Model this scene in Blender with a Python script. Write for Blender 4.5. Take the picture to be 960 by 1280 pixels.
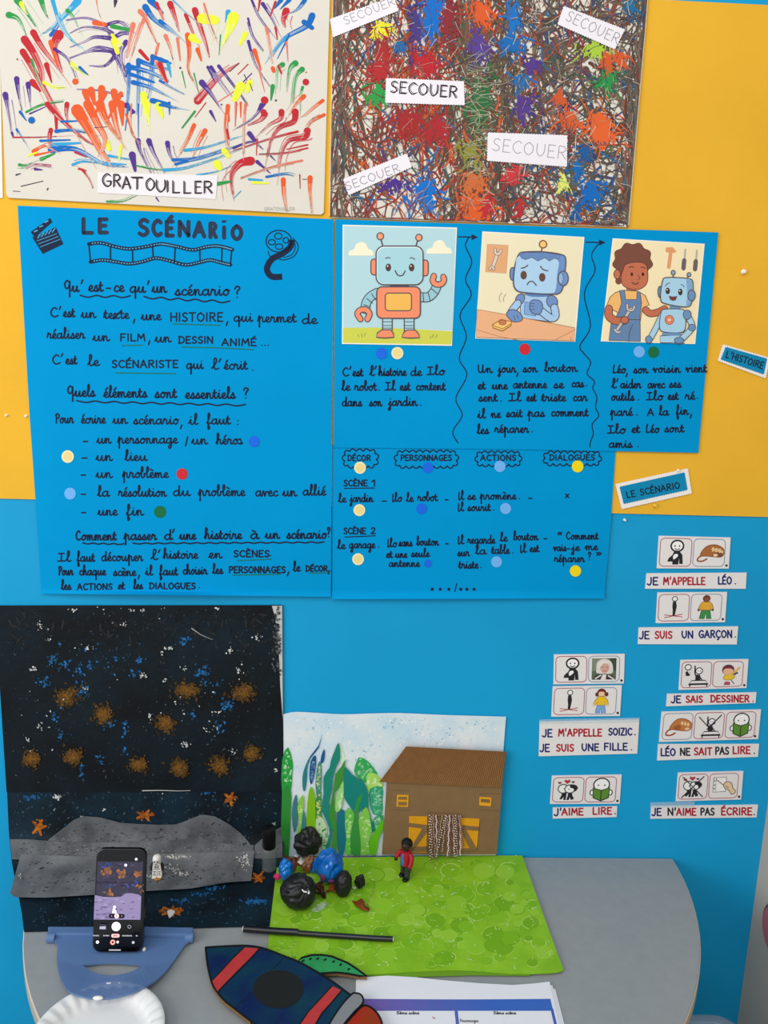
import bpy, bmesh, math, random
from mathutils import Vector, Matrix, noise

for o in list(bpy.data.objects):
    bpy.data.objects.remove(o)
SC = bpy.context.scene
COL = SC.collection
R = math.radians

# ------------------------------------------------------------------ camera
D = 1.24                      # camera distance from the wall (wall is the plane y = 0)
TZ = 0.74                     # table height
CAMZ = TZ + 0.7111 * D
FPX = 961.0                   # focal length for a 960 px wide frame
PITCH, ROLL, YAW = R(11.3), R(1.645), R(1.92)
_f = Vector((math.sin(YAW) * math.cos(PITCH), math.cos(YAW) * math.cos(PITCH), -math.sin(PITCH)))
_r = Vector((math.cos(YAW), -math.sin(YAW), 0))
_u = _r.cross(_f)
RT = _r * math.cos(ROLL) + _u * math.sin(ROLL)
UP = _u * math.cos(ROLL) - _r * math.sin(ROLL)
FW = _f
CAM = Vector((0, -D, CAMZ))
cd = bpy.data.cameras.new('camera')
cam = bpy.data.objects.new('camera', cd)
COL.objects.link(cam)
cam.matrix_world = Matrix(((RT.x, UP.x, -FW.x, CAM.x), (RT.y, UP.y, -FW.y, CAM.y),
                           (RT.z, UP.z, -FW.z, CAM.z), (0, 0, 0, 1)))
cd.sensor_fit = 'HORIZONTAL'
cd.sensor_width = 36
cd.lens = 36 * FPX / 960
cd.clip_start = 0.01
SC.camera = cam

# ------------------------------------------------------------------ world and lights
wd = bpy.data.worlds.new('world')
SC.world = wd
wd.use_nodes = True
bg = wd.node_tree.nodes['Background']
bg.inputs['Color'].default_value = (0.93, 0.97, 1.0, 1)
bg.inputs['Strength'].default_value = 0.62


def area(name, loc, target, sx, sy, power, color):
    l = bpy.data.lights.new(name, 'AREA')
    l.shape = 'RECTANGLE'
    l.size, l.size_y, l.energy, l.color = sx, sy, power, color
    o = bpy.data.objects.new(name, l)
    COL.objects.link(o)
    o.location = loc
    o.rotation_euler = (Vector(target) - Vector(loc)).to_track_quat('-Z', 'Y').to_euler()
    return o


area('window_light', (-2.3, -2.0, 2.1), (0, 0, 1.2), 1.8, 1.5, 46, (1.0, 0.98, 0.95))
area('ceiling_light', (-0.15, -1.7, 2.9), (0.1, -0.2, 1.1), 1.6, 0.8, 16, (1.0, 0.98, 0.95))
SC.view_settings.view_transform = 'Standard'
SC.view_settings.look = 'None'
SC.view_settings.gamma = 1
SC.view_settings.exposure = 0.08
SC.view_settings.use_curve_mapping = False


# ------------------------------------------------------------------ geometry helpers
def ray(px, py):
    return FW + RT * ((px - 480) / FPX) - UP * ((py - 640) / FPX)


def W(px, py, off=0.0):
    """point on the wall plane, standing off from it"""
    d = ray(px, py)
    t = (D - off) / d.y
    return CAM + d * t


def T(px, py, h=0.0):
    """point on the table plane, h above it"""
    d = ray(px, py)
    t = (TZ + h - CAM.z) / d.z
    return CAM + d * t


BEND = 0.05


def P(px, py, off=0.002):
    """point on a sheet that comes down the wall, bends and lies on the table"""
    d = ray(px, py)
    t = (D - off) / d.y
    p = CAM + d * t
    if p.z >= TZ + BEND:
        return p
    t = (TZ + off - CAM.z) / d.z
    p = CAM + d * t
    if -p.y >= BEND:
        return p
    c0, c1, r = -BEND, TZ + BEND, BEND - off
    oy, oz = CAM.y - c0, CAM.z - c1
    a = d.y ** 2 + d.z ** 2
    b = 2 * (oy * d.y + oz * d.z)
    c = oy * oy + oz * oz - r * r
    q = max(b * b - 4 * a * c, 0)
    return CAM + d * ((-b + math.sqrt(q)) / (2 * a))


def lin(h):
    h = h.lstrip('#')
    o = []
    for i in (0, 2, 4):
        c = int(h[i:i + 2], 16) / 255
        o.append(c / 12.92 if c <= 0.04045 else ((c + 0.055) / 1.055) ** 2.4)
    return (*o, 1.0)


_M = {}


def M(h, rough=0.75, spec=0.25, metal=0.0, name=None, var=0.0, scale=30.0, bump=0.0, bscale=200.0, trans=0.0, alpha=1.0,
      emit=0.0, var2=None):
    """procedural material: base colour, optional noise variation towards var2 (or darker) and bump"""
    key = (h, rough, spec, metal, var, scale, bump, bscale, trans, alpha, emit, var2)
    if key in _M:
        return _M[key]
    m = bpy.data.materials.new(name or 'paint_' + h.lstrip('#'))
    m.use_nodes = True
    nt = m.node_tree
    b = nt.nodes['Principled BSDF']
    c = lin(h)
    b.inputs['Base Color'].default_value = c
    b.inputs['Roughness'].default_value = rough
    b.inputs['Specular IOR Level'].default_value = spec
    b.inputs['Metallic'].default_value = metal
    b.inputs['Transmission Weight'].default_value = trans
    b.inputs['Alpha'].default_value = alpha
    if emit:
        b.inputs['Emission Color'].default_value = c
        b.inputs['Emission Strength'].default_value = emit
    if var or bump:
        tc = nt.nodes.new('ShaderNodeTexCoord')
    if var:
        n = nt.nodes.new('ShaderNodeTexNoise')
        n.inputs['Scale'].default_value = scale
        n.inputs['Detail'].default_value = 6
        nt.links.new(tc.outputs['Object'], n.inputs['Vector'])
        r = nt.nodes.new('ShaderNodeValToRGB')
        r.color_ramp.elements[0].position = 0.35
        r.color_ramp.elements[1].position = 0.68
        c2 = lin(var2) if var2 else tuple(x * (1 - var) for x in c[:3]) + (1,)
        r.color_ramp.elements[0].color = c
        r.color_ramp.elements[1].color = c2
        nt.links.new(n.outputs['Fac'], r.inputs['Fac'])
        nt.links.new(r.outputs['Color'], b.inputs['Base Color'])
    if bump:
        n2 = nt.nodes.new('ShaderNodeTexNoise')
        n2.inputs['Scale'].default_value = bscale
        n2.inputs['Detail'].default_value = 4
        nt.links.new(tc.outputs['Object'], n2.inputs['Vector'])
        bp = nt.nodes.new('ShaderNodeBump')
        bp.inputs['Strength'].default_value = bump
        bp.inputs['Distance'].default_value = 0.004
        nt.links.new(n2.outputs['Fac'], bp.inputs['Height'])
        nt.links.new(bp.outputs['Normal'], b.inputs['Normal'])
    _M[key] = m
    return m


ORG = {}          # world origin of each root and its children


class MB:
    """collects faces of one mesh object (world coordinates, several materials)"""

    def __init__(self):
        self.v, self.f, self.m, self.mats = [], [], [], []

    def mi(self, mat):
        if isinstance(mat, str):
            mat = M(mat)
        if mat not in self.mats:
            self.mats.append(mat)
        return self.mats.index(mat)

    def face(self, pts, mat):
        b = len(self.v)
        self.v += [Vector(p) for p in pts]
        self.f.append(tuple(range(b, b + len(pts))))
        self.m.append(self.mi(mat))

    def mesh(self, verts, faces, mat):
        b = len(self.v)
        k = self.mi(mat)
        self.v += [Vector(p) for p in verts]
        for f in faces:
            self.f.append(tuple(b + i for i in f))
            self.m.append(k)

    def slab(self, front, back, mat, side=None):
        """solid between two parallel outlines"""
        n = len(front)
        self.mesh(list(front) + list(back),
                  [tuple(range(n)), tuple(reversed(range(n, 2 * n)))] +
                  [(i, i + n, (i + 1) % n + n, (i + 1) % n) for i in range(n)], mat)

    def grid(self, rows, mat, flip=False):
        nr, nc = len(rows), len(rows[0])
        vs = [p for r in rows for p in r]
        fs = []
        for i in range(nr - 1):
            for j in range(nc - 1):
                a = i * nc + j
                q = (a, a + 1, a + nc + 1, a + nc)
                fs.append(tuple(reversed(q)) if flip else q)
        self.mesh(vs, fs, mat)

    def box(self, c, s, mat, rot=None):
        c = Vector(c)
        vs = []
        for x in (-1, 1):
            for y in (-1, 1):
                for z in (-1, 1):
                    p = Vector((x * s[0] / 2, y * s[1] / 2, z * s[2] / 2))
                    vs.append(c + (rot @ p if rot else p))
        self.mesh(vs, [(0, 1, 3, 2), (4, 6, 7, 5), (0, 4, 5, 1), (2, 3, 7, 6), (0, 2, 6, 4), (1, 5, 7, 3)], mat)

    def tube(self, pts, rad, mat, n=10, sq=None):
        pts = [Vector(p) for p in pts]
        if not hasattr(rad, '__len__'):
            rad = [rad] * len(pts)
        rings = []
        for i, p in enumerate(pts):
            t = (pts[min(i + 1, len(pts) - 1)] - pts[max(i - 1, 0)])
            t = t.normalized() if t.length > 1e-9 else Vector((0, 0, 1))
            a = t.cross(Vector((0, 0, 1)))
            if a.length < 1e-3:
                a = Vector((1, 0, 0))
            a.normalize()
            b = a.cross(t)
            rings.append([p + (a * math.cos(k * math.tau / n) + b * math.sin(k * math.tau / n) * (sq or 1)) * rad[i]
                          for k in range(n)])
        vs = [q for r in rings for q in r]
        fs = []
        for i in range(len(rings) - 1):
            for k in range(n):
                fs.append((i * n + k, i * n + (k + 1) % n, (i + 1) * n + (k + 1) % n, (i + 1) * n + k))
        fs.append(tuple(reversed(range(n))))
        fs.append(tuple(range((len(rings) - 1) * n, len(rings) * n)))
        self.mesh(vs, fs, mat)

    def lathe(self, prof, c, mat, n=32, axis=None):
        """profile of (radius, height) about the vertical through c"""
        c = Vector(c)
        vs, fs = [], []
        for (r, h) in prof:
            for k in range(n):
                p = Vector((r * math.cos(k * math.tau / n), r * math.sin(k * math.tau / n), h))
                vs.append(c + (axis @ p if axis else p))
        for i in range(len(prof) - 1):
            for k in range(n):
                fs.append((i * n + k, i * n + (k + 1) % n, (i + 1) * n + (k + 1) % n, (i + 1) * n + k))
        fs.append(tuple(reversed(range(n))))
        fs.append(tuple(range((len(prof) - 1) * n, len(prof) * n)))
        self.mesh(vs, fs, mat)

    def ball(self, c, r, mat, sub=3, rot=None, fn=None):
        bm = bmesh.new()
        bmesh.ops.create_icosphere(bm, subdivisions=sub, radius=1)
        c = Vector(c)
        r = Vector(r) if hasattr(r, '__len__') else Vector((r, r, r))
        vs = []
        for v in bm.verts:
            p = v.co.copy()
            k = fn(p) if fn else 1.0
            q = Vector((p.x * r.x, p.y * r.y, p.z * r.z)) * k
            vs.append(c + (rot @ q if rot else q))
        bm.verts.index_update()
        fs = [tuple(v.index for v in f.verts) for f in bm.faces]
        bm.free()
        self.mesh(vs, fs, mat)

    def build(self, name, parent=None, org=None, smooth=False, bevel=0.0, angle=40):
        if parent is not None:
            org = ORG[parent.name]
        elif org is None:
            lo = Vector((min(p.x for p in self.v), min(p.y for p in self.v), min(p.z for p in self.v)))
            hi = Vector((max(p.x for p in self.v), max(p.y for p in self.v), max(p.z for p in self.v)))
            org = Vector(((lo.x + hi.x) / 2, (lo.y + hi.y) / 2, lo.z))
        me = bpy.data.meshes.new(name)
        me.from_pydata([tuple(p - org) for p in self.v], [], self.f)
        for m in self.mats:
            me.materials.append(m)
        me.polygons.foreach_set('material_index', self.m)
        if smooth:
            me.polygons.foreach_set('use_smooth', [True] * len(self.f))
            try:
                me.set_sharp_from_angle(angle=R(angle))
            except Exception:
                pass
        me.update()
        o = bpy.data.objects.new(name, me)
        COL.objects.link(o)
        if parent is not None:
            o.parent = parent
        else:
            o.location = org
        ORG[o.name] = org
        if bevel:
            b = o.modifiers.new('bevel', 'BEVEL')
            b.width = bevel
            b.segments = 2
            b.limit_method = 'ANGLE'
        return o


def empty(name, loc):
    o = bpy.data.objects.new(name, None)
    o.empty_display_size = 0.02
    COL.objects.link(o)
    o.location = loc
    ORG[o.name] = Vector(loc)
    return o


def tag(o, label, cat=None, group=None, kind=None):
    if label:
        o['label'] = label
    if cat:
        o['category'] = cat
    if group:
        o['group'] = group
    if kind:
        o['kind'] = kind
    return o


def struct(o):
    o['kind'] = 'structure'
    return o


def sm(pts, n=5, closed=False):
    """smooth curve through points; a repeated point makes a corner"""
    if len(pts) < 3:
        return list(pts)
    out = []
    N = len(pts)
    rng = range(N) if closed else range(N - 1)
    for i in rng:
        p1, p2 = pts[i], pts[(i + 1) % N]
        if p1 == p2:
            continue
        p0 = pts[(i - 1) % N] if closed or i > 0 else p1
        p3 = pts[(i + 2) % N] if closed or i + 2 < N else p2
        for k in range(n):
            t = k / n
            out.append(tuple(0.5 * (2 * p1[a] + (p2[a] - p0[a]) * t + (2 * p0[a] - 5 * p1[a] + 4 * p2[a] - p3[a]) * t * t +
                                    (3 * p1[a] - p0[a] - 3 * p2[a] + p3[a]) * t ** 3) for a in (0, 1)))
    if not closed:
        out.append(tuple(pts[-1]))
    return out


def ribbon(mb, pts, w, mp, mat, w2=None, closed=False, cap=True):
    """flat pen stroke along 2D points (pixel frame), mapped on a surface by mp"""
    q = [pts[0]]
    for p in pts[1:]:
        if (p[0] - q[-1][0]) ** 2 + (p[1] - q[-1][1]) ** 2 > 1e-6:
            q.append(p)
    if len(q) == 1:
        disc(mb, q[0], w / 2, w / 2, mp, mat, 8)
        return
    if not closed and len(q) > 2:
        cut = []
        for i in range(1, len(q) - 1):
            ax, ay = q[i][0] - q[i - 1][0], q[i][1] - q[i - 1][1]
            bx, by = q[i + 1][0] - q[i][0], q[i + 1][1] - q[i][1]
            if (ax * bx + ay * by) < .35 * math.hypot(ax, ay) * math.hypot(bx, by):
                cut.append(i)
        if cut:
            for a, c in zip([0] + cut, cut + [len(q) - 1]):
                n_ = len(q) - 1
                wa = w if w2 is None else w + (w2 - w) * a / n_
                wc_ = w if w2 is None else w + (w2 - w) * c / n_
                ribbon(mb, q[a:c + 1], wa, mp, mat, wc_, cap=cap)
            return
    N = len(q)
    L, Rr = [], []
    for i in range(N):
        a = q[(i - 1) % N] if closed or i > 0 else q[i]
        b = q[(i + 1) % N] if closed or i < N - 1 else q[i]
        tx, ty = b[0] - a[0], b[1] - a[1]
        l = math.hypot(tx, ty) or 1
        t = i / max(N - 1, 1)
        h = (w if w2 is None else w + (w2 - w) * t) / 2
        nx, ny = -ty / l * h, tx / l * h
        L.append((q[i][0] + nx, q[i][1] + ny))
        Rr.append((q[i][0] - nx, q[i][1] - ny))
    rng = range(N) if closed else range(N - 1)
    verts = [mp(*p) for p in L] + [mp(*p) for p in Rr]
    fs = [(i, (i + 1) % N, N + (i + 1) % N, N + i) for i in rng]
    if not closed and cap:
        for end in (0, N - 1):
            o = q[1] if end == 0 else q[N - 2]
            dx, dy = q[end][0] - o[0], q[end][1] - o[1]
            l = math.hypot(dx, dy) or 1
            hh = math.hypot(L[end][0] - Rr[end][0], L[end][1] - Rr[end][1]) / 2
            dx, dy = dx / l * hh, dy / l * hh
            b = len(verts)
            m1 = ((L[end][0] - q[end][0]) * .7 + dx * .7 + q[end][0], (L[end][1] - q[end][1]) * .7 + dy * .7 + q[end][1])
            m2 = (q[end][0] + dx, q[end][1] + dy)
            m3 = ((Rr[end][0] - q[end][0]) * .7 + dx * .7 + q[end][0], (Rr[end][1] - q[end][1]) * .7 + dy * .7 + q[end][1])
            verts += [mp(*m1), mp(*m2), mp(*m3)]
            fs.append((end, b, b + 1, b + 2, N + end))
    mb.mesh(verts, fs, mat)


def disc(mb, c, rx, ry, mp, mat, n=20, rot=0.0):
    pts = []
    for k in range(n):
        a = k * math.tau / n
        x, y = rx * math.cos(a), ry * math.sin(a)
        pts.append((c[0] + x * math.cos(rot) - y * math.sin(rot), c[1] + x * math.sin(rot) + y * math.cos(rot)))
    mb.mesh([mp(*p) for p in pts], [tuple(range(n))], mat)


def poly(mb, pts, mp, mat):
    mb.mesh([mp(*p) for p in pts], [tuple(range(len(pts)))], mat)


def wall_map(off):
    return lambda x, y: W(x, y, off)


# ------------------------------------------------------------------ lettering: joined school hand and block capitals
CUR = {
    'a': (1.2, 0, [[(.85, .85), (.5, 1), (.12, .6), (.15, .2), (.45, 0), (.8, .4), (.88, .98), (.88, .98), (.88, .25), (1.0, 0), (1.2, .2)]]),
    'b': (.95, 1, [[(0, .2), (.42, 1.3), (.45, 2.0), (.3, 2.15), (.22, 1.7), (.22, .3), (.45, 0), (.75, .3), (.7, .8), (.95, .8)]]),
    'c': (.85, 0, [[(.75, .8), (.5, 1), (.15, .6), (.18, .2), (.45, 0), (.85, .2)]]),
    'd': (1.2, 0, [[(.85, .85), (.5, 1), (.12, .6), (.15, .2), (.45, 0), (.8, .4), (.9, 1.95), (.9, 1.95), (.9, .25), (1.0, 0), (1.2, .2)]]),
    'e': (.85, 1, [[(0, .2), (.5, .5), (.62, .82), (.4, 1), (.14, .65), (.17, .2), (.45, 0), (.85, .2)]]),
    'f': (.75, 1, [[(0, .2), (.42, 1.3), (.45, 2.0), (.3, 2.15), (.22, 1.7), (.2, -.7), (.32, -1.0), (.45, -.7), (.28, 0), (.75, .2)]]),
    'g': (1.2, 0, [[(.85, .85), (.5, 1), (.12, .6), (.2, .1), (.5, .05), (.82, .5), (.88, .98), (.88, .98), (.88, -.6), (.65, -1.0), (.45, -.7), (.85, -.1), (1.2, .2)]]),
    'h': (1.15, 1, [[(0, .2), (.42, 1.3), (.45, 2.0), (.3, 2.15), (.22, 1.7), (.24, 0), (.24, 0), (.28, .5), (.55, .98), (.75, .8), (.76, .25), (.92, 0), (1.15, .2)]]),
    'i': (.7, 1, [[(0, .2), (.28, .95), (.28, .95), (.3, .2), (.45, 0), (.7, .2)], [(.32, 1.45)]]),
    'j': (.7, 1, [[(0, .2), (.35, .95), (.35, .95), (.35, -.7), (.15, -1.0), (0, -.7), (.35, -.1), (.7, .2)], [(.38, 1.45)]]),
    'l': (.68, 1, [[(0, .2), (.42, 1.3), (.45, 2.0), (.3, 2.15), (.22, 1.7), (.24, .3), (.42, 0), (.68, .2)]]),
    'm': (1.65, 1, [[(0, .4), (.18, .95), (.28, .75), (.28, 0), (.28, 0), (.32, .5), (.52, .96), (.7, .8), (.72, 0), (.72, 0), (.76, .5), (.98, .96), (1.16, .8), (1.18, .25), (1.35, 0), (1.65, .2)]]),
    'n': (1.2, 1, [[(0, .4), (.18, .95), (.28, .75), (.28, 0), (.28, 0), (.32, .5), (.55, .96), (.74, .8), (.76, .25), (.92, 0), (1.2, .2)]]),
    'o': (.95, 0, [[(.55, 1), (.15, .6), (.2, .15), (.5, 0), (.82, .4), (.72, .9), (.5, 1), (.62, .82), (.95, .85)]]),
    'p': (1.2, 1, [[(0, .2), (.28, 1.25), (.28, 1.25), (.28, -1.0), (.28, -1.0), (.32, .5), (.58, .98), (.78, .8), (.8, .25), (.98, 0), (1.2, .2)]]),
    'q': (1.15, 0, [[(.85, .85), (.5, 1), (.12, .6), (.15, .2), (.45, 0), (.8, .4), (.88, .98), (.88, .98), (.88, -1.0), (.88, -1.0), (.9, 0), (1.15, .2)]]),
    'r': (.95, 1, [[(0, .2), (.2, 1.05), (.3, .85), (.6, .9), (.6, .25), (.72, 0), (.95, .2)]]),
    's': (.85, 1, [[(0, .2), (.42, 1.0), (.42, 1.0), (.6, .4), (.42, .02), (.12, .1), (.12, .1), (.5, .02), (.85, .2)]]),
    't': (.75, 1, [[(0, .2), (.3, 1.55), (.3, 1.55), (.3, .25), (.45, 0), (.75, .2)], [(.02, 1.0), (.62, 1.02)]]),
    'u': (1.3, 1, [[(0, .2), (.26, .95), (.26, .95), (.28, .25), (.48, 0), (.75, .3), (.9, .95), (.9, .95), (.92, .25), (1.05, 0), (1.3, .2)]]),
    'v': (.95, 1, [[(0, .5), (.15, .95), (.26, .85), (.42, 0), (.42, 0), (.68, .85), (.95, .8)]]),
    'x': (1.05, 1, [[(0, .7), (.2, 1), (.42, .7), (.4, .2), (.1, 0)], [(.9, .9), (.7, 1), (.5, .6), (.55, .15), (.75, 0), (1.05, .2)]]),
    'C': (1.0, 0, [[(.85, 1.5), (.55, 1.8), (.15, 1.2), (.15, .5), (.5, 0), (1.0, .25)]]),
    'Q': (1.1, 0, [[(.85, 1.6), (.45, 1.9), (.05, 1.3), (.3, .55), (.75, .8), (.9, 1.7), (.9, 1.7), (.9, -.9)], [(.9, .1), (1.1, .2)]]),
    'P': (.85, 0, [[(.2, 1.7), (.15, 0)], [(0, 1.5), (.35, 1.85), (.8, 1.55), (.7, 1.0), (.2, .85)]]),
    'I': (1.0, 0, [[(.1, 1.65), (.85, 1.65)], [(.48, 1.65), (.46, .05)], [(0, .05), (1.0, .1)]]),
    '|': (.5, 0, [[(.2, 1.7), (.18, 0), (.45, .1)]]),
    'U': (1.3, 0, [[(.1, 1.7), (.12, .5), (.42, 0), (.8, .4), (.9, 1.7), (.9, 1.7), (.92, .3), (1.05, 0), (1.3, .2)]]),
    'L': (.9, 0, [[(.35, 1.8), (.22, 1.0), (.2, .05), (.2, .05), (.9, .1)]]),
    'A': (1.1, 0, [[(0, 0), (.5, 1.7), (.5, 1.7), (1.0, 0)], [(.2, .6), (.8, .6)]]),
    "'": (.35, 0, [[(.2, 2.05), (.05, 1.45)]]),
    ',': (.45, 0, [[(.25, .15), (.08, -.6)]]),
    '.': (.5, 0, [[(.3, .06)]]),
    ':': (.5, 0, [[(.25, .1)], [(.25, .85)]]),
    '-': (.7, 0, [[(.1, .5), (.6, .5)]]),
    '/': (.5, 0, [[(.1, -.2), (.4, 1.6)]]),
    '?': (.7, 0, [[(.05, 1.5), (.3, 1.95), (.65, 1.65), (.35, 1.05), (.33, .65)], [(.33, .08)]]),
    '<': (.9, 0, [[(.4, 1.9), (.1, 1.6), (.3, 1.3)], [(.8, 1.9), (.5, 1.6), (.7, 1.3)]]),
    '>': (.9, 0, [[(.1, 1.9), (.4, 1.6), (.1, 1.2)], [(.5, 1.9), (.8, 1.6), (.5, 1.2)]]),
    '*': (.8, 0, [[(.1, .1), (.7, .9)], [(.1, .9), (.7, .1)]]),
    ' ': (.8, 0, []),
}
ACC = {'é': ('e', [(.3, 1.3), (.62, 1.75)]), 'è': ('e', [(.15, 1.65), (.6, 1.4)]), 'à': ('a', [(.3, 1.65), (.7, 1.35)])}
S_ = 's'
CAP = {
    'A': (.8, [[(0, 0), (.38, 1), (.78, 0)], [(.14, .36), (.64, .36)]]),
    'C': (.72, [S_, [(.7, .85), (.42, 1), (.08, .7), (.08, .3), (.4, 0), (.72, .14)]]),
    'D': (.75, [[(.08, 0), (.08, 1)], S_, [(0, 1), (.45, .95), (.74, .55), (.5, .08), (0, 0)]]),
    'E': (.62, [[(.6, 1), (.06, 1), (.06, 0), (.62, 0)], [(.06, .52), (.5, .52)]]),
    'F': (.6, [[(.6, 1), (.06, 1), (.06, 0)], [(.06, .52), (.48, .52)]]),
    'G': (.78, [S_, [(.72, .85), (.42, 1), (.08, .7), (.08, .3), (.4, 0), (.72, .12), (.74, .42)], [(.42, .42), (.78, .42)]]),
    'H': (.74, [[(.06, 0), (.06, 1)], [(.7, 0), (.7, 1)], [(.06, .52), (.7, .52)]]),
    'I': (.2, [[(.1, 0), (.1, 1)]]),
    'J': (.55, [S_, [(.5, 1), (.5, .3), (.3, -.02), (.02, .12)]]),
    'L': (.58, [[(.06, 1), (.06, 0), (.58, 0)]]),
    'M': (.9, [[(.04, 0), (.14, 1), (.44, .35), (.76, 1), (.88, 0)]]),
    'N': (.76, [[(.06, 0), (.06, 1), (.7, 0), (.7, 1)]]),
    'O': (.82, [S_, [(.41, 1), (.08, .72), (.08, .28), (.41, 0), (.74, .28), (.74, .72), (.41, 1)]]),
    '5': (.6, [S_, [(.55, 1), (.12, 1), (.12, 1), (.08, .55), (.4, .6), (.56, .3), (.3, 0), (.03, .1)]]),
    'P': (.66, [[(.08, 0), (.08, 1)], S_, [(.08, 1), (.5, .98), (.64, .74), (.46, .5), (.08, .46)]]),
    'R': (.72, [[(.08, 0), (.08, 1)], S_, [(.08, 1), (.5, .98), (.64, .76), (.46, .54), (.08, .5)], [(.3, .5), (.7, 0)]]),
    'S': (.62, [S_, [(.58, .88), (.32, 1), (.08, .8), (.2, .56), (.46, .44), (.58, .2), (.32, 0), (.04, .12)]]),
    'T': (.72, [[(0, 1), (.72, 1)], [(.36, 1), (.36, 0)]]),
    'U': (.74, [S_, [(.06, 1), (.07, .35), (.36, 0), (.66, .35), (.68, 1)]]),
    'Z': (.66, [[(.04, 1), (.62, 1), (.04, 0), (.66, 0)]]),
    '1': (.4, [[(.02, .7), (.32, 1), (.32, 0)]]),
    '2': (.6, [S_, [(.05, .8), (.3, 1), (.55, .75), (.3, .35), (.02, .02)], [(.02, .02), (.6, .02)]]),
    "'": (.22, [[(.14, 1.08), (.08, .76)]]),
    '.': (.3, [[(.18, .04)]]),
    ' ': (.5, []),
}
CACC = {'É': ('E', [(.25, 1.14), (.5, 1.36)]), 'È': ('E', [(.15, 1.32), (.45, 1.14)]),
        'Ç': ('C', [(.42, 0), (.48, -.12), (.36, -.28), (.26, -.26)])}


def lay_cursive(text):
    x, out, cur, high = 0.0, [], None, False
    for ch in text:
        acc = None
        if ch in ACC:
            ch, acc = ACC[ch]
        adv, joins, st = CUR[ch]
        for k, s in enumerate(st):
            pts = [(px + x, py) for px, py in s]
            if k == 0 and joins and cur is not None and ch.islower():
                cur += pts[1:]
            else:
                if k == 0:
                    cur = list(pts)
                    out.append(cur)
                else:
                    out.append(pts)
        if ch in ' \',.:-/?<>*':
            cur = None
        if acc:
            out.append([(px + x, py) for px, py in acc])
        x += adv * (1.0 if ch.islower() else 1.12)
        if ch in 'ABCDEFGHIJKLMNOPQRSTUVWXYZ|':
            cur = cur if ch in 'CU' else None
    return [sm(s, 4) for s in out], x


def lay_caps(text, gap=.2):
    x, out = 0.0, []
    for ch in text:
        acc = None
        if ch in CACC:
            ch, acc = CACC[ch]
        adv, st = CAP[ch]
        smooth = False
        for s in st:
            if s == S_:
                smooth = True
                continue
            p = [(px + x, py) for px, py in s]
            out.append(sm(p, 4) if smooth else p)
            smooth = False
        if acc:
            out.append([(px + x, py) for px, py in acc])
        x += adv + gap
    return out, x - gap


def write(mb, text, x0, x1, y0, h, mp, mat, w, caps=False, y1=None, jit=0.0, slant=0.0):
    """a word from x0 to x1 on the baseline y0 (to y1), h the height of one unit"""
    st, wd_ = (lay_caps if caps else lay_cursive)(text)
    y1 = y0 if y1 is None else y1
    k = (x1 - x0) / max(wd_, 1e-3)
    L = math.hypot(x1 - x0, y1 - y0)
    nx, ny = (y1 - y0) / L, -(x1 - x0) / L
    for k_, s in enumerate(st):
        lift = .000002 * (k_ + 1)                   # overlapping pen strokes lie on one another
        mp2 = lambda x, y: (lambda p: p + (CAM - p).normalized() * lift)(mp(x, y))
        q = []
        for (u, v) in s:
            t = (u * k) / (x1 - x0)
            q.append((x0 + (x1 - x0) * t + nx * v * h + slant * v * h, y0 + (y1 - y0) * t + ny * v * h))
        ribbon(mb, q, w, mp2, mat)

# ------------------------------------------------------------------ the setting
m_wall = M('#109fd6', rough=.5, spec=.2, name='blue_wall_paint', var=.10, scale=3.0, bump=.05, bscale=60)
m_side = M('#c4b8a8', rough=.6, name='beige_side_wall', var=.08, scale=5)
corner = W(958.6, 1001)
XC = (W(958.6, 1001).x + W(924.6, 1268).x) / 2
b = MB()
b.box(((XC - 3.2) / 2, .05, 1.4), (XC + 3.2, .10, 2.8), m_wall)
struct(b.build('wall_back'))
b = MB()
b.box((XC + .06, -1.45, 1.4), (.12, 3.1, 2.8), m_side)
struct(b.build('wall_right'))
b = MB()
b.box(((XC - 3.2) / 2, -1.5, -.05), (XC + 3.2, 3.2, .1), M('#8a8078', rough=.5, name='grey_floor', var=.12, scale=8))
struct(b.build('floor'))

# round red plaque on the side wall, its edge just in frame
d = ray(957, 1143)
t = (XC - .001 - CAM.x) / d.x
pc = CAM + d * t
b = MB()
rr = .05
ax = Matrix.Rotation(R(-90), 3, 'Y')
b.lathe([(rr, 0), (rr, .006), (rr * .9, .009)], (XC, pc.y - rr, pc.z), M('#7d3a48', rough=.5), 40, ax)
pl = b.build('round_plaque', org=Vector((XC, pc.y - rr, pc.z)), smooth=True)
tag(pl, 'round dark red plaque on the beige side wall', 'plaque')
b = MB()
b.lathe([(rr * .88, .0091), (rr * .86, .0098)], (XC, pc.y - rr, pc.z), M('#b0606c'), 40, ax)
b.build('plaque_face', pl)

# yellow lining over the upper wall
b = MB()
yl = W(-900, 597)
yr = W(960, 646)
tops = W(960, 7.5)
m_yel = M('#eab436', rough=.8, spec=.1, name='yellow_paper', var=.07, scale=6, bump=.06, bscale=120)
xs = [W(-700, 606).x, XC - .012]
zb = [W(-700, 606).z, W(972, 646.3).z]
zt = [W(-700, -75).z, W(975, 8.5).z]
front = [Vector((xs[0], -.0025, zb[0])), Vector((xs[1], -.0025, zb[1])), Vector((xs[1], -.0025, zt[1])), Vector((xs[0], -.0025, zt[0]))]
b.slab(front, [p + Vector((0, .0024, 0)) for p in front], m_yel)
tag(b.build('display_panel'), 'wide yellow backing sheet covering the upper part of the blue wall', 'display board')


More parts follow.
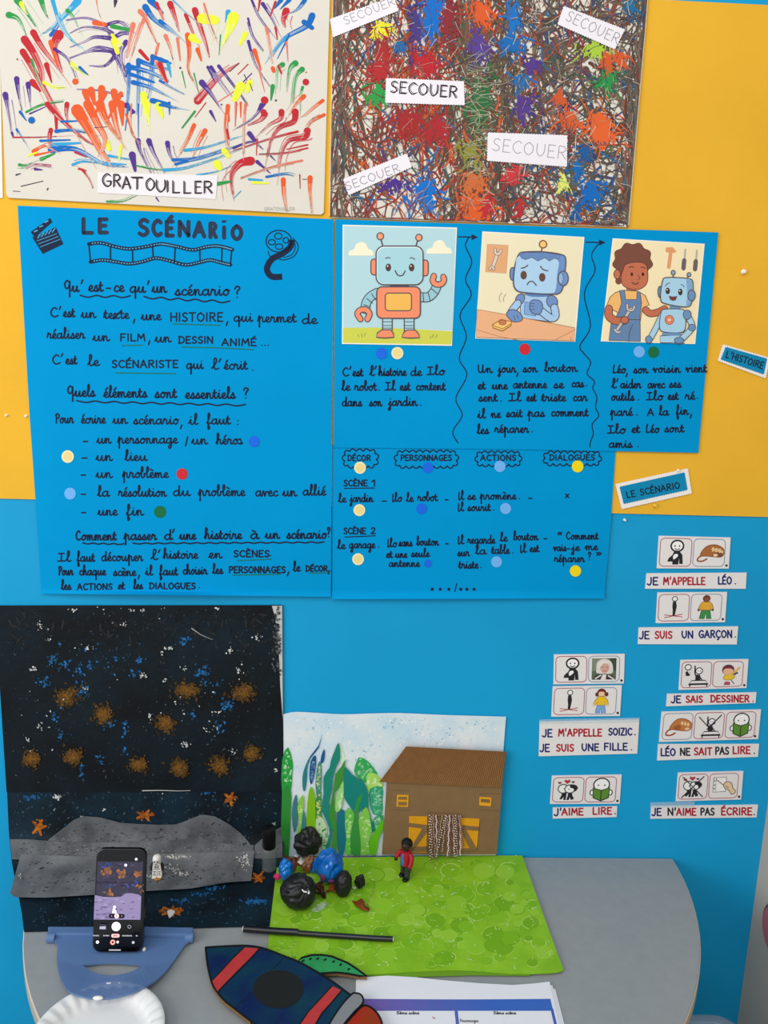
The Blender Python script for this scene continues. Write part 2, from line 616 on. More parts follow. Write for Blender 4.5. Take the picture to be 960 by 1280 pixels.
# ------------------------------------------------------------------ sheets of paper on the wall
def sheet(outline, off, mat, name, thick=.0006, parent=None, curl=None):
    """flat sheet with the outline (pixels of its corners), standing off the wall"""
    b = MB()
    fr = [W(x, y, off + (curl(x, y) if curl else 0)) for x, y in outline]
    b.slab(fr, [p + Vector((0, thick, 0)) for p in fr], mat)
    return b.build(name, parent)


def edge_at(edge, y):
    for (x0, y0), (x1, y1) in zip(edge, edge[1:]):
        if y <= y1 or (x1, y1) == edge[-1]:
            return x0 + (x1 - x0) * (y - y0) / (y1 - y0)


def poster(name, left, right, off, mat, curl, nx=24, ny=110):
    """large sheet as a grid between a left and a right edge (lists of pixels, top to bottom), with a curl"""
    b = MB()
    rows_f, rows_b = [], []
    for i in range(ny + 1):
        v = i / ny
        yl_ = left[0][1] + (left[-1][1] - left[0][1]) * v
        yr_ = right[0][1] + (right[-1][1] - right[0][1]) * v
        xl, xr = edge_at(left, yl_), edge_at(right, yr_)
        rf, rb = [], []
        for j in range(nx + 1):
            u = j / nx
            p = W(xl + (xr - xl) * u, yl_ + (yr_ - yl_) * u, off + curl(u, v))
            rf.append(p)
            rb.append(p + Vector((0, .0005, 0)))
        rows_f.append(rf)
        rows_b.append(rb)
    b.grid(rows_f, mat, True)
    b.grid(rows_b, mat)
    border = rows_f[0] + [r[-1] for r in rows_f[1:]] + list(reversed(rows_f[-1][:-1])) + [r[0] for r in reversed(rows_f[1:-1])]
    n = len(border)
    b.mesh(border + [p + Vector((0, .0005, 0)) for p in border],
           [(i, (i + 1) % n, n + (i + 1) % n, n + i) for i in range(n)], mat)
    return b.build(name, smooth=True, angle=30)


INK = '#12203c'
GRN = '#12705a'
m_pos = M('#0094d2', rough=.75, spec=.05, name='blue_poster_paper', var=.05, scale=8, bump=.05, bscale=40)


def words(name, parent, items, off, h, w=1.7, ink=INK, label=None, caps=False):
    """one written line: items are (text, x0, x1, baseline[, height])"""
    b = MB()
    mp = wall_map(off)
    for it in items:
        text, x0, x1, y0 = it[:4]
        hh = it[4] if len(it) > 4 else h
        cp = caps or text in '12' or (len(text) > 1 and text.upper() == text and sum(c.isalpha() for c in text) > 1)
        write(b, text, x0, x1, y0, hh, mp, ink, w, cp)
    o = b.build(name, parent)
    if label:
        o['label'] = label
    return o


def wave(pts0, pts1, n, amp):
    (x0, y0), (x1, y1) = pts0, pts1
    q = []
    for k in range(2 * n + 1):
        t = k / (2 * n)
        q.append((x0 + (x1 - x0) * t, y0 + (y1 - y0) * t + (amp if k % 2 else -amp)))
    return sm(q, 4)


def line_part(name, parent, lines, off, w, ink, label=None):
    b = MB()
    mp = wall_map(off)
    for l in lines:
        ribbon(b, l, w, mp, ink)
    o = b.build(name, parent)
    if label:
        o['label'] = label
    return o


DOT = {'blue': '#0f66e0', 'cream': '#efe3b0', 'red': '#cc2330', 'pale': '#6fb0ee', 'green': '#0b6a3c', 'yellow': '#f0d80c'}
DOTN = {'blue': 'deep blue', 'cream': 'cream', 'red': 'red', 'pale': 'pale blue', 'green': 'dark green', 'yellow': 'bright yellow'}


def dot(parent, x, y, r, c, off):
    b = MB()
    n = 28
    fr = [W(x + r * math.cos(k * math.tau / n), y + r * 1.02 * math.sin(k * math.tau / n), off) for k in range(n)]
    bk = [W(x + r * math.cos(k * math.tau / n), y + r * 1.02 * math.sin(k * math.tau / n), off - .0003) for k in range(n)]
    b.slab(fr, bk, M(DOT[c], rough=.5))
    if c == 'cream':
        disc(b, (x, y), r * .72, r * .72, wall_map(off + .0001), M('#ead590'))
    o = b.build('dot_sticker', parent)
    o['label'] = 'round %s sticker' % DOTN[c]
    return o


# ---- large poster "LE SCENARIO" on the left
A_OFF = .0065
def curlA(u, v):
    return .010 * max(0, (v - .989) / .011) ** 1.5 * (0.25 + math.sin(math.pi * min(1, u * 1.15)) ** 2) - .003 * max(0, .06 - u) / .06
pa = poster('poster', [(22, 257), (29.4, 388), (37, 520), (45, 635), (52, 742)], [(417, 274), (416, 420), (414.5, 600), (413.5, 746)], A_OFF, m_pos, curlA)
tag(pa, 'large blue handwritten poster titled LE SCÉNARIO with a film strip drawn under the title', 'poster')
OA = A_OFF + .0004
# title, thick letters
b = MB()
mpA = wall_map(OA)
TI = '#26324a'
for word_ in ((('L', 103, 115, 291, 17.5), ('E', 123.5, 133.5, 290.6, 16.5)),
              (('S', 173.5, 185, 294, 19.5), ('C', 191, 201, 294.4, 19), ('É', 207.5, 216, 294.4, 17.5), ('N', 223.5, 236.5, 294.6, 17.5), ('A', 242.5, 255.5, 295.6, 17.5),
               ('R', 262, 270, 296.4, 17), ('I', 279, 281, 297, 13), ('O', 290, 302, 299, 16.5))):
    b = MB()
    for text, x0, x1, y0, h in word_:
        write(b, text, x0, x1, y0, h, mpA, TI, 5.0, True)
    if len(word_) > 2:
        ribbon(b, [(278.4, 277), (281.6, 276.6)], 3, mpA, TI)
    b.build('title_word', pa)
# film strip
top = [(111, 305), (126, 303.6), (145, 308.5), (162, 311), (182, 308.4), (199, 305), (210, 306), (223, 308.6), (241, 312.3), (258, 308.6), (271, 307.5), (282, 309.4), (290.5, 312)]
bot = [(113, 327.4), (128, 325), (145, 327.3), (162, 329.6), (178, 327), (195, 322.6), (212, 326), (232, 331), (249, 328), (262.5, 325), (276, 328.2), (288, 331)]
b = MB()
for q in (top, bot):
    s = sm(q, 5)
    ribbon(b, s, 4.6, mpA, INK)
    for k in range(2, len(s) - 1, 1):
        x, y = s[k]
        ribbon(b, [(x - .9, y), (x + .9, y + (s[k + 1][1] - y) * .3)], 1.2, wall_map(OA + .0002), '#5fb4dc', cap=False)
for (x0, y0, x1, y1) in ((111, 305, 113, 327), (138, 307, 138, 326), (165.5, 311, 166, 329), (190.5, 306, 191.5, 323), (219, 308, 218, 328),
                         (249.5, 311, 250, 328), (277.5, 308, 277, 328), (289.5, 312, 288, 331)):
    ribbon(b, [(x0, y0), (x1, y1)], 1.8, mpA, INK)
b.build('film_strip_drawing', pa)
# clapperboard
cx = lambda p: (20 + p[0] / 4.8, 255 + p[1] / 4.8)
b = MB()
poly(b, [cx(p) for p in ((88, 168), (112, 200), (218, 108), (205, 84))], mpA, INK)
poly(b, [cx(p) for p in ((95, 195), (110, 200), (238, 138), (284, 240), (160, 299))], mpA, INK)
mpA2 = wall_map(OA + .0002)
for k in range(3):
    ribbon(b, [cx((110 + k * 32, 166 - k * 28)), cx((128 + k * 32, 158 - k * 28))], 1.4, mpA2, '#58a8d0')
for k in range(5):
    ribbon(b, [cx((130 + k * 22, 205 - k * 9)), cx((146 + k * 22, 182 - k * 9))], 1.3, mpA2, '#4a9cc8')
for k in range(3):
    ribbon(b, [cx((125 + k * 10, 222 + k * 18)), cx((244 + k * 10, 178 + k * 17))], .8, mpA2, '#4a9cc8')
b.build('clapperboard_drawing', pa)
# film reel
cr = lambda p: (210 + p[0] / 4.571, 255 + p[1] / 4.571)
b = MB()
def ell(mb, c, rx, ry, w, mp, ink, n=26):
    ribbon(mb, [(c[0] + rx * math.cos(k * math.tau / n), c[1] + ry * math.sin(k * math.tau / n)) for k in range(n)], w, mp, ink, closed=True)
ell(b, cr((633, 212)), 16, 13.6, 1.4, mpA, INK)
for p, rx, ry in (((630, 183), 4.6, 3.8), ((673, 207), 3.4, 3.4), ((593, 218), 4.4, 3.2), ((634, 243), 4.6, 3.4)):
    ell(b, cr(p), rx, ry, 1.3, mpA, INK)
ribbon(b, sm([cr(p) for p in ((715, 195), (744, 240), (722, 295), (670, 318), (636, 316))], 6), 1.2, mpA, INK)
ribbon(b, sm([cr(p) for p in ((712, 205), (728, 245), (705, 290), (660, 305))], 6), 1.0, mpA, INK)
ribbon(b, sm([cr(p) for p in ((572, 270), (580, 295), (600, 300))], 4), 1.2, mpA, INK)
ribbon(b, sm([cr(p) for p in ((708, 205), (698, 245), (650, 285), (600, 310), (570, 350), (568, 385), (595, 415), (652, 415))], 6), 7.6, mpA, INK, cap=False)
b.build('film_reel_drawing', pa)

for nm, h, items in (
    ('heading', 7.3, [('Qu', 80.4, 99, 364.5), ("'", 101, 105, 365), ('est', 110.6, 129, 364), ('-', 132, 140, 364), ('ce', 142, 155.4, 364.4),
                      ('qu', 162, 182, 365.5), ("'", 184, 188, 366), ('un', 190, 208.5, 365.5), ('scénario', 218.7, 286.6, 369), ('?', 293, 301, 372)]),
    ('text_line', 6.4, [("C'", 62.5, 77.5, 396), ('est', 79, 93.7, 396), ('un', 101.5, 120, 397), ('texte', 129.6, 161.5, 398), (',', 166, 170.5, 400),
                        ('une', 176.5, 201.5, 399.8), ('HISTOIRE', 213, 278.3, 401.5, 10.5), (',', 282, 287, 403), ('qui', 292, 316, 401.7),
                        ('permet', 322, 370.4, 402.5), ('de', 377, 397, 404.5)]),
    ('text_line', 6.4, [('réaliser', 58.8, 106, 423), ('un', 116, 137, 426), ('FILM', 150.4, 181, 426, 8.6), (',', 185, 189, 427), ('un', 193.7, 214, 427.5),
                        ('DESSIN', 223.3, 266, 429, 8.3), ('ANIMÉ', 277.3, 320, 432, 8.5), ('...', 325, 337, 432)]),
    ('text_line', 6.4, [("C'", 65, 80, 455), ('est', 82, 96.3, 455), ('le', 109.8, 124.4, 457), ('SCÉNARISTE', 140, 222.3, 459.4, 9),
                        ('qui', 232.7, 254.4, 460.8), ("l'", 264.8, 278, 461.5), ('écrit', 280, 309.6, 461.5), ('.', 313, 318, 463)]),
    ('heading', 6.8, [('Quels', 84.4, 119, 495.4), ('éléments', 129.6, 184, 496.5), ('sont', 193.7, 221, 497), ('essentiels', 231.7, 294.4, 497.9), ('?', 304, 311.5, 498)]),
    ('text_line', 6.3, [('Pour', 69.4, 92, 528.7), ('écrire', 101.5, 132, 529), ('un', 141, 159.5, 529.3), ('scénario', 166.8, 223, 530), (',', 225, 229.5, 532),
                        ('il', 236, 247.5, 530.4), ('faut', 258.5, 288, 530), (':', 295, 300, 531)]),
    ('text_line', 6.3, [('-', 103, 111.5, 555), ('un', 121, 139, 554), ('personnage', 147, 222.2, 554), ('/', 231, 236, 556), ('un', 239.4, 259.6, 555), ('héros', 270, 303.3, 555)]),
    ('text_line', 6.3, [('-', 101.5, 110.5, 575.7), ('un', 120, 140.6, 575.7), ('lieu', 156, 184, 575.7)]),
    ('text_line', 6.3, [('-', 100.5, 108.5, 597), ('un', 120, 140.5, 597), ('problème', 153, 210.7, 597)]),
    ('text_line', 6.3, [('-', 100.5, 108.5, 621), ('la', 122, 137, 620.4), ('résolution', 148, 208.3, 620.4), ('du', 216, 238, 619.6), ('problème', 248, 306.5, 619.6),
                        ('avec', 319, 347.5, 620), ('un', 353.3, 371, 620), ('allié', 378.3, 407.5, 619)]),
    ('text_line', 6.3, [('-', 101, 108.6, 644), ('une', 122.3, 147, 644), ('fin', 158, 179.6, 644)]),
    ('heading', 6.3, [('Comment', 94.6, 145.6, 675), ('passer', 155, 195.8, 674.6), ("d'", 205, 219, 674.4), ('une', 224.4, 245, 674.2), ('histoire', 255.4, 302.3, 673.5),
                      ('à', 312.7, 324, 673.5), ('un', 331.5, 349.6, 673), ('scénario', 358.5, 408, 673), ('?', 409, 413, 671.5)]),
    ('text_line', 6.0, [('Il', 72.3, 88.5, 701.7), ('faut', 96.3, 118.5, 701.7), ('découper', 126.5, 178.5, 701), ("l'", 189, 202, 699.5), ('histoire', 204, 247.5, 698),
                        ('en', 261, 277.7, 697.5), ('SCÈNES', 292.3, 336.3, 696, 7.8), ('.', 336, 340, 695)]),
    ('text_line', 5.8, [('Pour', 73.3, 91.5, 718.8), ('chaque', 99, 132.3, 718.8), ('scène', 141.7, 170.2, 719.6), (',', 172, 176, 720), ('il', 181.7, 191, 718.8),
                        ('faut', 199.4, 222.3, 718.8), ('choisir', 228.5, 259, 717.7), ('les', 265.8, 278.8, 717), ('PERSONNAGES', 286.3, 356.5, 716, 7.6),
                        (',', 358.5, 363, 716), ('le', 366.5, 375.6, 714), ('DÉCOR', 382.5, 409, 714, 6.6), (',', 410, 413, 714)]),
    ('text_line', 5.8, [('les', 76.5, 89, 737), ('ACTIONS', 96.7, 140, 737.3, 7.6), ('et', 147.7, 156, 737), ('les', 167, 178.5, 736.5),
                        ('DIALOGUES', 186.9, 244, 736.2, 7.4), ('.', 247, 251, 735)]),
):
    words(nm, pa, items, OA, h, 2.05 if nm == 'heading' else 1.85)
for l in ([wave((100, 370.2), (162.7, 370.8), 3, 1.2), wave((180, 371.7), (287, 377.5), 5, 1.3)],
          [wave((95.8, 501.7), (306.5, 506.6), 9, 1.0)],
          [wave((103.5, 679.2), (154.6, 680.2), 4, .6), wave((166, 679.4), (405, 677.9), 15, .6)]):
    line_part('wavy_underline', pa, l, OA + .0001, 1.8, INK)
for l in ([(216, 404.8), (275, 406.6)], [(152.5, 431.9), (178, 431.3)], [(227.3, 433.8), (270, 434.6), (317, 437)], [(144, 466), (219, 467)],
          [(297, 700.8), (339, 698.9)], [(290.8, 719), (350, 717.9)], [(386.7, 716.6), (410, 716)], [(101.5, 739.7), (139.6, 739.7)], [(193, 739.7), (239.8, 738)]):
    line_part('green_underline', pa, [l], OA + .0001, 1.3, GRN, 'green felt pen underline')
for x, y, r, c in ((317.7, 551.9, 6.8, 'blue'), (84.6, 570.7, 7.7, 'cream'), (227.5, 592.5, 7, 'red'), (87.6, 617, 7.2, 'pale'), (200, 639.8, 7.4, 'green')):
    dot(pa, x, y, r, c, OA + .0003)

# ---- story poster (top right) and scene poster (below it)
C_OFF = .0045
B_OFF = .0062
pc_ = poster('poster', [(415.5, 556), (415, 650), (415, 749)], [(770, 557), (764, 647), (755, 748)], C_OFF, m_pos,
             lambda u, v: .007 * max(0, (v - .95) / .05) ** 1.5 * (.4 + .6 * math.sin(3 * u + .5) ** 2))
tag(pc_, 'blue poster with the DÉCOR, PERSONNAGES, ACTIONS and DIALOGUES cloud headings', 'poster')
b = MB()
crn = [(419, 274), (898, 290.5), (873, 566), (769, 564), (600, 561), (417, 559.5)]
fr = [W(x, y, B_OFF) for x, y in crn]
b.slab(fr, [p + Vector((0, .0006, 0)) for p in fr], m_pos)
pb = tag(b.build('poster'), 'blue poster with three robot story pictures in a row and writing below them', 'poster')
OB, OC = B_OFF + .0004, C_OFF + .0004
for h, items in (
    (5.8, [("C'", 428, 440, 470), ('est', 441, 454, 470), ("l'", 462, 472, 469.5), ('histoire', 473, 508, 469.5), ('de', 513, 527.4, 469.5), ('Ilo', 534, 556, 468.5)]),
    (5.8, [('le', 427, 438, 488), ('robot', 443.3, 471, 488), ('.', 472, 476, 488), ('Il', 481.5, 494.4, 487.8), ('est', 500, 513, 487.8), ('content', 520, 557, 487.6)]),
    (5.8, [('dans', 427.5, 452.6, 507.5), ('son', 461.8, 477.6, 507.5), ('jardin', 485.7, 522, 507), ('.', 524, 528, 507)]),
    (5.6, [('Un', 597.3, 615.6, 465.7), ('jour', 622.8, 645, 465.3), (',', 645.5, 649.5, 467), ('son', 653.7, 672, 465), ('bouton', 680.7, 722, 464.4)]),
    (5.6, [('et', 597.4, 607, 486.3), ('une', 615, 634.4, 486.3), ('antenne', 641.3, 683.7, 485), ('se', 692, 705, 485), ('cas', 714.6, 730, 483.7), ('.', 731, 735, 482.5)]),
    (5.6, [('sent', 598.4, 622, 501.5), ('.', 624, 628.4, 501.5), ('Il', 635.9, 651.6, 501.3), ('est', 658.4, 670.4, 501.3), ('triste', 677, 707.5, 501.3), ('car', 716.3, 734.3, 501)]),
    (5.6, [('il', 597, 607, 522.5), ('ne', 614, 626, 522), ('sait', 633, 653, 521), ('pas', 659.7, 681, 520.6), ('comment', 689, 735.6, 520)]),
    (5.6, [('les', 596.5, 611.3, 542), ('réparer', 618.4, 661, 540.6), ('.', 663, 667, 540)]),
    (5.6, [('Léo', 765.7, 782, 466.2), (',', 782, 786, 467.5), ('son', 792, 810.4, 466.2), ('voisin', 816.3, 851, 465.5), ('vient', 857.3, 883.7, 465)]),
    (5.6, [("l'", 764.5, 774, 485), ('aider', 775.5, 801.4, 485), ('avec', 809.4, 831.2, 485), ('ses', 836.7, 851.6, 484.3)]),
    (5.6, [('outils', 764, 793, 500.4), ('.', 796, 800, 500), ('Ilo', 808.3, 828.7, 500), ('est', 835, 848, 499.4), ('ré', 856.4, 869, 499.2), ('.', 870, 874, 498)]),
    (5.6, [('paré', 763, 791, 519.4), ('.', 794, 798, 519), ('A', 809.4, 818.6, 519.4, 5), ('la', 824, 836, 519), ('fin', 845.4, 861, 518), (',', 862, 867, 519)]),
    (5.6, [('Ilo', 759.5, 782, 541.6), ('et', 789.7, 800, 540.7), ('Léo', 807, 824, 540.7), ('sont', 831, 855.3, 540)]),
    (5.6, [('amis', 761, 790.5, 559.3), ('.', 795, 799.5, 558.5)]),
):
    words('text_line', pb, items, OB, h, 1.8)
for x, y, r, c in ((476.9, 441.8, 7, 'blue'), (496.7, 441.4, 7.5, 'cream'), (656, 436.4, 7, 'red'), (799, 439.7, 7, 'pale'), (817, 440.2, 7, 'green')):
    dot(pb, x, y, r, c, OB + .0003)
w1 = [(586, 296.7), (581.8, 307.6), (589.7, 327.4), (581.8, 349), (589, 369), (575, 393.7), (583, 420.4), (574, 447.7), (583.6, 469), (569.7, 497.8), (577.8, 519), (566, 539), (572.4, 553.7)]
w2 = [(748, 304.8), (739.4, 319), (743.8, 338.4), (730.5, 366.8), (738, 407.5), (725, 432), (730, 442), (738.4, 453), (733.8, 467), (743, 476.6), (741, 485), (746, 496), (744.6, 509.4), (748.4, 519.7), (740.3, 530), (741.6, 542), (738, 552.5), (737.5, 559)]
for q in (w1, w2):
    line_part('wavy_divider', pb, [sm(q, 5)], OB, 1.3, INK)
for (x0, y0, x1) in ((573, 296, 597.5), (732.6, 302.7, 757)):
    b = MB()
    ribbon(b, [(x0, y0), (x1 - 4, y0 + .3)], 1.4, wall_map(OB), INK)
    poly(b, [(x1 - 8, y0 - 3.2), (x1, y0 + .4), (x1 - 8, y0 + 4)], wall_map(OB + .0001), INK)
    b.build('arrow', pb)


def cloud(cx_, cy_, rx, ry, n):
    """scalloped cloud outline: bumps along a rounded box"""
    base = []
    r = ry * .9
    for (ox, oy, a0) in ((rx - r, -ry + r, -90), (rx - r, ry - r, 0), (-rx + r, ry - r, 90), (-rx + r, -ry + r, 180)):
        for k in range(9):
            a = R(a0 + k * 90 / 8)
            base.append((cx_ + ox + r * math.cos(a), cy_ + oy + r * math.sin(a)))
    base.append(base[0])
    L = [0]
    for a, c in zip(base, base[1:]):
        L.append(L[-1] + math.hypot(c[0] - a[0], c[1] - a[1]))
    nb = max(8, round(L[-1] / 8.5))
    q = []
    for k in range(nb * 6 + 1):
        s = (k / (nb * 6)) * L[-1]
        i = max(j for j in range(len(L) - 1) if L[j] <= s + 1e-9)
        t = (s - L[i]) / max(L[i + 1] - L[i], 1e-9)
        x, y = lerp_(base[i][0], base[i + 1][0], t), lerp_(base[i][1], base[i + 1][1], t)
        tx, ty = base[i + 1][0] - base[i][0], base[i + 1][1] - base[i][1]
        l = math.hypot(tx, ty) or 1
        o = 2.9 * abs(math.sin(math.pi * k / 6)) - 1.5
        q.append((x + ty / l * o, y - tx / l * o))
    return q


def lerp_(a, b, t):
    return a + (b - a) * t


for (x0, x1, y0, y1, n, text, tx0, tx1, tb) in ((429, 472, 562.5, 584, 14, 'DÉCOR', 434.7, 463, 575.8), (494, 572, 564, 584, 22, 'PERSONNAGES', 501, 564.4, 575.6),
                                                 (595, 651, 565, 582, 18, 'ACTIONS', 600.8, 644.8, 575.6), (680, 750.5, 565, 581, 20, 'DIALOGUES', 687, 743.3, 575.2)):
    line_part('cloud_outline', pc_, [cloud((x0 + x1) / 2, (y0 + y1) / 2, (x1 - x0) / 2, (y1 - y0) / 2, n)], OC, 1.5, INK)
    words('cloud_heading', pc_, [(text, tx0, tx1, tb, 6.8)], OC + .0001, 6.8, 1.5)
for h, items in (
    (7.2, [('SCÈNE', 429.8, 459, 607.4), ('1', 464.5, 469, 607.4, 7.4)]),
    (5.3, [('le', 423, 433, 627.8), ('jardin', 437.7, 466.8, 627.2), ('-', 476.7, 484.6, 629), ('|lo', 490, 502.4, 626.8), ('le', 508, 517, 627), ('robot', 522, 547, 626), ('-', 556, 561.4, 627.5)]),
    (5.3, [('|l', 572.6, 580, 624.4), ('se', 584.5, 595, 624.4), ('promène', 600, 645.5, 624), ('.', 647, 651, 623.5), ('-', 660, 666, 625.5), ('*', 706.5, 712, 622.5)]),
    (5.3, [('|l', 572, 580, 638.6), ('sourit', 584.5, 613.5, 638.4), ('.', 615, 619.5, 638)]),
    (7.2, [('SCÈNE', 429.8, 457, 667.2), ('2', 463.8, 469, 667, 7.4)]),
    (5.3, [('le', 422, 432, 686), ('garage', 436.3, 469, 685), ('.', 471, 475, 684), ('|lo', 484, 496, 683.6), ('sans', 498.5, 515.5, 682.6), ('bouton', 520.8, 548.5, 681.6), ('-', 556.4, 561, 682.5)]),
    (5.0, [('et', 483, 490.7, 697), ('une', 494, 509, 697), ('seule', 514, 537, 696)]),
    (5.0, [('antenne', 486, 524.8, 708.3)]),
    (5.3, [('|l', 572, 580, 679.8), ('regarde', 584.5, 619, 679.2), ('le', 625.3, 634.5, 676.6), ('bouton', 641.8, 673, 675), ('-', 679.5, 684.5, 676)]),
    (5.3, [('sur', 572, 586.8, 695), ('la', 594.4, 608, 692.7), ('table', 614.5, 637, 692), ('.', 639, 643, 691.5), ('|l', 649.8, 658, 690.4), ('est', 662.4, 674, 689.8)]),
    (5.3, [('triste', 573.3, 598, 710.3), ('.', 599, 603, 709.5)]),
    (5.0, [('<', 696.8, 703.7, 675), ('Comment', 707.8, 748, 674)]),
    (5.0, [('vais', 691.8, 708, 688.5), ('-', 708.5, 713.5, 688.5), ('je', 714.5, 725, 688.3), ('me', 731.4, 747.5, 687.4)]),
    (5.0, [('réparer', 693, 730.7, 702.3), ('?', 735.3, 739, 700), ('>', 745, 753, 700)]),
):
    words('text_line', pc_, items, OC, h, 1.65)
for l in ([(430.4, 610.4), (468, 610)], [(431, 671.3), (469, 669.7)]):
    line_part('underline', pc_, [l], OC, 1.3, INK)
b = MB()
for x in (540.2, 550.3, 561, 575.9, 583.6, 592.5):
    disc(b, (x, 736.6), 2.1, 2, wall_map(OC), INK, 10)
ribbon(b, [(571, 729.5), (568.5, 739.5)], 1.3, wall_map(OC), INK)
b.build('ellipsis', pc_)
for x, y, r, c in ((450, 584.7, 7.4, 'cream'), (535, 584.7, 6.6, 'blue'), (624.9, 583, 7, 'pale'), (722, 583, 7.3, 'yellow'), (449.2, 637.7, 7.3, 'cream'), (527, 636, 6.7, 'blue'),
                   (632, 635.7, 6.8, 'pale'), (535, 704.4, 4.8, 'blue'), (447.6, 699, 7.3, 'cream'), (620.7, 702.3, 6.8, 'pale'), (719.3, 713.7, 7, 'yellow')):
    dot(pc_, x, y, r, c, OC + .0003)


# ------------------------------------------------------------------ the three printed pictures
class Draw:
    """layers of flat print on a sheet; coordinates in the picture's own units"""

    def __init__(self, ox, oy, s, off):
        self.t = lambda p: (ox + p[0] / s, oy + p[1] / s)
        self.s, self.off, self.k, self.b = s, off, 0, MB()

    def mp(self):
        self.k += 1
        return wall_map(self.off + self.k * .00002)

    def fill(self, pts, c, smooth=False, line=None, w=6):
        q = sm(pts, 4, True) if smooth else pts
        q = [self.t(p) for p in q]
        poly(self.b, q, self.mp(), c)
        if line:
            ribbon(self.b, q, w / self.s, self.mp(), line, closed=True)

    def line(self, pts, w, c, smooth=True, closed=False, w2=None):
        q = sm(pts, 5, closed) if smooth and len(pts) > 2 else pts
        ribbon(self.b, [self.t(p) for p in q], w / self.s, self.mp(), c, closed=closed, w2=None if w2 is None else w2 / self.s)

    def ell(self, c, rx, ry, col, line=None, w=6, rot=0):
        pts = []
        for k in range(24):
            a = k * math.tau / 24
            x, y = rx * math.cos(a), ry * math.sin(a)
            pts.append((c[0] + x * math.cos(rot) - y * math.sin(rot), c[1] + x * math.sin(rot) + y * math.cos(rot)))
        self.fill(pts, col, False, line, w) if col else self.line(pts, w, line, False, True)

    def rrect(self, x0, y0, x1, y1, r, col, line=None, w=6):
        pts = []
        for (cx0, cy0, a0) in ((x1 - r, y0 + r, -90), (x1 - r, y1 - r, 0), (x0 + r, y1 - r, 90), (x0 + r, y0 + r, 180)):
            for k in range(6):
                a = R(a0 + k * 18)
                pts.append((cx0 + r * math.cos(a), cy0 + r * math.sin(a)))
        self.fill(pts, col, False, line, w) if col else self.line(pts, w, line, False, True)

    def limb(self, pts, w, col, line='#4a464e', o=12):
        self.line(pts, w, line)
        self.line(pts, w - o, col)

    def flush(self, name, parent):
        o = self.b.build(name, parent)
        self.b = MB()
        return o


def picture(parent, ox, oy, s, corners, label):
    b = MB()
    fr = [W(ox + x / s, oy + y / s, OB + .0006) for x, y in corners]
    b.slab(fr, [p + Vector((0, .0005, 0)) for p in fr], M('#f4efe2', rough=.55))
    o = b.build('printed_picture', parent)
    o['label'] = label
    return o, Draw(ox, oy, s, OB + .00065)


LN = '#584e54'
# 1: happy robot on grass
p1, g = picture(pb, 410, 270, 5.0526, [(93, 55), (815, 73), (783, 820), (88, 808)], 'printed picture of a happy robot waving on grass')
g.fill([(99, 62), (808, 80), (786, 725), (500, 712), (300, 704), (95, 706)], '#b3d6dd')
g.fill([(95, 706), (300, 704), (500, 712), (787, 728), (779, 812), (94, 801)], '#ccd052')
for pts in ([(190, 750), (195, 765)], [(212, 742), (215, 765)], [(235, 740), (230, 760)], [(645, 760), (650, 772)], [(665, 745), (660, 768)], [(690, 750), (680, 768)]):
    g.line(pts, 5, '#8a9a3c')
g.flush('background_print', p1)
for cx_, cy_ in ((208, 230), (702, 218)):
    q = [(-78, 18), (-72, -8), (-45, -20), (-30, -52), (0, -66), (30, -55), (48, -22), (70, -14), (80, 8), (76, 20), (40, 20), (0, 20), (-40, 20)]
    g.fill([(cx_ + a, cy_ + c) for a, c in q], '#f3ecd0', True)
    g.flush('cloud_print', p1)
g.line([(347, 192), (335, 150)], 9, LN)
g.ell((330, 128), 21, 22, '#f29c78', LN, 7)
g.line([(553, 197), (566, 156)], 9, LN)
g.ell((574, 136), 20, 21, '#f29c78', LN, 7)
g.rrect(271, 272, 312, 372, 20, '#f08e6a', LN, 7)
g.rrect(592, 278, 633, 378, 20, '#f08e6a', LN, 7)
g.line([(400, 438), (500, 440)], 22, LN)
g.limb([(315, 482), (268, 510), (242, 548), (236, 590)], 62, '#96c6d2')
for a, c in (((276, 492), (300, 528)), ((246, 522), (280, 550)), ((226, 560), (266, 575))):
    g.line([a, c], 6, LN)
g.limb([(580, 512), (632, 512), (668, 482), (688, 440)], 62, '#96c6d2')
for a, c in (((600, 484), (604, 538)), ((632, 480), (645, 532)), ((655, 460), (690, 490))):
    g.line([a, c], 6, LN)
g.limb([(205, 652), (186, 618), (204, 594), (240, 592), (262, 618), (248, 652)], 40, '#f08e6a')
g.limb([(668, 378), (662, 410), (682, 432), (714, 430), (732, 408), (728, 384)], 40, '#f08e6a')
for x0, x1 in ((345, 405), (482, 543)):
    g.rrect(x0, 640, x1, 725, 6, '#a6d2dc', LN, 7)
    for y in (668, 692, 708):
        g.line([(x0, y), (x1, y)], 5, LN)
g.fill([(306, 766), (312, 738), (340, 719), (395, 718), (412, 740), (416, 766), (360, 770)], '#f08e6a', False, LN, 7)
g.fill([(467, 766), (478, 735), (500, 720), (550, 720), (572, 745), (578, 768), (520, 771)], '#f08e6a', False, LN, 7)
g.rrect(308, 447, 583, 646, 34, '#f08e6a', LN, 8)
g.rrect(362, 487, 527, 598, 20, '#f0b858', LN, 7)
g.rrect(304, 190, 600, 434, 50, '#dceef0', LN, 8)
g.rrect(312, 200, 594, 428, 46, '#a6d2dc')
for x in (381, 528):
    g.ell((x, 325), 16, 23, '#5a3a36', LN, 4)
    g.ell((x - 4, 316), 4, 5, '#f4efe6')
g.line([(364, 268), (378, 262), (392, 266)], 6, LN)
g.line([(518, 266), (535, 264), (548, 274)], 6, LN)
g.line([(424, 345), (438, 370), (456, 378), (475, 370), (487, 347)], 8, LN)
g.flush('robot_print', p1)

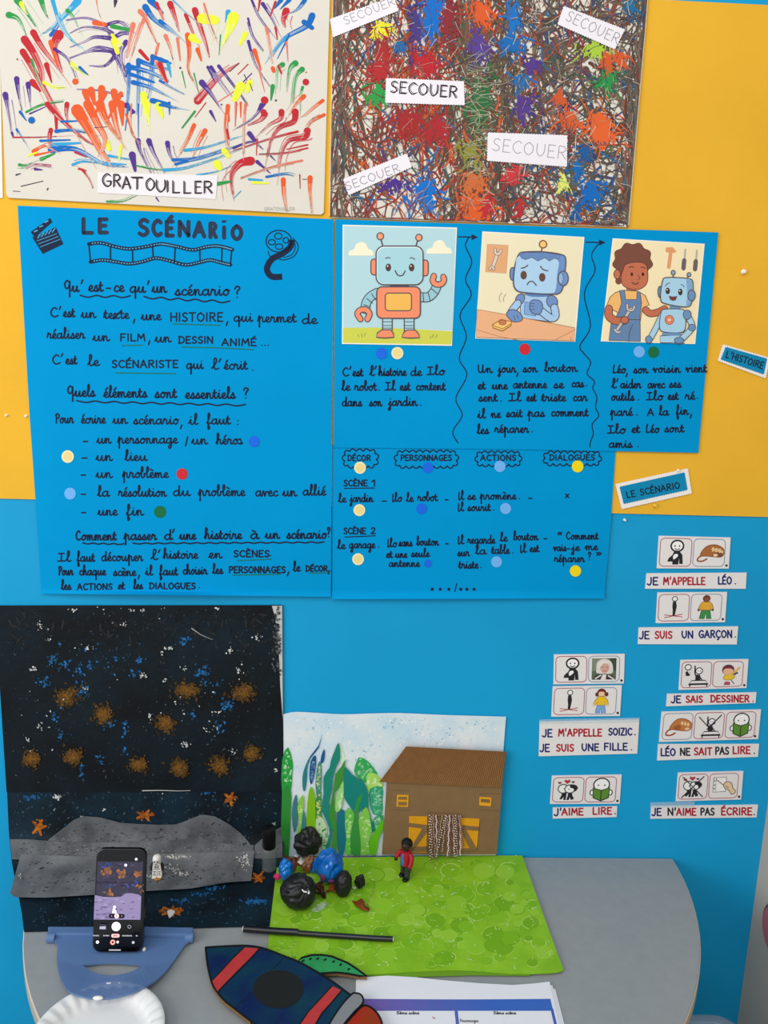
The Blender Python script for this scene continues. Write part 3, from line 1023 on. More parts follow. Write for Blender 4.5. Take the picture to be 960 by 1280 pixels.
# 2: sad robot at a table
p2, g = picture(pb, 580, 280, 5.647, [(130, 52), (850, 92), (785, 832), (80, 808)], 'printed picture of a sad blue robot at a table')
g.fill([(136, 60), (842, 98), (782, 735), (92, 604)], '#ece2c0')
g.fill([(165, 142), (312, 150), (298, 348), (153, 338)], '#e2a878', False, '#b07a58', 3)
g.limb([(238, 205), (200, 312)], 28, '#d8ccc0', '#8a6a5a', 8)
g.limb([(220, 178), (222, 205), (246, 212), (262, 185)], 22, '#d8ccc0', '#8a6a5a', 8)
g.limb([(182, 318), (196, 300), (212, 322)], 20, '#d8ccc0', '#8a6a5a', 8)
g.line([(255, 550), (250, 515), (268, 485)], 5, '#a89a80')
g.line([(280, 545), (280, 520), (296, 495)], 5, '#a89a80')
g.flush('background_print', p2)
g.line([(543, 200), (552, 168)], 10, '#8a5a30')
g.ell((558, 143), 26, 26, '#f0c47c', '#8a5a30', 9)
g.ell((342, 352), 18, 46, '#6e90c4', LN, 7)
g.fill([(395, 500), (600, 492), (655, 540), (655, 660), (620, 692), (400, 664)], '#a4c8e8', False, LN, 7)
g.fill([(440, 488), (612, 490), (590, 512), (470, 512)], '#5d7fb4', True)
g.ell((396, 530), 30, 40, '#6e90c4', LN, 6, .5)
g.ell((622, 548), 38, 46, '#6e90c4', LN, 6, -.4)
g.fill([(430, 550), (508, 556), (505, 650), (425, 636)], '#7fa8d8', False, '#4d6da4', 5)
g.fill([(92, 602), (300, 640), (783, 733), (780, 826), (86, 800)], '#eab084', False, '#9a6a50', 4)
g.line([(86, 745), (250, 795), (420, 826)], 4, '#b07a58', False)
g.line([(640, 820), (785, 745)], 4, '#b07a58')
g.line([(755, 800), (755, 828)], 4, '#b07a58')
g.limb([(380, 560), (348, 600), (330, 632)], 56, '#a4c8e8', LN, 12)
g.fill([(300, 630), (330, 605), (375, 612), (410, 650), (405, 682), (350, 690), (312, 660)], '#6e90c4', True, LN, 6)
g.line([(372, 640), (385, 672)], 4, LN)
g.line([(352, 645), (360, 680)], 4, LN)
g.limb([(638, 590), (645, 650), (610, 662), (545, 615)], 58, '#a4c8e8', LN, 12)
g.fill([(470, 550), (495, 535), (540, 545), (555, 590), (535, 635), (490, 632), (465, 600)], '#6e90c4', True, LN, 6)
for y in (560, 580, 602):
    g.line([(470, y), (498, y + 2)], 4, LN)
g.fill([(388, 212), (430, 197), (560, 196), (690, 216), (718, 250), (712, 340), (700, 440), (672, 488), (610, 495), (420, 484), (362, 460), (348, 400), (360, 290)], '#6e90c4', True, LN, 8)
g.fill([(385, 228), (520, 236), (660, 252), (658, 350), (645, 468), (600, 490), (420, 478), (368, 455), (355, 400), (365, 300)], '#acd0ec', True)
g.fill([(395, 222), (430, 200), (560, 199), (685, 218), (668, 250), (640, 240), (602, 262), (570, 238), (522, 262), (480, 236), (432, 252), (405, 240)], '#6688bc', False, LN, 4)
g.ell((700, 384), 36, 52, '#6e90c4', LN, 7)
g.ell((684, 384), 17, 40, '#8fb4dc', LN, 4)
for x, y in ((421, 361), (552, 376)):
    g.ell((x, y), 20, 28, '#6a4838', LN, 5)
g.line([(405, 312), (430, 306), (450, 290)], 8, LN)
g.line([(540, 298), (560, 322), (592, 330)], 8, LN)
g.line([(445, 428), (462, 408), (486, 406), (510, 433)], 8, LN)
g.fill([(200, 712), (262, 674), (335, 690), (332, 716), (270, 755), (205, 732)], '#f2c472', False, '#9a6030', 6)
g.line([(202, 716), (272, 740), (332, 704)], 5, '#9a6030', False)
g.ell((272, 695), 26, 17, '#cc7860', '#9a6030', 5)
g.flush('robot_print', p2)

# 3: child with tools and the repaired robot
p3, g = picture(pb, 740, 280, 4.3636, [(113, 78), (615, 108), (563, 655), (48, 640)], 'printed picture of a curly haired child beside a mended robot')
g.fill([(118, 84), (608, 113), (558, 650), (54, 635)], '#f2e2b8')
g.flush('background_print', p3)
g.line([(430, 150), (419, 235)], 20, '#e09a68', False)
g.fill([(402, 128), (440, 126), (462, 152), (445, 158), (402, 154)], '#e09a68')
for x, y in ((505, 140), (568, 145)):
    g.line([(x + 4, y), (x, y + 55)], 11, '#b8b2a8', False)
    g.line([(x - 2, y + 58), (x - 6, y + 102)], 24, '#6a5f64', False)
g.flush('tool_print', p3)
HB = '#7a4a3c'
hc = [(222 + 104 * math.cos(a) * (1 + .07 * math.sin(9 * a)), 205 + 100 * math.sin(a) * (1 + .07 * math.sin(9 * a))) for a in [k * math.tau / 54 for k in range(54)]]
g.fill(hc, HB, False, '#5c3830', 3)
g.ell((145, 310), 18, 20, HB)
g.line([(215, 345), (215, 385)], 56, '#b8674c', False)
g.fill([(185, 220), (240, 208), (292, 220), (305, 275), (298, 325), (262, 355), (215, 356), (170, 335), (158, 290), (170, 250)], '#c26e50', True, '#5c3830', 4)
g.ell((137, 274), 18, 25, '#c26e50', '#5c3830', 4)
for x in (217, 278):
    g.ell((x, 274), 7, 10, '#3c2824')
g.line([(203, 238), (215, 232), (228, 236)], 5, '#5c3830')
g.line([(268, 236), (280, 236), (290, 242)], 5, '#5c3830')
g.line([(250, 280), (262, 295), (250, 304)], 4, '#8a4a38')
g.line([(218, 318), (236, 328), (254, 320)], 5, '#5c3830')
g.fill([(130, 372), (180, 362), (250, 366), (290, 390), (312, 440), (275, 462), (262, 540), (140, 520), (138, 480), (78, 452), (98, 400)], '#efb76e', False, LN, 4)
g.limb([(292, 468), (318, 488), (362, 480), (396, 462)], 40, '#c26e50', '#5c3830', 8)
g.fill([(150, 362), (176, 360), (184, 412), (243, 412), (246, 370), (262, 372), (270, 430), (262, 500), (264, 640), (92, 634), (104, 545), (142, 490), (162, 430)], '#6384ac', False, LN, 4)
g.line([(150, 520), (262, 522)], 4, LN)
g.line([(200, 640), (205, 590), (222, 548)], 4, LN)
g.limb([(92, 462), (92, 500), (130, 528), (178, 526)], 46, '#c26e50', '#5c3830', 8)
g.limb([(132, 585), (212, 462)], 20, '#c4beb8', LN, 7)
g.limb([(192, 440), (196, 466), (222, 470), (230, 450)], 16, '#c4beb8', LN, 6)
g.limb([(124, 575), (136, 590), (152, 588)], 16, '#c4beb8', LN, 6)
g.ell((178, 524), 22, 20, '#c26e50', '#5c3830', 4)
g.flush('child_print', p3)
RB = '#a6cfe6'
g.line([(443, 294), (443, 272)], 6, LN)
g.ell((443, 265), 11, 12, '#8aa8bc', LN, 5)
g.line([(518, 300), (527, 280)], 6, LN)
g.ell((529, 276), 10, 11, '#8aa8bc', LN, 5)
g.ell((370, 370), 10, 30, '#6a92bc', LN, 5)
g.fill([(372, 610), (480, 605), (505, 650), (372, 647)], RB, False, LN, 4)
g.limb([(384, 490), (352, 560), (318, 625)], 34, RB, LN, 8)
g.ell((310, 630), 18, 20, '#6a92bc', LN, 4)
g.limb([(528, 512), (546, 562), (505, 612), (475, 640)], 36, RB, LN, 8)
g.ell((545, 565), 20, 18, '#6a92bc', LN, 4)
g.ell((475, 635), 26, 17, '#6a92bc', LN, 4)
g.line([(430, 455), (475, 457)], 16, '#6a92bc', False)
g.fill([(392, 466), (480, 464), (506, 480), (510, 560), (485, 592), (390, 588), (368, 560), (375, 490)], RB, True, LN, 5)
g.ell((519, 495), 22, 26, '#6a92bc', LN, 4)
g.line([(388, 600), (480, 602)], 14, '#6a92bc', False)
g.ell((422, 523), 24, 25, '#e2866a', '#a8604c', 4)
g.ell((422, 523), 12, 12, '#f4c0a4', '#a8604c', 3)
g.fill([(385, 312), (412, 292), (525, 298), (550, 322), (545, 420), (515, 452), (405, 436), (374, 408)], RB, True, LN, 6)
g.fill([(515, 300), (548, 322), (543, 420), (515, 450), (520, 380)], '#7fa8cc', True)
g.ell((543, 389), 20, 30, '#6a92bc', LN, 5)
for x, y in ((413, 365), (482, 371)):
    g.ell((x, y), 12, 18, '#40302e')
    g.ell((x - 3, y - 6), 3, 4, '#f4efe6')
g.line([(400, 338), (412, 325), (424, 322)], 4, LN)
g.line([(486, 330), (496, 334), (502, 344)], 4, LN)
g.fill([(420, 393), (442, 398), (464, 394), (456, 414), (440, 418), (426, 410)], '#7a3a30', False, LN, 3)
g.flush('robot_print', p3)


# ------------------------------------------------------------------ paintings at the top
def lerp(a, b, t):
    return a + (b - a) * t


m_cart = M('#dad5ca', rough=.65, spec=.15, name='painting_card', var=.03, scale=12)
G_OFF, S_OFF = .006, .006
gq = [(-7, -70), (414.2, -70), (404.5, 268.5), (8, 247)]


def rounded(corners, r=3.0, n=4):
    out = []
    N = len(corners)
    for i, c in enumerate(corners):
        for (o, first) in ((corners[i - 1], True), (corners[(i + 1) % N], False)):
            l = math.hypot(o[0] - c[0], o[1] - c[1])
            out.append((c[0] + (o[0] - c[0]) / l * r, c[1] + (o[1] - c[1]) / l * r))
    return out


gp = sheet(rounded(gq), G_OFF, m_cart, 'painting', .0035)
tag(gp, 'white painting with loose coloured finger strokes and the word GRATOUILLER', 'painting')
PR, PG, PB, PP, PO, PY, PC, PS, PK = '#bd2630', '#2b9448', '#0d66b8', '#4f3388', '#e05a2a', '#e2ee3a', '#2f9fd2', '#dc7860', '#3a3648'
ca = lambda p: (p[0] / 4.571, p[1] / 4.571)
cb = lambda p: (200 + p[0] / 4.3636, p[1] / 4.3636)
cc = lambda p: (p[0] / 4.571, 130 + p[1] / 4.571)
cdd = lambda p: (200 + p[0] / 4.3636, 130 + p[1] / 4.3636)
GS = []
def st(f, col, w, w2, *pts):
    GS.append((col, w / 4.45, w2 / 4.45, [f(p) for p in pts]))
for col, w, w2, pts in (
    (PG, 38, 6, ((50, 85), (105, 110), (150, 200))), (PG, 45, 6, ((100, 0), (145, 60), (205, 150))), (PY, 28, 8, ((122, 20), (135, 50), (155, 80))),
    (PG, 34, 5, ((235, 0), (252, 55), (275, 105))), (PC, 45, 8, ((445, 5), (395, 60), (310, 145), (250, 190))), (PG, 25, 5, ((385, 60), (420, 100), (445, 150))),
    (PP, 10, 24, ((380, 115), (470, 102), (530, 112), (600, 150), (640, 230), (680, 330), (720, 430))), (PP, 6, 22, ((400, 190), (480, 155), (590, 165), (640, 190))),
    (PP, 6, 26, ((400, 270), (480, 240), (540, 212), (630, 218))), (PP, 6, 24, ((400, 335), (480, 300), (560, 270), (650, 290))), (PP, 5, 20, ((395, 330), (530, 292), (655, 296))),
    (PP, 6, 26, ((510, 375), (600, 375), (660, 315))), (PP, 22, 14, ((600, 145), (680, 125), (740, 165))), (PP, 26, 20, ((650, 215), (700, 190), (745, 192))),
    (PP, 30, 8, ((720, 240), (692, 300), (702, 400))), (PP, 16, 5, ((640, 300), (690, 390), (720, 470))), (PO, 30, 24, ((540, 130), (600, 140))),
    (PG, 26, 18, ((640, 150), (745, 172))), (PY, 34, 24, ((650, 230), (672, 300))), (PY, 18, 8, ((640, 200), (700, 260))),
    (PR, 46, 16, ((140, 225), (190, 300), (235, 400), (250, 500), (340, 650))), (PR, 38, 8, ((190, 185), (240, 270), (310, 360), (360, 430))),
    (PR, 38, 22, ((130, 295), (170, 360), (220, 450), (280, 560), (330, 660))), (PG, 14, 8, ((180, 340), (215, 440), (240, 500))),
    (PR, 30, 8, ((265, 370), (295, 470))), (PR, 40, 12, ((185, 470), (230, 520))), (PR, 60, 14, ((335, 200), (310, 270), (350, 410))),
    (PO, 30, 10, ((290, 240), (330, 380))), (PP, 20, 8, ((310, 280), (385, 335), (430, 440))), (PB, 22, 8, ((290, 200), (340, 130), (330, 90))),
    (PC, 24, 8, ((300, 0), (340, 130), (390, 210), (450, 260))), (PY, 18, 10, ((250, 470), (310, 500), (375, 500))), (PY, 20, 6, ((410, 360), (450, 400), (510, 430))),
    (PB, 18, 8, ((455, 385), (500, 425))), (PP, 32, 4, ((95, 450), (105, 530), (125, 630))), (PP, 30, 4, ((160, 480), (168, 545), (175, 615))),
    (PP, 34, 4, ((30, 540), (45, 620), (65, 760))), (PG, 14, 8, ((150, 640), (240, 600), (360, 580))), (PP, 10, 5, ((170, 650), (260, 610))),
    (PS, 30, 8, ((760, 140), (740, 240), (725, 330))), (PS, 24, 8, ((830, 90), (790, 200), (750, 320))), (PS, 30, 8, ((800, 65), (832, 105), (870, 190), (905, 260))),
    (PS, 16, 10, ((905, 250), (880, 350), (860, 420))), (PR, 22, 18, ((800, 290), (845, 340))), (PB, 38, 16, ((830, 40), (880, 110), (960, 170))),
    (PB, 42, 12, ((860, 0), (930, 75))), (PR, 22, 6, ((895, 20), (930, 110))), (PB, 28, 12, ((735, 370), (735, 500), (720, 660))), (PB, 26, 10, ((790, 350), (790, 500), (780, 650))),
    (PB, 24, 5, ((870, 320), (868, 440), (845, 560))), (PB, 32, 14, ((730, 380), (850, 410), (960, 462))), (PB, 28, 14, ((790, 345), (880, 380), (960, 395))),
    (PB, 26, 10, ((870, 325), (960, 350))), (PB, 28, 10, ((760, 470), (860, 500), (960, 550))), (PB, 22, 12, ((750, 425), (880, 470))), (PB, 32, 14, ((870, 575), (960, 592))),
    (PP, 6, 12, ((440, 510), (560, 515), (700, 548))), (PP, 22, 18, ((700, 590), (765, 640))), (PS, 26, 8, ((900, 360), (945, 470))), (PO, 9, 4, ((440, 620), (480, 655))),
    (PY, 40, 10, ((820, 540), (840, 660), (850, 720))), (PS, 7, 3, ((550, 0), (560, 60), (575, 100))), (PK, 22, 6, ((660, 5), (655, 40))),
):
    st(ca, col, w, w2, *pts)
for col, w, w2, pts in (
    (PR, 36, 8, ((55, 20), (80, 90), (105, 170))), (PS, 20, 8, ((0, 60), (20, 110))), (PB, 24, 6, ((0, 115), (60, 160), (110, 205))), (PR, 22, 6, ((140, 80), (180, 180), (215, 260))),
    (PR, 36, 10, ((190, 55), (220, 150), (250, 240), (268, 310))), (PY, 60, 50, ((230, 100), (300, 110))), (PS, 12, 6, ((240, 20), (270, 120), (305, 210))), (PC, 30, 12, ((372, 65), (360, 120))),
    (PY, 68, 10, ((400, 95), (375, 170), (345, 240))), (PS, 24, 6, ((30, 195), (55, 260), (70, 325))), (PO, 30, 8, ((150, 190), (160, 290), (152, 370), (180, 440))), (PO, 26, 10, ((205, 270), (225, 330))),
    (PS, 18, 8, ((95, 210), (110, 330))), (PG, 8, 4, ((120, 390), (140, 480))), (PG, 8, 4, ((185, 400), (212, 510))), (PY, 46, 20, ((175, 205), (215, 230))), (PG, 8, 4, ((330, 190), (322, 300))),
    (PY, 30, 14, ((465, 185), (435, 245))), (PP, 14, 10, ((500, 0), (540, 90), (600, 170))), (PP, 22, 8, ((560, 20), (605, 90), (640, 160))), (PR, 14, 6, ((545, 0), (535, 60))),
    (PP, 12, 4, ((480, 100), (510, 200), (565, 280))), (PR, 42, 12, ((688, 60), (672, 110), (682, 145))), (PB, 26, 4, ((790, 0), (750, 50), (708, 72))), (PB, 24, 4, ((705, 0), (655, 50))),
    (PB, 26, 8, ((660, 0), (625, 45))), (PR, 14, 6, ((630, 10), (600, 90))), (PB, 38, 10, ((830, 85), (800, 140), (700, 195), (640, 250), (595, 315))), (PB, 30, 24, ((785, 120), (830, 152))),
    (PC, 14, 8, ((690, 200), (620, 280))), (PB, 12, 4, ((705, 190), (640, 320))), (PS, 16, 6, ((580, 150), (600, 240), (615, 345))), (PR, 14, 6, ((630, 150), (640, 215))), (PS, 12, 4, ((690, 230), (698, 335))),
    (PP, 18, 5, ((482, 225), (520, 350), (600, 470))), (PO, 26, 8, ((515, 275), (550, 380))), (PR, 8, 44, ((430, 345), (320, 420), (205, 550))), (PP, 16, 5, ((260, 365), (300, 450))), (PP, 20, 5, ((278, 365), (330, 440), (395, 530))),
    (PP, 20, 6, ((320, 360), (400, 465), (480, 575))), (PP, 36, 6, ((228, 450), (280, 515), (330, 590))), (PP, 6, 6, ((500, 400), (440, 460))), (PP, 6, 4, ((460, 408), (475, 440))), (PS, 6, 6, ((495, 430), (400, 500), (310, 560))),
    (PY, 54, 34, ((440, 470), (408, 540))), (PY, 36, 20, ((490, 450), (475, 500))), (PK, 5, 4, ((490, 455), (505, 495))), (PR, 6, 5, ((480, 350), (425, 405))), (PK, 5, 4, ((430, 345), (380, 390))),
    (PO, 14, 10, ((368, 575), (376, 660))), (PO, 14, 5, ((415, 560), (410, 690))), (PO, 14, 5, ((440, 560), (440, 640))), (PO, 14, 5, ((468, 565), (455, 710))), (PG, 30, 5, ((668, 352), (640, 380), (632, 480))),
    (PO, 24, 20, ((615, 372), (620, 388))), (PR, 14, 10, ((645, 360), (662, 400))), (PG, 36, 4, ((738, 345), (708, 375), (690, 490))), (PG, 32, 4, ((775, 378), (742, 420), (725, 560))), (PG, 16, 8, ((778, 475), (765, 525), (765, 600))),
    (PG, 26, 8, ((615, 470), (605, 545))), (PO, 26, 5, ((785, 525), (740, 570), (705, 625))), (PO, 20, 5, ((888, 548), (830, 590), (780, 635))), (PP, 20, 8, ((552, 570), (525, 625))), (PR, 6, 4, ((250, 560), (190, 640))),
    (PB, 30, 8, ((0, 325), (60, 345))), (PC, 22, 6, ((45, 350), (60, 420))), (PB, 16, 4, ((0, 440), (60, 475), (130, 510))), (PR, 30, 8, ((0, 350), (40, 450))), (PB, 30, 10, ((0, 560), (50, 580), (100, 590))), (PB, 16, 5, ((50, 560), (52, 625))),
    (PC, 8, 4, ((70, 0), (130, 60), (190, 110))), (PS, 9, 4, ((540, 380), (570, 500))),
):
    st(cb, col, w, w2, *pts)
for col, w, w2, pts in (
    (PB, 18, 5, ((115, 45), (150, 95))), (PB, 14, 4, ((95, 145), (118, 180), (140, 215))), (PP, 16, 8, ((68, 165), (75, 185))), (PR, 9, 5, ((75, 190), (200, 190), (320, 185))), (PR, 26, 12, ((290, 148), (285, 190), (292, 240))),
    (PR, 28, 10, ((382, 0), (378, 50), (385, 90))), (PR, 22, 12, ((320, 60), (322, 150))), (PR, 30, 8, ((270, 0), (350, 90), (480, 200), (540, 235))), (PB, 14, 4, ((350, 100), (490, 95))), (PB, 22, 6, ((320, 155), (400, 150), (490, 165))),
    (PB, 14, 8, ((230, 210), (400, 205))), (PC, 22, 10, ((300, 232), (460, 222))), (PB, 36, 8, ((290, 262), (430, 258), (590, 340), (710, 358))), (PO, 22, 6, ((190, 270), (250, 240), (305, 262))), (PO, 14, 5, ((200, 292), (310, 268))),
    (PY, 12, 8, ((160, 295), (215, 275))), (PG, 22, 8, ((235, 315), (312, 282))), (PG, 18, 5, ((110, 347), (145, 350), (185, 335))), ('#b06a80', 9, 16, ((150, 368), (200, 345), (285, 352))), (PP, 16, 6, ((200, 372), (240, 376))),
    (PK, 5, 4, ((120, 470), (245, 440))), (PK, 4, 3, ((75, 497), (115, 500))), (PK, 9, 4, ((92, 405), (117, 397))), (PG, 12, 4, ((610, 560), (700, 556), (775, 525))), (PP, 9, 5, ((892, 535), (907, 556))), (PC, 16, 5, ((415, 347), (470, 328), (545, 335), (630, 345))),
    (PC, 16, 6, ((620, 295), (700, 310), (765, 318))), (PC, 18, 6, ((600, 340), (720, 345))), (PR, 14, 4, ((430, 275), (495, 305))), (PR, 12, 5, ((450, 370), (490, 380), (470, 370))), (PR, 14, 4, ((470, 375), (510, 430), (530, 480))),
    (PP, 32, 4, ((788, 210), (800, 270), (862, 392))), (PP, 32, 5, ((850, 210), (880, 285), (940, 392))), (PP, 40, 16, ((755, 290), (772, 380))), (PP, 20, 20, ((725, 0), (755, 48))), (PG, 8, 5, ((780, 352), (870, 372), (960, 380))),
    (PB, 8, 4, ((790, 0), (790, 190))), (PB, 10, 5, ((735, 0), (715, 150))), (PS, 8, 4, ((750, 0), (750, 160), (790, 210))), (PY, 30, 20, ((610, 215), (625, 260))), (PY, 40, 10, ((840, 0), (850, 70))), (PY, 44, 8, ((905, 10), (930, 80))), (PY, 18, 8, ((690, 240), (680, 320))),
    (PO, 70, 14, ((440, 35), (500, 130), (560, 240), (615, 325))), (PO, 50, 16, ((500, 0), (560, 120), (600, 200), (580, 270))), (PO, 50, 12, ((570, 0), (610, 100), (680, 200))), (PO, 44, 12, ((640, 0), (660, 110), (690, 200))),
    (PO, 44, 10, ((690, 0), (700, 120))), (PO, 12, 4, ((720, 60), (760, 170), (800, 240))), (PO, 40, 16, ((520, -80), (540, 0))), (PO, 40, 16, ((580, -90), (570, 0))), (PO, 40, 16, ((650, -70), (660, 10))), (PO, 36, 14, ((485, -70), (520, 40))),
    (PO, 26, 10, ((600, -60), (540, 60))), (PO, 26, 10, ((690, -60), (620, 80))), (PK, 4, 3, ((540, 135), (610, 130))), (PK, 8, 3, ((270, 490), (275, 478))),
):
    st(cc, col, w, w2, *pts)
for col, w, w2, pts in (
    (PB, 18, 6, ((0, 5), (60, 12), (100, 25))), (PP, 18, 4, ((275, 40), (305, 95))), (PP, 28, 8, ((40, 212), (52, 270), (75, 315))), (PO, 24, 5, ((185, 115), (150, 200), (110, 270))), (PO, 28, 6, ((245, 145), (205, 220), (180, 290))), (PG, 12, 8, ((190, 40), (120, 130))),
    (PC, 18, 8, ((135, 252), (250, 235), (425, 180))), (PB, 18, 10, ((70, 305), (200, 293), (370, 240))), (PB, 16, 8, ((85, 328), (250, 285), (405, 235))), (PC, 18, 10, ((20, 360), (130, 350), (250, 315), (365, 275))), (PC, 10, 5, ((200, 387), (300, 370), (385, 340))),
    (PY, 44, 30, ((310, 325), (325, 350))), (PY, 34, 24, ((350, 255), (375, 285))), (PP, 14, 8, ((400, 240), (500, 205), (560, 245))), (PP, 28, 22, ((487, 160), (515, 197))), (PP, 22, 8, ((530, 315), (572, 352))), (PP, 12, 4, ((565, 345), (602, 378))),
    (PR, 50, 12, ((495, 310), (440, 322), (398, 365), (388, 420), (397, 490))), (PR, 38, 8, ((570, 55), (548, 85), (480, 115))), (PR, 34, 6, ((662, 42), (655, 80), (600, 110), (550, 155))), (PR, 38, 8, ((738, 42), (728, 95), (650, 130), (605, 200), (585, 285))),
    (PR, 38, 6, ((802, 145), (790, 180), (700, 200), (662, 275), (650, 350))), (PR, 13, 5, ((750, 150), (600, 190), (395, 258))), (PR, 9, 5, ((805, 222), (690, 247))), (PR, 9, 4, ((805, 240), (680, 265), (540, 272))), (PS, 12, 5, ((775, 308), (600, 345), (440, 402))),
    (PO, 28, 5, ((672, 412), (675, 500), (690, 585))), (PO, 30, 5, ((818, 402), (818, 480), (828, 592))), (PR, 7, 4, ((762, 385), (764, 460))), (PK, 4, 3, ((778, 410), (802, 410))), (PO, 24, 12, ((370, 10), (362, 120), (372, 222))), (PR, 14, 10, ((365, 140), (375, 190))),
    (PS, 10, 4, ((412, 0), (410, 110))), (PS, 14, 6, ((465, 0), (455, 130), (455, 275))), (PR, 8, 4, ((530, 190), (525, 280))), (PO, 18, 5, ((895, 58), (830, 95), (805, 130))), (PB, 14, 5, ((580, 397), (680, 383), (728, 392))), (PG, 22, 12, ((315, 435), (385, 422))),
    (PC, 14, 8, ((485, 410), (558, 415))), (PY, 16, 8, ((505, 428), (590, 432))), (PP, 9, 4, ((603, 283), (628, 308))), (PP, 14, 6, ((570, 0), (500, 80), (420, 130))), (PC, 6, 3, ((440, 475), (400, 515))),
):
    st(cdd, col, w, w2, *pts)
for f, p, r, col in ((ca, (430, 465), 18, PO), (cb, (110, 370), 6, PK), (cb, (795, 447), 19, PR), (cb, (570, 546), 22, PR), (cb, (632, 547), 6, PK), (cb, (797, 394), 4, PR), (cc, (180, 92), 20, PB), (ca, (98, 338), 5, PR), (cb, (335, 570), 5, PP),
                     (cb, (662, 610), 17, PR), (cb, (735, 612), 19, PR), (cb, (565, 612), 18, PR), (cdd, (805, 145), 18, PR)):
    GS.append((col, r * 2 / 4.45, r * 2 / 4.45, [f(p)]))
rnd = random.Random(3)
def clampg(p):
    x, y = p
    t = (y + 70) / 330
    x = min(max(x, lerp(-7, 8, t) + 2), lerp(414.2, 405, t) - 2)
    return (x, min(y, lerp(247, 268.5, (x - 8) / 397) - 2))
def thin(col, k):
    a, c = int(col[1:3], 16), (int(col[3:5], 16), int(col[5:7], 16))
    return '#%02x%02x%02x' % tuple(int(lerp(x, y, k)) for x, y in zip((a, c[0], c[1]), (228, 223, 212)))
b = MB()
for i, (col, w, w2, pts) in enumerate(GS):
    z0 = G_OFF + .0001 + i * .0000025
    q = [clampg(p) for p in sm(pts, 6)]
    n = len(q)
    if len(pts) > 2 and w != w2:                   # the paint thins out towards the end of a stroke
        up = w2 < w
        cuts = (0, n * 5 // 10, n * 8 // 10, n - 1)
        for k, (c0, c1) in enumerate(zip(cuts, cuts[1:])):
            ww = [w + (w2 - w) * c / (n - 1) for c in (c0, c1)]
            ribbon(b, q[c0:c1 + 1], ww[0], wall_map(z0 + k * .0000003), thin(col, (0, .18, .38)[k] if up else (.38, .18, 0)[k]), ww[1])
        for k in range(4):                         # dry streaks
            sft = rnd.uniform(-.42, .42) * max(w, w2)
            qq = [(x + sft * (1 - j / n * .6), y) for j, (x, y) in enumerate(q)][n // 4:]
            ribbon(b, qq, .35, wall_map(z0 + .000001), thin(col, .75), .8)
        if len(pts) > 2 and rnd.random() < .55:    # a second finger beside the first
            for k in range(rnd.randint(1, 2)):
                sx, sy = rnd.uniform(-1, 1) * max(w, w2) * 1.1, rnd.uniform(-1, 1) * max(w, w2) * .9
                ribbon(b, [clampg((x + sx, y + sy)) for x, y in q[n // 5:]], rnd.uniform(.6, 1.6), wall_map(z0 - .000001), thin(col, rnd.uniform(.25, .6)), .4)
        if up and rnd.random() < .6:               # long faint tail
            (xa, ya), (xb, yb) = q[-2], q[-1]
            l = math.hypot(xb - xa, yb - ya) or 1
            L_t = rnd.uniform(6, 22)
            ribbon(b, [q[-1], clampg((xb + (xb - xa) / l * L_t, yb + (yb - ya) / l * L_t))], max(.6, w2 * .7), wall_map(z0), thin(col, .6), .3)
    else:
        ribbon(b, q, w, wall_map(z0), col, w2)
b.build('paint_stroke', gp)['label'] = 'loose red, blue, green, orange, violet and yellow strokes'
# word label with hand drawn double outline letters
gl = sheet([(122, 215.5), (272, 219.5), (269.5, 249), (121.5, 241)], G_OFF + .0008, M('#e6e2e6', rough=.6), 'word_label', .0003, gp)
gl['label'] = 'white label reading GRATOUILLER'
b = MB()
mp = wall_map(G_OFF + .0013)
INKV = '#35202e'
for ch, x0, x1, bl, h in (('G', 127.5, 138.5, 233, 16), ('R', 141, 150.5, 233.5, 15.5), ('A', 152.5, 163, 236, 15.5), ('T', 164, 178, 236.5, 15), ('O', 182, 193, 238, 15.5), ('U', 194.5, 207, 240, 15),
                          ('I', 207, 211, 240, 14.5), ('L', 215, 224, 241, 15), ('L', 229, 238, 241.5, 15), ('E', 243, 251.5, 241.5, 15), ('R', 254, 265, 241.5, 15)):
    write(b, ch, x0, x1, bl, h, mp, INKV, 1.5, True)
    write(b, ch, x0 + 1.7, x1 + 1.3, bl - .8, h * .86, mp, INKV, .7, True)
b.build('letters', gl)
b = MB()
write(b, 'GRATOUILLER', 330, 368, 263, 4, wall_map(G_OFF + .0008), '#b4aea6', .5, True)
b.build('pencil_note', gp)

# ---- scribbled painting
sq_ = [(417, -70), (816, -70), (786, 284), (411.5, 272)]
spn = sheet(rounded(sq_), S_OFF, m_cart, 'painting', .0035)
tag(spn, 'painting densely scribbled in brown, red, blue and green with five SECOUER labels', 'painting')
rnd = random.Random(11)
def in_sq(x, y, m=2):
    t = (y + 70) / 354
    return lerp(417, 411.5, t) + m < x < lerp(816, 785.5, t) - m and y < lerp(272, 284, (x - 412) / 374) - m
def clampsq(x, y, m=1.2):
    y = min(y, lerp(272, 284, (x - 412) / 374) - m)
    t = (y + 70) / 354
    return (min(max(x, lerp(417, 411.5, t) + m), lerp(816, 785.5, t) - m), max(y, -68))
b = MB()
lay = [0]
def nxt():
    lay[0] += 1
    return wall_map(S_OFF + .0001 + lay[0] * .00000022)
def scrib(x, y, a, L, w, col, curl_=.6, n=6):
    q = [(x, y)]
    da = rnd.uniform(-curl_, curl_)
    for k in range(n):
        a += da / n + rnd.uniform(-.18, .18)
        x += math.cos(a) * L / n
        y += math.sin(a) * L / n
        q.append(clampsq(x, y, .6 + w / 2))
    ribbon(b, q, w, nxt(), col, w * rnd.uniform(.3, 1.0))
DARK = ['#64493e', '#6a584a', '#4c4a42', '#7c6654', '#58403a', '#474750', '#6e584c', '#585c4a']
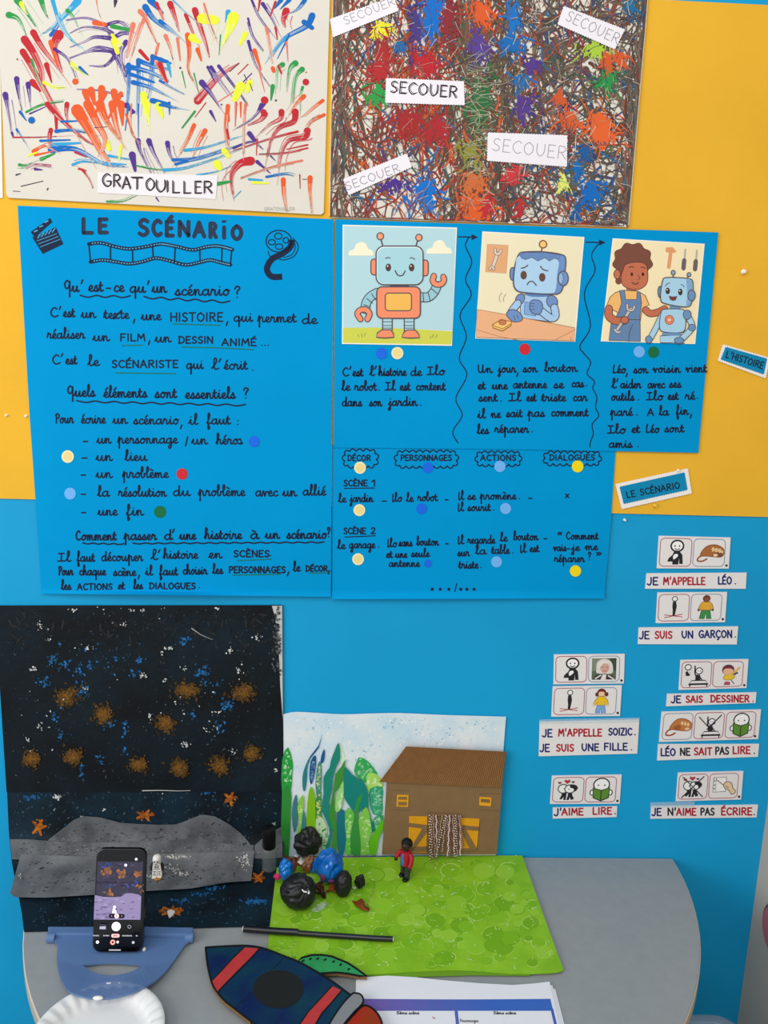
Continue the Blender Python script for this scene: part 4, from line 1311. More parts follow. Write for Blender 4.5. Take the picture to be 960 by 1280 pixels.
WARM = ['#94402e', '#b04a2e', '#84342a', '#a02e2e', '#c85a30', '#7a4434']
COOL = ['#33466a', '#2a5a8a', '#3f5f48', '#4c4070', '#2e6a9a']
def field(x, y):
    """how many strokes of which kind the place has"""
    if x < 470:
        return .6, DARK * 2 + WARM * 3 + COOL
    if x < 560:
        return (.5 if y > 190 else .85), DARK + WARM * 3 + COOL
    if x < 640:
        return 1.0, DARK * 3 + ['#4a5a3a', '#6a4a30', '#3a4a3a'] + WARM
    return .95, DARK * 3 + COOL * 2 + WARM + ['#7a6a5c', '#8a7868']
n = 0
while n < 900:                                   # broad muddy strokes underneath
    x, y = rnd.uniform(412, 812), rnd.uniform(-40, 284)
    if not in_sq(x, y, 3):
        continue
    n += 1
    dens, pal = field(x, y)
    if y > 245 and x < 700 and rnd.random() < .7 or x < 560 and rnd.random() > (.6 if x < 445 else .22) or x > 640 and rnd.random() < .25:
        continue
    scrib(x, y, rnd.gauss(math.pi / 2, .45 if x < 640 else 1.0), rnd.uniform(14, 46), rnd.uniform(2.5, 6.5), rnd.choice(pal + DARK), .7)
n = 0
while n < 2100:
    x, y = rnd.uniform(412, 812), rnd.uniform(-40, 284)
    if not in_sq(x, y):
        continue
    dens, pal = field(x, y)
    if y > 250 and x < 700:
        dens *= .55
    if rnd.random() > dens:
        continue
    n += 1
    if x > 640:
        scrib(x, y, rnd.uniform(0, math.pi), rnd.uniform(12, 44), rnd.uniform(.9, 2.6), rnd.choice(pal), 1.6)
    else:
        scrib(x, y, rnd.gauss(math.pi / 2, .6), rnd.uniform(18, 70), rnd.uniform(.9, 3.0), rnd.choice(pal), 1.1)
for i in range(160):                             # dark band along the right border and left border
    x = rnd.choice([rnd.gauss(424, 5), rnd.gauss(805, 5) - .0])
    y = rnd.uniform(-30, 255)
    if x > 600:
        x -= (y + 40) * .085
    if in_sq(x, y):
        scrib(x, y, rnd.gauss(math.pi / 2, .15), rnd.uniform(20, 60), rnd.uniform(1, 3), rnd.choice(DARK + ['#7a6a5c', '#6a5e54']), .3)
PATCH = [(480, 35, 15, 11, '#e8e030'), (538, 28, 16, 33, '#0d6cc4'), (535, 77, 19, 17, '#b82430'), (540, 0, 10, 20, '#0d6cc4'), (510, 150, 26, 22, '#a02a2c'), (545, 160, 22, 22, '#a82a30'), (472, 115, 12, 17, '#2f9a48'), (531, 238, 21, 24, '#0f6fc8'),
         (494, 228, 19, 7, '#4c3088'), (594, 258, 26, 30, '#d85c28'), (590, 225, 18, 14, '#c86a3a'), (588, 186, 15, 16, '#8a8a34'), (600, 125, 19, 38, '#2c6a3c'), (600, 58, 15, 22, '#564090'), (604, 14, 16, 20, '#d85a2c'), (642, 22, 10, 32, '#1470c0'),
         (637, 52, 20, 13, '#1768b0'), (654, 130, 15, 20, '#53398a'), (652, 98, 18, 8, '#2a6aa8'), (758, 97, 14, 15, '#2a8f48'), (744, 60, 20, 9, '#a8c840'), (752, 160, 24, 32, '#e0622e'), (712, 146, 18, 16, '#d05c30'), (700, 118, 8, 12, '#c8582e'), (740, 238, 17, 20, '#0f66b8'),
         (722, 208, 9, 10, '#1668b0'), (734, 187, 13, 9, '#1a5a9a'), (641, 216, 14, 10, '#c8383c'), (704, 226, 9, 9, '#d8e070'), (650, 255, 4, 18, '#b82c34'), (610, 258, 6, 14, '#b82c34'), (480, 65, 10, 26, '#a82c2c'), (475, 85, 16, 14, '#b02c30'), (560, 20, 10, 36, '#8a2c34'),
         (760, 75, 8, 14, '#d0582c'), (776, 70, 8, 8, '#d0582c'), (500, 55, 8, 6, '#1d6aa8'), (720, 262, 6, 12, '#1b5a9a'), (665, 80, 10, 10, '#53398a'), (690, 190, 12, 8, '#c8583a'), (790, 10, 5, 18, '#1d6a98'), (520, 30, 8, 34, '#4a3a80')]
for (x, y, rx, ry, col) in PATCH:
    k = 13
    pts = [clampsq(x + rx * .55 * rnd.uniform(.5, 1.25) * math.cos(i * math.tau / k), y + ry * .6 * rnd.uniform(.5, 1.25) * math.sin(i * math.tau / k)) for i in range(k)]
    poly(b, pts, nxt(), col)
    for i in range(int(12 + rx * ry / 5)):
        a = rnd.uniform(0, math.tau)
        r = abs(rnd.gauss(0, .62))
        px, py = x + rx * r * math.cos(a), y + ry * r * math.sin(a)
        if in_sq(px, py):
            scrib(px, py, rnd.gauss(math.pi / 2, .6), rnd.uniform(5, 16), rnd.uniform(1, 3), col, .6, 4)
n = 0
while n < 620:                                   # scratches and thin lines over the paint
    x, y = rnd.uniform(412, 812), rnd.uniform(-20, 280)
    if not in_sq(x, y):
        continue
    n += 1
    if rnd.random() < .55:
        scrib(x, y, rnd.uniform(0, math.pi), rnd.uniform(6, 22), rnd.uniform(.35, .8), rnd.choice(['#c8bcae', '#b8aa9c', '#d4ccc0', '#a89888']), .5, 4)
    else:
        dens, pal = field(x, y)
        scrib(x, y, rnd.gauss(math.pi / 2, .8), rnd.uniform(14, 44), rnd.uniform(.5, 1.2), rnd.choice(pal), 1.4)
for i in range(60):                              # pale combed marks along the middle band
    y = 70 + i * 2.6
    scrib(585 + rnd.uniform(-6, 10), y, rnd.gauss(0, .35), rnd.uniform(14, 34), .55, rnd.choice(['#b0b090', '#a0a888', '#c0baa0']), .6, 4)
b.build('paint_scribble', spn)


def zigzag(corners, amp=.9, step=3.2):
    out = []
    N = len(corners)
    for i in range(N):
        (x0, y0), (x1, y1) = corners[i], corners[(i + 1) % N]
        L = math.hypot(x1 - x0, y1 - y0)
        k = max(2, int(L / step))
        for j in range(k):
            t = j / k
            out.append((x0 + (x1 - x0) * t, y0 + (y1 - y0) * t))
            t = (j + .5) / k
            out.append((x0 + (x1 - x0) * t + (y1 - y0) / L * amp, y0 + (y1 - y0) * t - (x1 - x0) / L * amp))
    return out


m_lab = M('#ebe7ee', rough=.6)
for crn, x0, y0, x1, y1, h, col, w, dbl, lb in (
    ([(413, 24), (492, -4), (497.5, 13), (416.5, 46)], 432, 31, 494, 5.5, 10, '#a09aa0', .9, False, 'tilted label with pale pencil letters at the top left of the painting'),
    ([(483, 98), (579.5, 102), (580.5, 131), (482, 128)], 487.5, 115.5, 570.5, 122.5, 14.5, '#33202e', 1.5, True, 'label with bold dark double letters'),
    ([(429.5, 224), (508.3, 192.5), (514.5, 208.5), (436, 243.5)], 433.5, 238, 500.5, 214, 10, '#8e8890', .9, False, 'tilted label with grey pencil letters at the lower left of the painting'),
    ([(610.3, 166), (708.7, 169.5), (708.2, 208), (609.2, 200.5)], 615, 188, 707, 199, 15.5, '#9a949c', .9, False, 'wide label with large spaced pencil letters'),
    ([(705, 8), (780.7, 37), (768.4, 61), (697.4, 30)], 706.5, 25, 771, 55, 13, '#8e8890', .9, False, 'label tilted down to the right near the top right corner'),
):
    lo = sheet(zigzag(crn), S_OFF + .0022, m_lab, 'word_label', .0008, spn)
    lo['label'] = lb
    b = MB()
    mp = wall_map(S_OFF + .0023)
    write(b, 'SECOUER', x0, x1, y0, h, mp, col, w, True, y1)
    if dbl:
        write(b, 'SECOUER', x0 + 2, x1 + 1.5, y0 - 1, h * .85, mp, col, .8, True, y1 - 1)
    b.build('letters', lo)

# sheet whose edge shows at the left of the frame
so = sheet([(-150, -70), (-3, -70), (3.5, 247.5), (-150, 240)], .004, M('#e8e4dc', rough=.6), 'paper_sheet', .001)
tag(so, 'white sheet at the far left edge, only its right border in the picture', 'paper')

# ------------------------------------------------------------------ word tags on the yellow lining
for crn, inn, text, x0, y0, x1, y1, h, lb in (
    ([(904, 431), (962, 447.5), (957, 472.5), (897.7, 450.6)], [(907.5, 434), (958.5, 448.5), (954.5, 467.5), (901.5, 449)], "L'HISTOIRE", 907, 446.5, 953, 461, 8, "tilted blue tag on white paper reading L'HISTOIRE"),
    ([(769.8, 605.5), (859.5, 586), (864.3, 616.5), (777.4, 636)], [(775, 608.8), (855.4, 591), (859, 612), (780, 629.4)], 'LE SCÉNARIO', 784, 622.3, 850, 610, 7.5, 'tilted blue tag on white paper reading LE SCÉNARIO below the story poster'),
):
    b = MB()
    fr = [W(x, y, .0045) for x, y in zigzag(crn, .9, 3)]
    b.slab(fr, [p + Vector((0, .0008, 0)) for p in fr], M('#efeae6', rough=.7))
    o = tag(b.build('word_tag'), lb, 'label')
    sheet(zigzag(inn, .8, 3), .0052, M('#0f86b4', rough=.75, spec=.1), 'blue_strip', .0006, o)
    b = MB()
    write(b, text, x0, x1, y0, h, wall_map(.0054), '#10283c', 1.5, True, y1)
    b.build('letters', o)

# pins and scraps left on the wall
for x, y, r, lb in ((930, 339.6, 3.0, 'white pin above the tag tilted down to the right'), (32.8, 520, 2.2, 'white pin at the left edge of the large poster'), (8.5, 519, 2.0, 'white pin on the yellow lining at the far left'),
                    (819, 632, 2.4, 'yellow pin below the SCÉNARIO tag'), (781, 650, 1.8, 'white pin on the blue wall below the tag'), (848, 588, 1.8, 'white pin at the upper edge of the SCÉNARIO tag')):
    b = MB()
    c = W(x, y, .0025 if x < 820 and y < 600 else .006)
    ax = Matrix.Rotation(R(90), 3, 'X')
    k = r * 1.25 / FPX
    b.lathe([(k, 0), (k, .0012), (k * .7, .0025), (k * .45, .0045), (k * .6, .0055), (0.0001, .006)], c + Vector((0, .002, 0)), M('#e8c040' if 'yellow pin' in lb else '#efeae2', rough=.4), 14, ax)
    tag(b.build('push_pin', smooth=True), lb, 'pin', 'pins on the wall')

# ------------------------------------------------------------------ symbol cards and sentence strips
m_card = M('#e6e2e2', rough=.35, spec=.4, name='laminated_card')
RED, NAVY, BLK = '#b01e30', '#1e2870', '#2a2c34'


class Cell:
    def __init__(self, quad, off):
        self.q, self.off, self.k, self.b = quad, off, 0, MB()

    def t(self, p):
        u, v = p[0] / 100, p[1] / 100
        (a, b_, c, d) = self.q
        return (lerp(lerp(a[0], b_[0], u), lerp(d[0], c[0], u), v), lerp(lerp(a[1], b_[1], u), lerp(d[1], c[1], u), v))

    def mp(self):
        self.k += 1
        return wall_map(self.off + self.k * .00002)

    def unit(self):
        return math.hypot(self.q[1][0] - self.q[0][0], self.q[1][1] - self.q[0][1]) / 100

    def fill(self, pts, c, smooth=False, line=None, w=3):
        q = [self.t(p) for p in (sm(pts, 4, True) if smooth else pts)]
        poly(self.b, q, self.mp(), c)
        if line:
            ribbon(self.b, q, w * self.unit(), self.mp(), line, closed=True)

    def line(self, pts, w, c, smooth=True, closed=False):
        q = sm(pts, 5, closed) if smooth and len(pts) > 2 else pts
        ribbon(self.b, [self.t(p) for p in q], w * self.unit(), self.mp(), c, closed=closed)

    def ell(self, c, rx, ry, col, line=None, w=4):
        pts = [(c[0] + rx * math.cos(k * math.tau / 22), c[1] + ry * math.sin(k * math.tau / 22)) for k in range(22)]
        if col:
            self.fill(pts, col, False, line, w)
        else:
            self.line(pts, w, line, False, True)


def frame(c, col):
    pts = []
    r = 14
    for (cx0, cy0, a0) in ((98 - r, 2 + r, -90), (98 - r, 98 - r, 0), (2 + r, 98 - r, 90), (2 + r, 2 + r, 180)):
        for k in range(6):
            a = R(a0 + k * 18)
            pts.append((cx0 + r * math.cos(a), cy0 + r * math.sin(a)))
    c.line(pts, 2.6, col, False, True)


K = '#26262a'
def d_me(c):
    c.fill([(46, 46), (60, 44), (71, 58), (74, 90), (63, 90), (62, 70), (60, 92), (42, 92), (42, 82), (26, 82), (30, 70), (40, 60)], K)
    c.fill([(44, 60), (54, 55), (58, 62), (52, 70), (44, 74)], '#f2eeee', True)
    c.ell((54, 28), 19, 19, '#f4f2f2', K, 5)
    c.ell((47, 28), 2.4, 2.8, K); c.ell((61, 28), 2.4, 2.8, K)
    c.line([(47, 37), (54, 41), (61, 37)], 2.6, K)
def d_rat(c):
    c.line([(34, 58), (20, 66), (16, 78), (30, 80), (44, 72)], 5, '#9a5c3c')
    c.fill([(24, 60), (32, 38), (48, 24), (72, 22), (92, 34), (96, 50), (88, 64), (66, 64), (46, 62)], '#a8683a', True, '#7a4828', 2)
    c.fill([(60, 60), (72, 48), (90, 52), (88, 64)], '#7e4a30', True)
    for x in (62, 72, 82):
        c.ell((x, 38 + (x - 62) * .2), 5, 8, '#e2c090')
    c.ell((70, 58), 7, 5, '#ecd0a4')
    c.ell((90, 46), 4, 5, '#e2c090')
def d_rat2(c):
    c.line([(34, 58), (18, 66), (14, 80), (30, 82), (44, 74)], 5, '#9a5030')
    c.fill([(24, 58), (34, 36), (52, 22), (76, 24), (94, 38), (97, 52), (88, 66), (62, 66), (40, 62)], '#c07840', True, '#8a4a28', 2)
    for x in (64, 74, 84):
        c.ell((x, 38 + (x - 64) * .3), 4, 7, '#ecc898')
    c.ell((82, 60), 8, 5, '#e8c49a')
    c.fill([(36, 52), (56, 44), (60, 60), (44, 62)], '#a05c34', True)
def d_stand(c):
    c.line([(22, 76), (78, 84)], 2.5, '#b04048'); c.line([(22, 86), (78, 74)], 2.5, '#b04048')
    c.fill([(46, 28), (56, 28), (59, 45), (57, 60), (54, 80), (47, 80), (47, 60), (45, 45)], K)
    c.ell((52, 18), 8, 8.5, '#f0eeee', K, 2.6)
def d_boy(c):
    c.fill([(36, 58), (63, 58), (68, 92), (53, 92), (50, 72), (46, 92), (30, 92)], '#3c8a4c', False, '#2a5a34', 2)
    c.fill([(38, 30), (62, 30), (70, 42), (74, 58), (66, 60), (62, 48), (63, 60), (36, 60), (38, 48), (32, 60), (25, 57), (30, 42)], '#e0a83a', False, '#8a6420', 2)
    c.ell((27, 60), 4, 4, '#6a3c28'); c.ell((71, 60), 4, 4, '#6a3c28')
    c.ell((50, 18), 12, 13, '#6a3c2a'); c.ell((51, 21), 8, 8, '#8a5038')
def d_girl(c):
    c.fill([(38, 64), (62, 64), (66, 94), (52, 94), (50, 76), (47, 94), (33, 94)], '#7aa6dc', False, '#4a6a9a', 2)
    c.fill([(40, 34), (60, 34), (70, 48), (74, 62), (66, 65), (60, 52), (62, 66), (38, 66), (40, 52), (33, 65), (26, 62), (31, 48)], '#ecc028', False, '#9a7a18', 2)
    c.ell((28, 66), 4, 4, '#eec4a0'); c.ell((72, 66), 4, 4, '#eec4a0')
    c.ell((36, 26), 6, 8, '#6a3026'); c.ell((66, 26), 6, 8, '#6a3026')
    c.ell((50, 19), 14, 14, '#6a3026'); c.ell((50, 24), 10, 9, '#eec4a0')
    c.line([(40, 14), (60, 14)], 4, '#7a2430')
def d_photo(c):
    c.fill([(12, 10), (88, 10), (88, 90), (12, 90)], '#5a6a54')
    c.fill([(12, 10), (40, 10), (34, 50), (12, 60)], '#7c8a74')
    c.fill([(68, 10), (88, 10), (88, 60), (74, 50)], '#3e4a3e')
    c.fill([(26, 50), (28, 26), (42, 13), (60, 14), (74, 28), (78, 52), (72, 68), (30, 66)], '#dcd6d2', True)
    c.fill([(16, 90), (24, 74), (44, 68), (60, 70), (78, 76), (84, 90)], '#3a3238')
    c.fill([(40, 90), (46, 70), (58, 72), (56, 90)], '#e4dcd8')
    c.line([(24, 86), (40, 74)], 4, '#e4dcd8'); c.line([(64, 76), (80, 88)], 4, '#e4dcd8')
    c.fill([(38, 44), (42, 28), (56, 26), (66, 40), (64, 56), (52, 68), (42, 58)], '#d2a694', True)
    c.ell((46, 44), 2, 1.6, '#5a4038'); c.ell((59, 44), 2, 1.6, '#5a4038')
    c.line([(48, 57), (53, 59), (58, 57)], 2, '#a85a58')
    c.fill([(34, 46), (36, 26), (50, 18), (64, 24), (60, 30), (48, 30), (40, 40)], '#e6e0da', True)
def d_love(c):
    for x, y, s in ((22, 22, 7), (46, 17, 12), (64, 20, 6)):
        c.fill([(x, y + s * .8), (x - s * .8, y), (x - s * .55, y - s * .55), (x, y - s * .2), (x + s * .55, y - s * .55), (x + s * .8, y)], '#c03444' if s > 6 else '#7a2836', False, K, 1.2)
    c.fill([(30, 62), (46, 58), (44, 90), (36, 90), (38, 78), (30, 88), (24, 86), (30, 72)], K)
    c.fill([(50, 60), (62, 58), (64, 72), (70, 86), (60, 90), (56, 78), (54, 90), (46, 90), (50, 72)], K)
    c.ell((34, 46), 16, 17, '#f0eeee', K, 3)
    c.ell((55, 47), 16, 16, '#f0eeee', K, 3)
    c.fill([(56, 30), (72, 32), (80, 44), (70, 58), (66, 46), (56, 42)], K, True)
    c.ell((37, 46), 1.8, 2, K); c.ell((52, 48), 1.8, 2, K)
def d_cross(c):
    c.line([(14, 12), (84, 90)], 3.4, K); c.line([(84, 12), (14, 92)], 3.4, K)
def d_nolove(c):
    d_love(c); d_cross(c)
def d_read(c):
    c.ell((52, 32), 25, 25, '#f4f2f2', K, 4)
    c.ell((42, 34), 2.4, 2.8, K); c.ell((62, 34), 2.4, 2.8, K)
    c.ell((24, 62), 7, 10, '#f4f2f2', K, 3); c.ell((80, 62), 7, 10, '#f4f2f2', K, 3)
    c.fill([(26, 44), (52, 54), (78, 44), (76, 82), (52, 94), (28, 82)], '#5c8a34', False, '#24381c', 3.5)
    c.line([(52, 54), (52, 94)], 3, '#24381c')
def d_pupil(c):
    c.fill([(49, 50), (61, 50), (64, 60), (63, 74), (47, 74), (47, 60)], K)
    c.line([(50, 58), (45, 46), (44, 18)], 4.5, K, False)
    c.line([(62, 60), (72, 74)], 4, K)
    c.ell((58, 36), 11, 11.5, '#f0eeee', K, 3)
    c.ell((55, 36), 1.5, 1.8, K); c.ell((62, 36), 1.5, 1.8, K)
    c.fill([(36, 72), (80, 72), (88, 84), (28, 84)], '#e4e2e2', False, K, 3)
    c.line([(32, 84), (30, 94)], 3.5, K); c.line([(84, 84), (86, 94)], 3.5, K)
    c.line([(28, 86), (88, 86)], 5, K)
def d_can(c):
    d_pupil(c)
    c.ell((22, 22), 10, 10, '#f0eeee', K, 3)
    c.fill([(14, 40), (22, 34), (30, 44), (28, 54), (16, 54)], K)
    c.line([(22, 36), (28, 46)], 3, '#eeeaea')
def d_cannot(c):
    d_pupil(c)
    c.line([(16, 18), (56, 64)], 3.4, K); c.line([(88, 12), (44, 64)], 3.4, K)
def d_drawer(c):
    c.fill([(38, 92), (42, 78), (58, 80), (60, 92)], '#b04860')
    c.line([(62, 74), (72, 88)], 3, '#505058')
    c.line([(68, 48), (80, 34), (86, 26)], 6, '#e0b048')
    c.fill([(36, 66), (44, 52), (66, 50), (72, 62), (60, 72), (44, 72)], '#e8c038', True, '#a8842a', 2)
    c.ell((50, 34), 20, 20, '#6c3040')
    c.fill([(34, 40), (40, 30), (60, 30), (68, 40), (60, 52), (42, 52)], '#e8b48c', True)
    c.line([(70, 52), (80, 46)], 6, '#4a5a80')
def d_write(c):
    c.fill([(16, 18), (58, 16), (58, 72), (16, 74)], '#f0eeec', False, '#50505a', 2.4)
    c.line([(24, 18), (24, 72)], 1.6, '#7a7a88')
    for y in (30, 46, 60):
        c.ell((20, y), 2, 2, None, '#50505a', 1.5)
    c.line([(24, 24), (60, 56)], 3, '#7a5a34')
    c.fill([(50, 46), (60, 34), (76, 40), (82, 58), (92, 74), (80, 84), (68, 66), (56, 60)], '#e6c8a4', True, '#5a4a40', 2.4)
    c.line([(56, 50), (68, 58)], 2, '#5a4a40')


FR, FB = '#b06878', '#8a9cb0'
def card(quad, cells, label, nm='symbol_card', tail=.07):
    b = MB()
    fr = [W(x, y, .0022) for x, y in quad]
    b.slab(fr, [p + Vector((0, .0016, 0)) for p in fr], m_card)
    o = tag(b.build(nm), label, 'card', 'symbol cards on the blue wall')
    n = len(cells)
    A, B_, C_, D_ = quad
    t2 = lambda u, v: (lerp(lerp(A[0], B_[0], u), lerp(D_[0], C_[0], u), v), lerp(lerp(A[1], B_[1], u), lerp(D_[1], C_[1], u), v))
    for i, (fn, col) in enumerate(cells):
        u0, u1 = .02 + i * (1 - tail) / n, .01 + (i + 1) * (1 - tail) / n
        q = [t2(u0, .05), t2(u1, .05), t2(u1, .95), t2(u0, .95)]
        c = Cell(q, .0023)
        frame(c, col)
        c.b.build('symbol_frame', o)
        c.b = MB()
        fn(c)
        c.b.build('symbol', o)
    b = MB()
    disc(b, t2(.965, .9), 1.6, 1.6, wall_map(.0023), K, 10)
    b.build('full_stop', o)
    return o


card([(823.6, 669.7), (913.4, 671.9), (911, 710.8), (821, 710.5)], [(d_me, FR), (d_rat, FB)], 'topmost card in the right column, figure with hand on chest beside a brown animal')
card([(821.9, 740.6), (909, 740), (906.3, 777.8), (819.7, 779)], [(d_stand, FR), (d_boy, FB)], 'card with a standing black figure and a boy in yellow shirt and green trousers')
card([(692.5, 818.2), (781, 817.4), (779.8, 854.3), (691.8, 855.5)], [(d_me, FR), (d_photo, FB)], 'card with a figure beside a photo of a light haired person')
card([(691, 858), (777.4, 856.7), (775, 895), (689.2, 896)], [(d_stand, FR), (d_girl, FB)], 'card with a standing black figure and a girl in yellow shirt and blue trousers')
card([(690, 969.8), (777.2, 968.4), (774.6, 1004.7), (687.5, 1005)], [(d_love, FR), (d_read, FR)], 'card with two figures under hearts beside a reader with a green book')
card([(850.7, 825), (935.7, 824), (933, 860), (848.4, 862.5)], [(d_can, FR), (d_drawer, FR)], 'card with a pupil at a desk beside a brown haired child in yellow drawing')
card([(827.2, 889.7), (951.4, 886.9), (947.8, 923.8), (823.8, 927.5)], [(d_rat2, FB), (d_cannot, FR), (d_read, FR)], 'long card of three symbols, brown animal, crossed-out pupil and reader', tail=.05)
card([(847.5, 966), (929.3, 964), (926.4, 999.4), (844.8, 1001.7)], [(d_nolove, FR), (d_write, FR)], 'card with crossed-out hearts figures beside a hand writing on paper')


def strip(quad, lines, label, tape=None):
    b = MB()
    fr = [W(x, y, .0022) for x, y in quad]
    b.slab(fr, [p + Vector((0, .0016, 0)) for p in fr], m_card)
    o = tag(b.build('sentence_strip'), label, 'strip', 'sentence strips on the blue wall')
    for ws in lines:
        for (text, x0, x1, b0, h, col) in ws:
            b = MB()
            write(b, text, x0, x1, b0, h, wall_map(.0024), col, 1.9, True)
            p = b.build('word', o)
            p['label'] = 'word in %s ink' % {RED: 'red', NAVY: 'navy', BLK: 'black'}[col]
    if tape:
        sheet(tape, .0029, M('#d8ecf4', rough=.15, spec=.6, alpha=.22), 'clear_tape', .0002, o)
    return o


f1 = lambda x: 790 + x / 5.647
f2 = lambda x: 660 + x / 5.82
f3 = lambda x: 800 + x / 5.956
strip([(808.2, 716.7), (933.4, 715.8), (932.2, 736), (806.5, 736)], [[('JE', f1(107), f1(182), 731, 9, NAVY), ("M'APPELLE", f1(222), f1(515), 730.6, 8.6, RED), ('LÉO', f1(609), f1(702), 730, 8.8, NAVY), ('.', f1(720), f1(736), 730, 8, NAVY)]],
      'topmost sentence strip in the right column, ending with the word LÉO')
strip([(798.3, 784.5), (922.8, 783), (921, 805.6), (797.4, 805.2)], [[('JE', f1(52), f1(120), 798.4, 9, NAVY), ('SUIS', f1(163), f1(282), 798, 8.6, RED), ('UN', f1(352), f1(430), 797.5, 8.4, NAVY), ('GARÇON', f1(473), f1(705), 797, 8.8, NAVY), ('.', f1(720), f1(736), 796.6, 8, NAVY)]],
      'sentence strip ending with the word GARÇON in navy ink')
strip([(674.6, 902.3), (799.2, 899.3), (796.6, 942), (673.4, 945.4)],
      [[('JE', f2(104), f2(175), 921, 9, NAVY), ("M'APPELLE", f2(222), f2(535), 920, 8.4, RED), ('SOIZIC', f2(587), f2(755), 918.8, 8.4, NAVY), ('.', f2(768), f2(785), 918.6, 8, BLK)],
       [('JE', f2(87), f2(155), 939.5, 9, NAVY), ('SUIS', f2(207), f2(332), 939, 8.4, RED), ('UNE', f2(392), f2(514), 938.4, 8.4, NAVY), ('FILLE', f2(555), f2(722), 937.6, 8.4, NAVY), ('.', f2(742), f2(760), 937.6, 8, BLK)]],
      'tall white strip with two lines of writing, the largest of the strips', [(674.5, 899.5), (799.5, 897), (799, 903), (674.3, 905)])
strip([(691, 1009.7), (771.7, 1008), (770.8, 1021.3), (691, 1023.4)], [[("J'", f2(190), f2(243), 1019.5, 8.6, NAVY), ('AIME', f2(247), f2(400), 1018.8, 8.2, RED), ('LIRE', f2(472), f2(608), 1017.8, 8.2, RED), ('.', f2(624), f2(642), 1017.5, 8, NAVY)]],
      'shortest sentence strip, under the card with hearts and a green book')
strip([(834, 867.4), (945.7, 865.4), (944.4, 878.8), (832.7, 883)], [[('JE', f3(232), f3(302), 878.4, 8.4, NAVY), ('SAIS', f3(343), f3(465), 878, 8, RED), ('DESSINER', f3(527), f3(812), 877.4, 8, RED), ('.', f3(830), f3(850), 877, 8, RED)]],
      'sentence strip ending with the word DESSINER')
strip([(822.7, 930.3), (949, 930), (947.4, 946), (821.5, 950.7)], [[('LÉO', f3(156), f3(262), 944.6, 8.8, NAVY), ('NE', f3(300), f3(372), 944, 8.6, BLK), ('SAIT', f3(404), f3(534), 943.6, 8.6, RED), ('PAS', f3(562), f3(660), 942.8, 8.6, BLK), ('LIRE', f3(692), f3(820), 942, 8.6, RED), ('.', f3(840), f3(858), 942, 8, BLK)]],
      'sentence strip with PAS LIRE under the long card of three symbols')
strip([(814, 1007.6), (947.7, 1006), (945.7, 1021.8), (813, 1023.5)], [[('JE', f3(88), f3(157), 1019.4, 8.8, NAVY), ("N'", f3(207), f3(268), 1019, 8.6, BLK), ('AIME', f3(273), f3(416), 1019, 8.4, RED), ('PAS', f3(452), f3(552), 1018.8, 8.4, BLK), ('ÉCRIRE', f3(606), f3(832), 1018.6, 8.6, RED), ('.', f3(840), f3(858), 1018.6, 8, BLK)]],
      'bottom sentence strip in the right column, ending with the word ÉCRIRE', [(813, 1003), (868, 1002), (868, 1009), (813, 1010)])


# ------------------------------------------------------------------ half round table
TCX, TR = .0216 * D, .4515 * D
b = MB()
N = 64
arc = [(TCX + TR * math.cos(-math.pi * k / N), -.002 + TR * math.sin(-math.pi * k / N)) for k in range(N + 1)]
tb = empty('half_round_table', (TCX, -TR * .5, 0))
tag(tb, 'half round grey topped table pushed against the blue wall', 'table')
m_top = M('#969a9c', rough=.38, spec=.35, name='grey_laminate', var=.06, scale=60)
b.slab([Vector((x, y, TZ)) for x, y in arc], [Vector((x, y, TZ - .022)) for x, y in arc], m_top)
b.build('tabletop', tb)
b = MB()
rows = []
for k, (x, y) in enumerate(arc):
    a = -math.pi * k / N
    n_ = Vector((math.cos(a), math.sin(a), 0))
    rows.append([Vector((x, y, TZ - .0005)) + n_ * .0002, Vector((x, y, TZ - .002)) + n_ * .0018, Vector((x, y, TZ - .024)) + n_ * .0018, Vector((x, y, TZ - .026)) + n_ * .0002])
b.grid(rows, M('#c2b8a6', rough=.5))
b.build('edge_band', tb, smooth=True)['label'] = 'beige edge band'
m_leg = M('#8c8f92', rough=.35, metal=.6)
for (a, r) in ((-18, .46), (-162, .46), (-62, .46), (-118, .46)):
    b = MB()
    x, y = TCX + r * math.cos(R(a)), r * math.sin(R(a)) - .02
    b.tube([(x, y, TZ - .022), (x, y, .012)], .018, m_leg, 14)
    b.tube([(x, y, .014), (x, y, 0)], .021, M('#2a2a2c'), 14)
    b.build('leg', tb, smooth=True)
b = MB()
b.tube([(TCX + .43 * math.cos(R(a)), .43 * math.sin(R(a)) - .03, TZ - .042) for a in range(-170, -9, 10)], .014, m_leg, 8)
b.build('apron', tb, smooth=True)


# ------------------------------------------------------------------ night sky backdrop: upper sheet on the wall
def inside(p, q):
    c, j = False, len(q) - 1
    for i in range(len(q)):
        if (q[i][1] > p[1]) != (q[j][1] > p[1]) and p[0] < (q[j][0] - q[i][0]) * (p[1] - q[i][1]) / (q[j][1] - q[i][1]) + q[i][0]:
            c = not c
        j = i
    return c


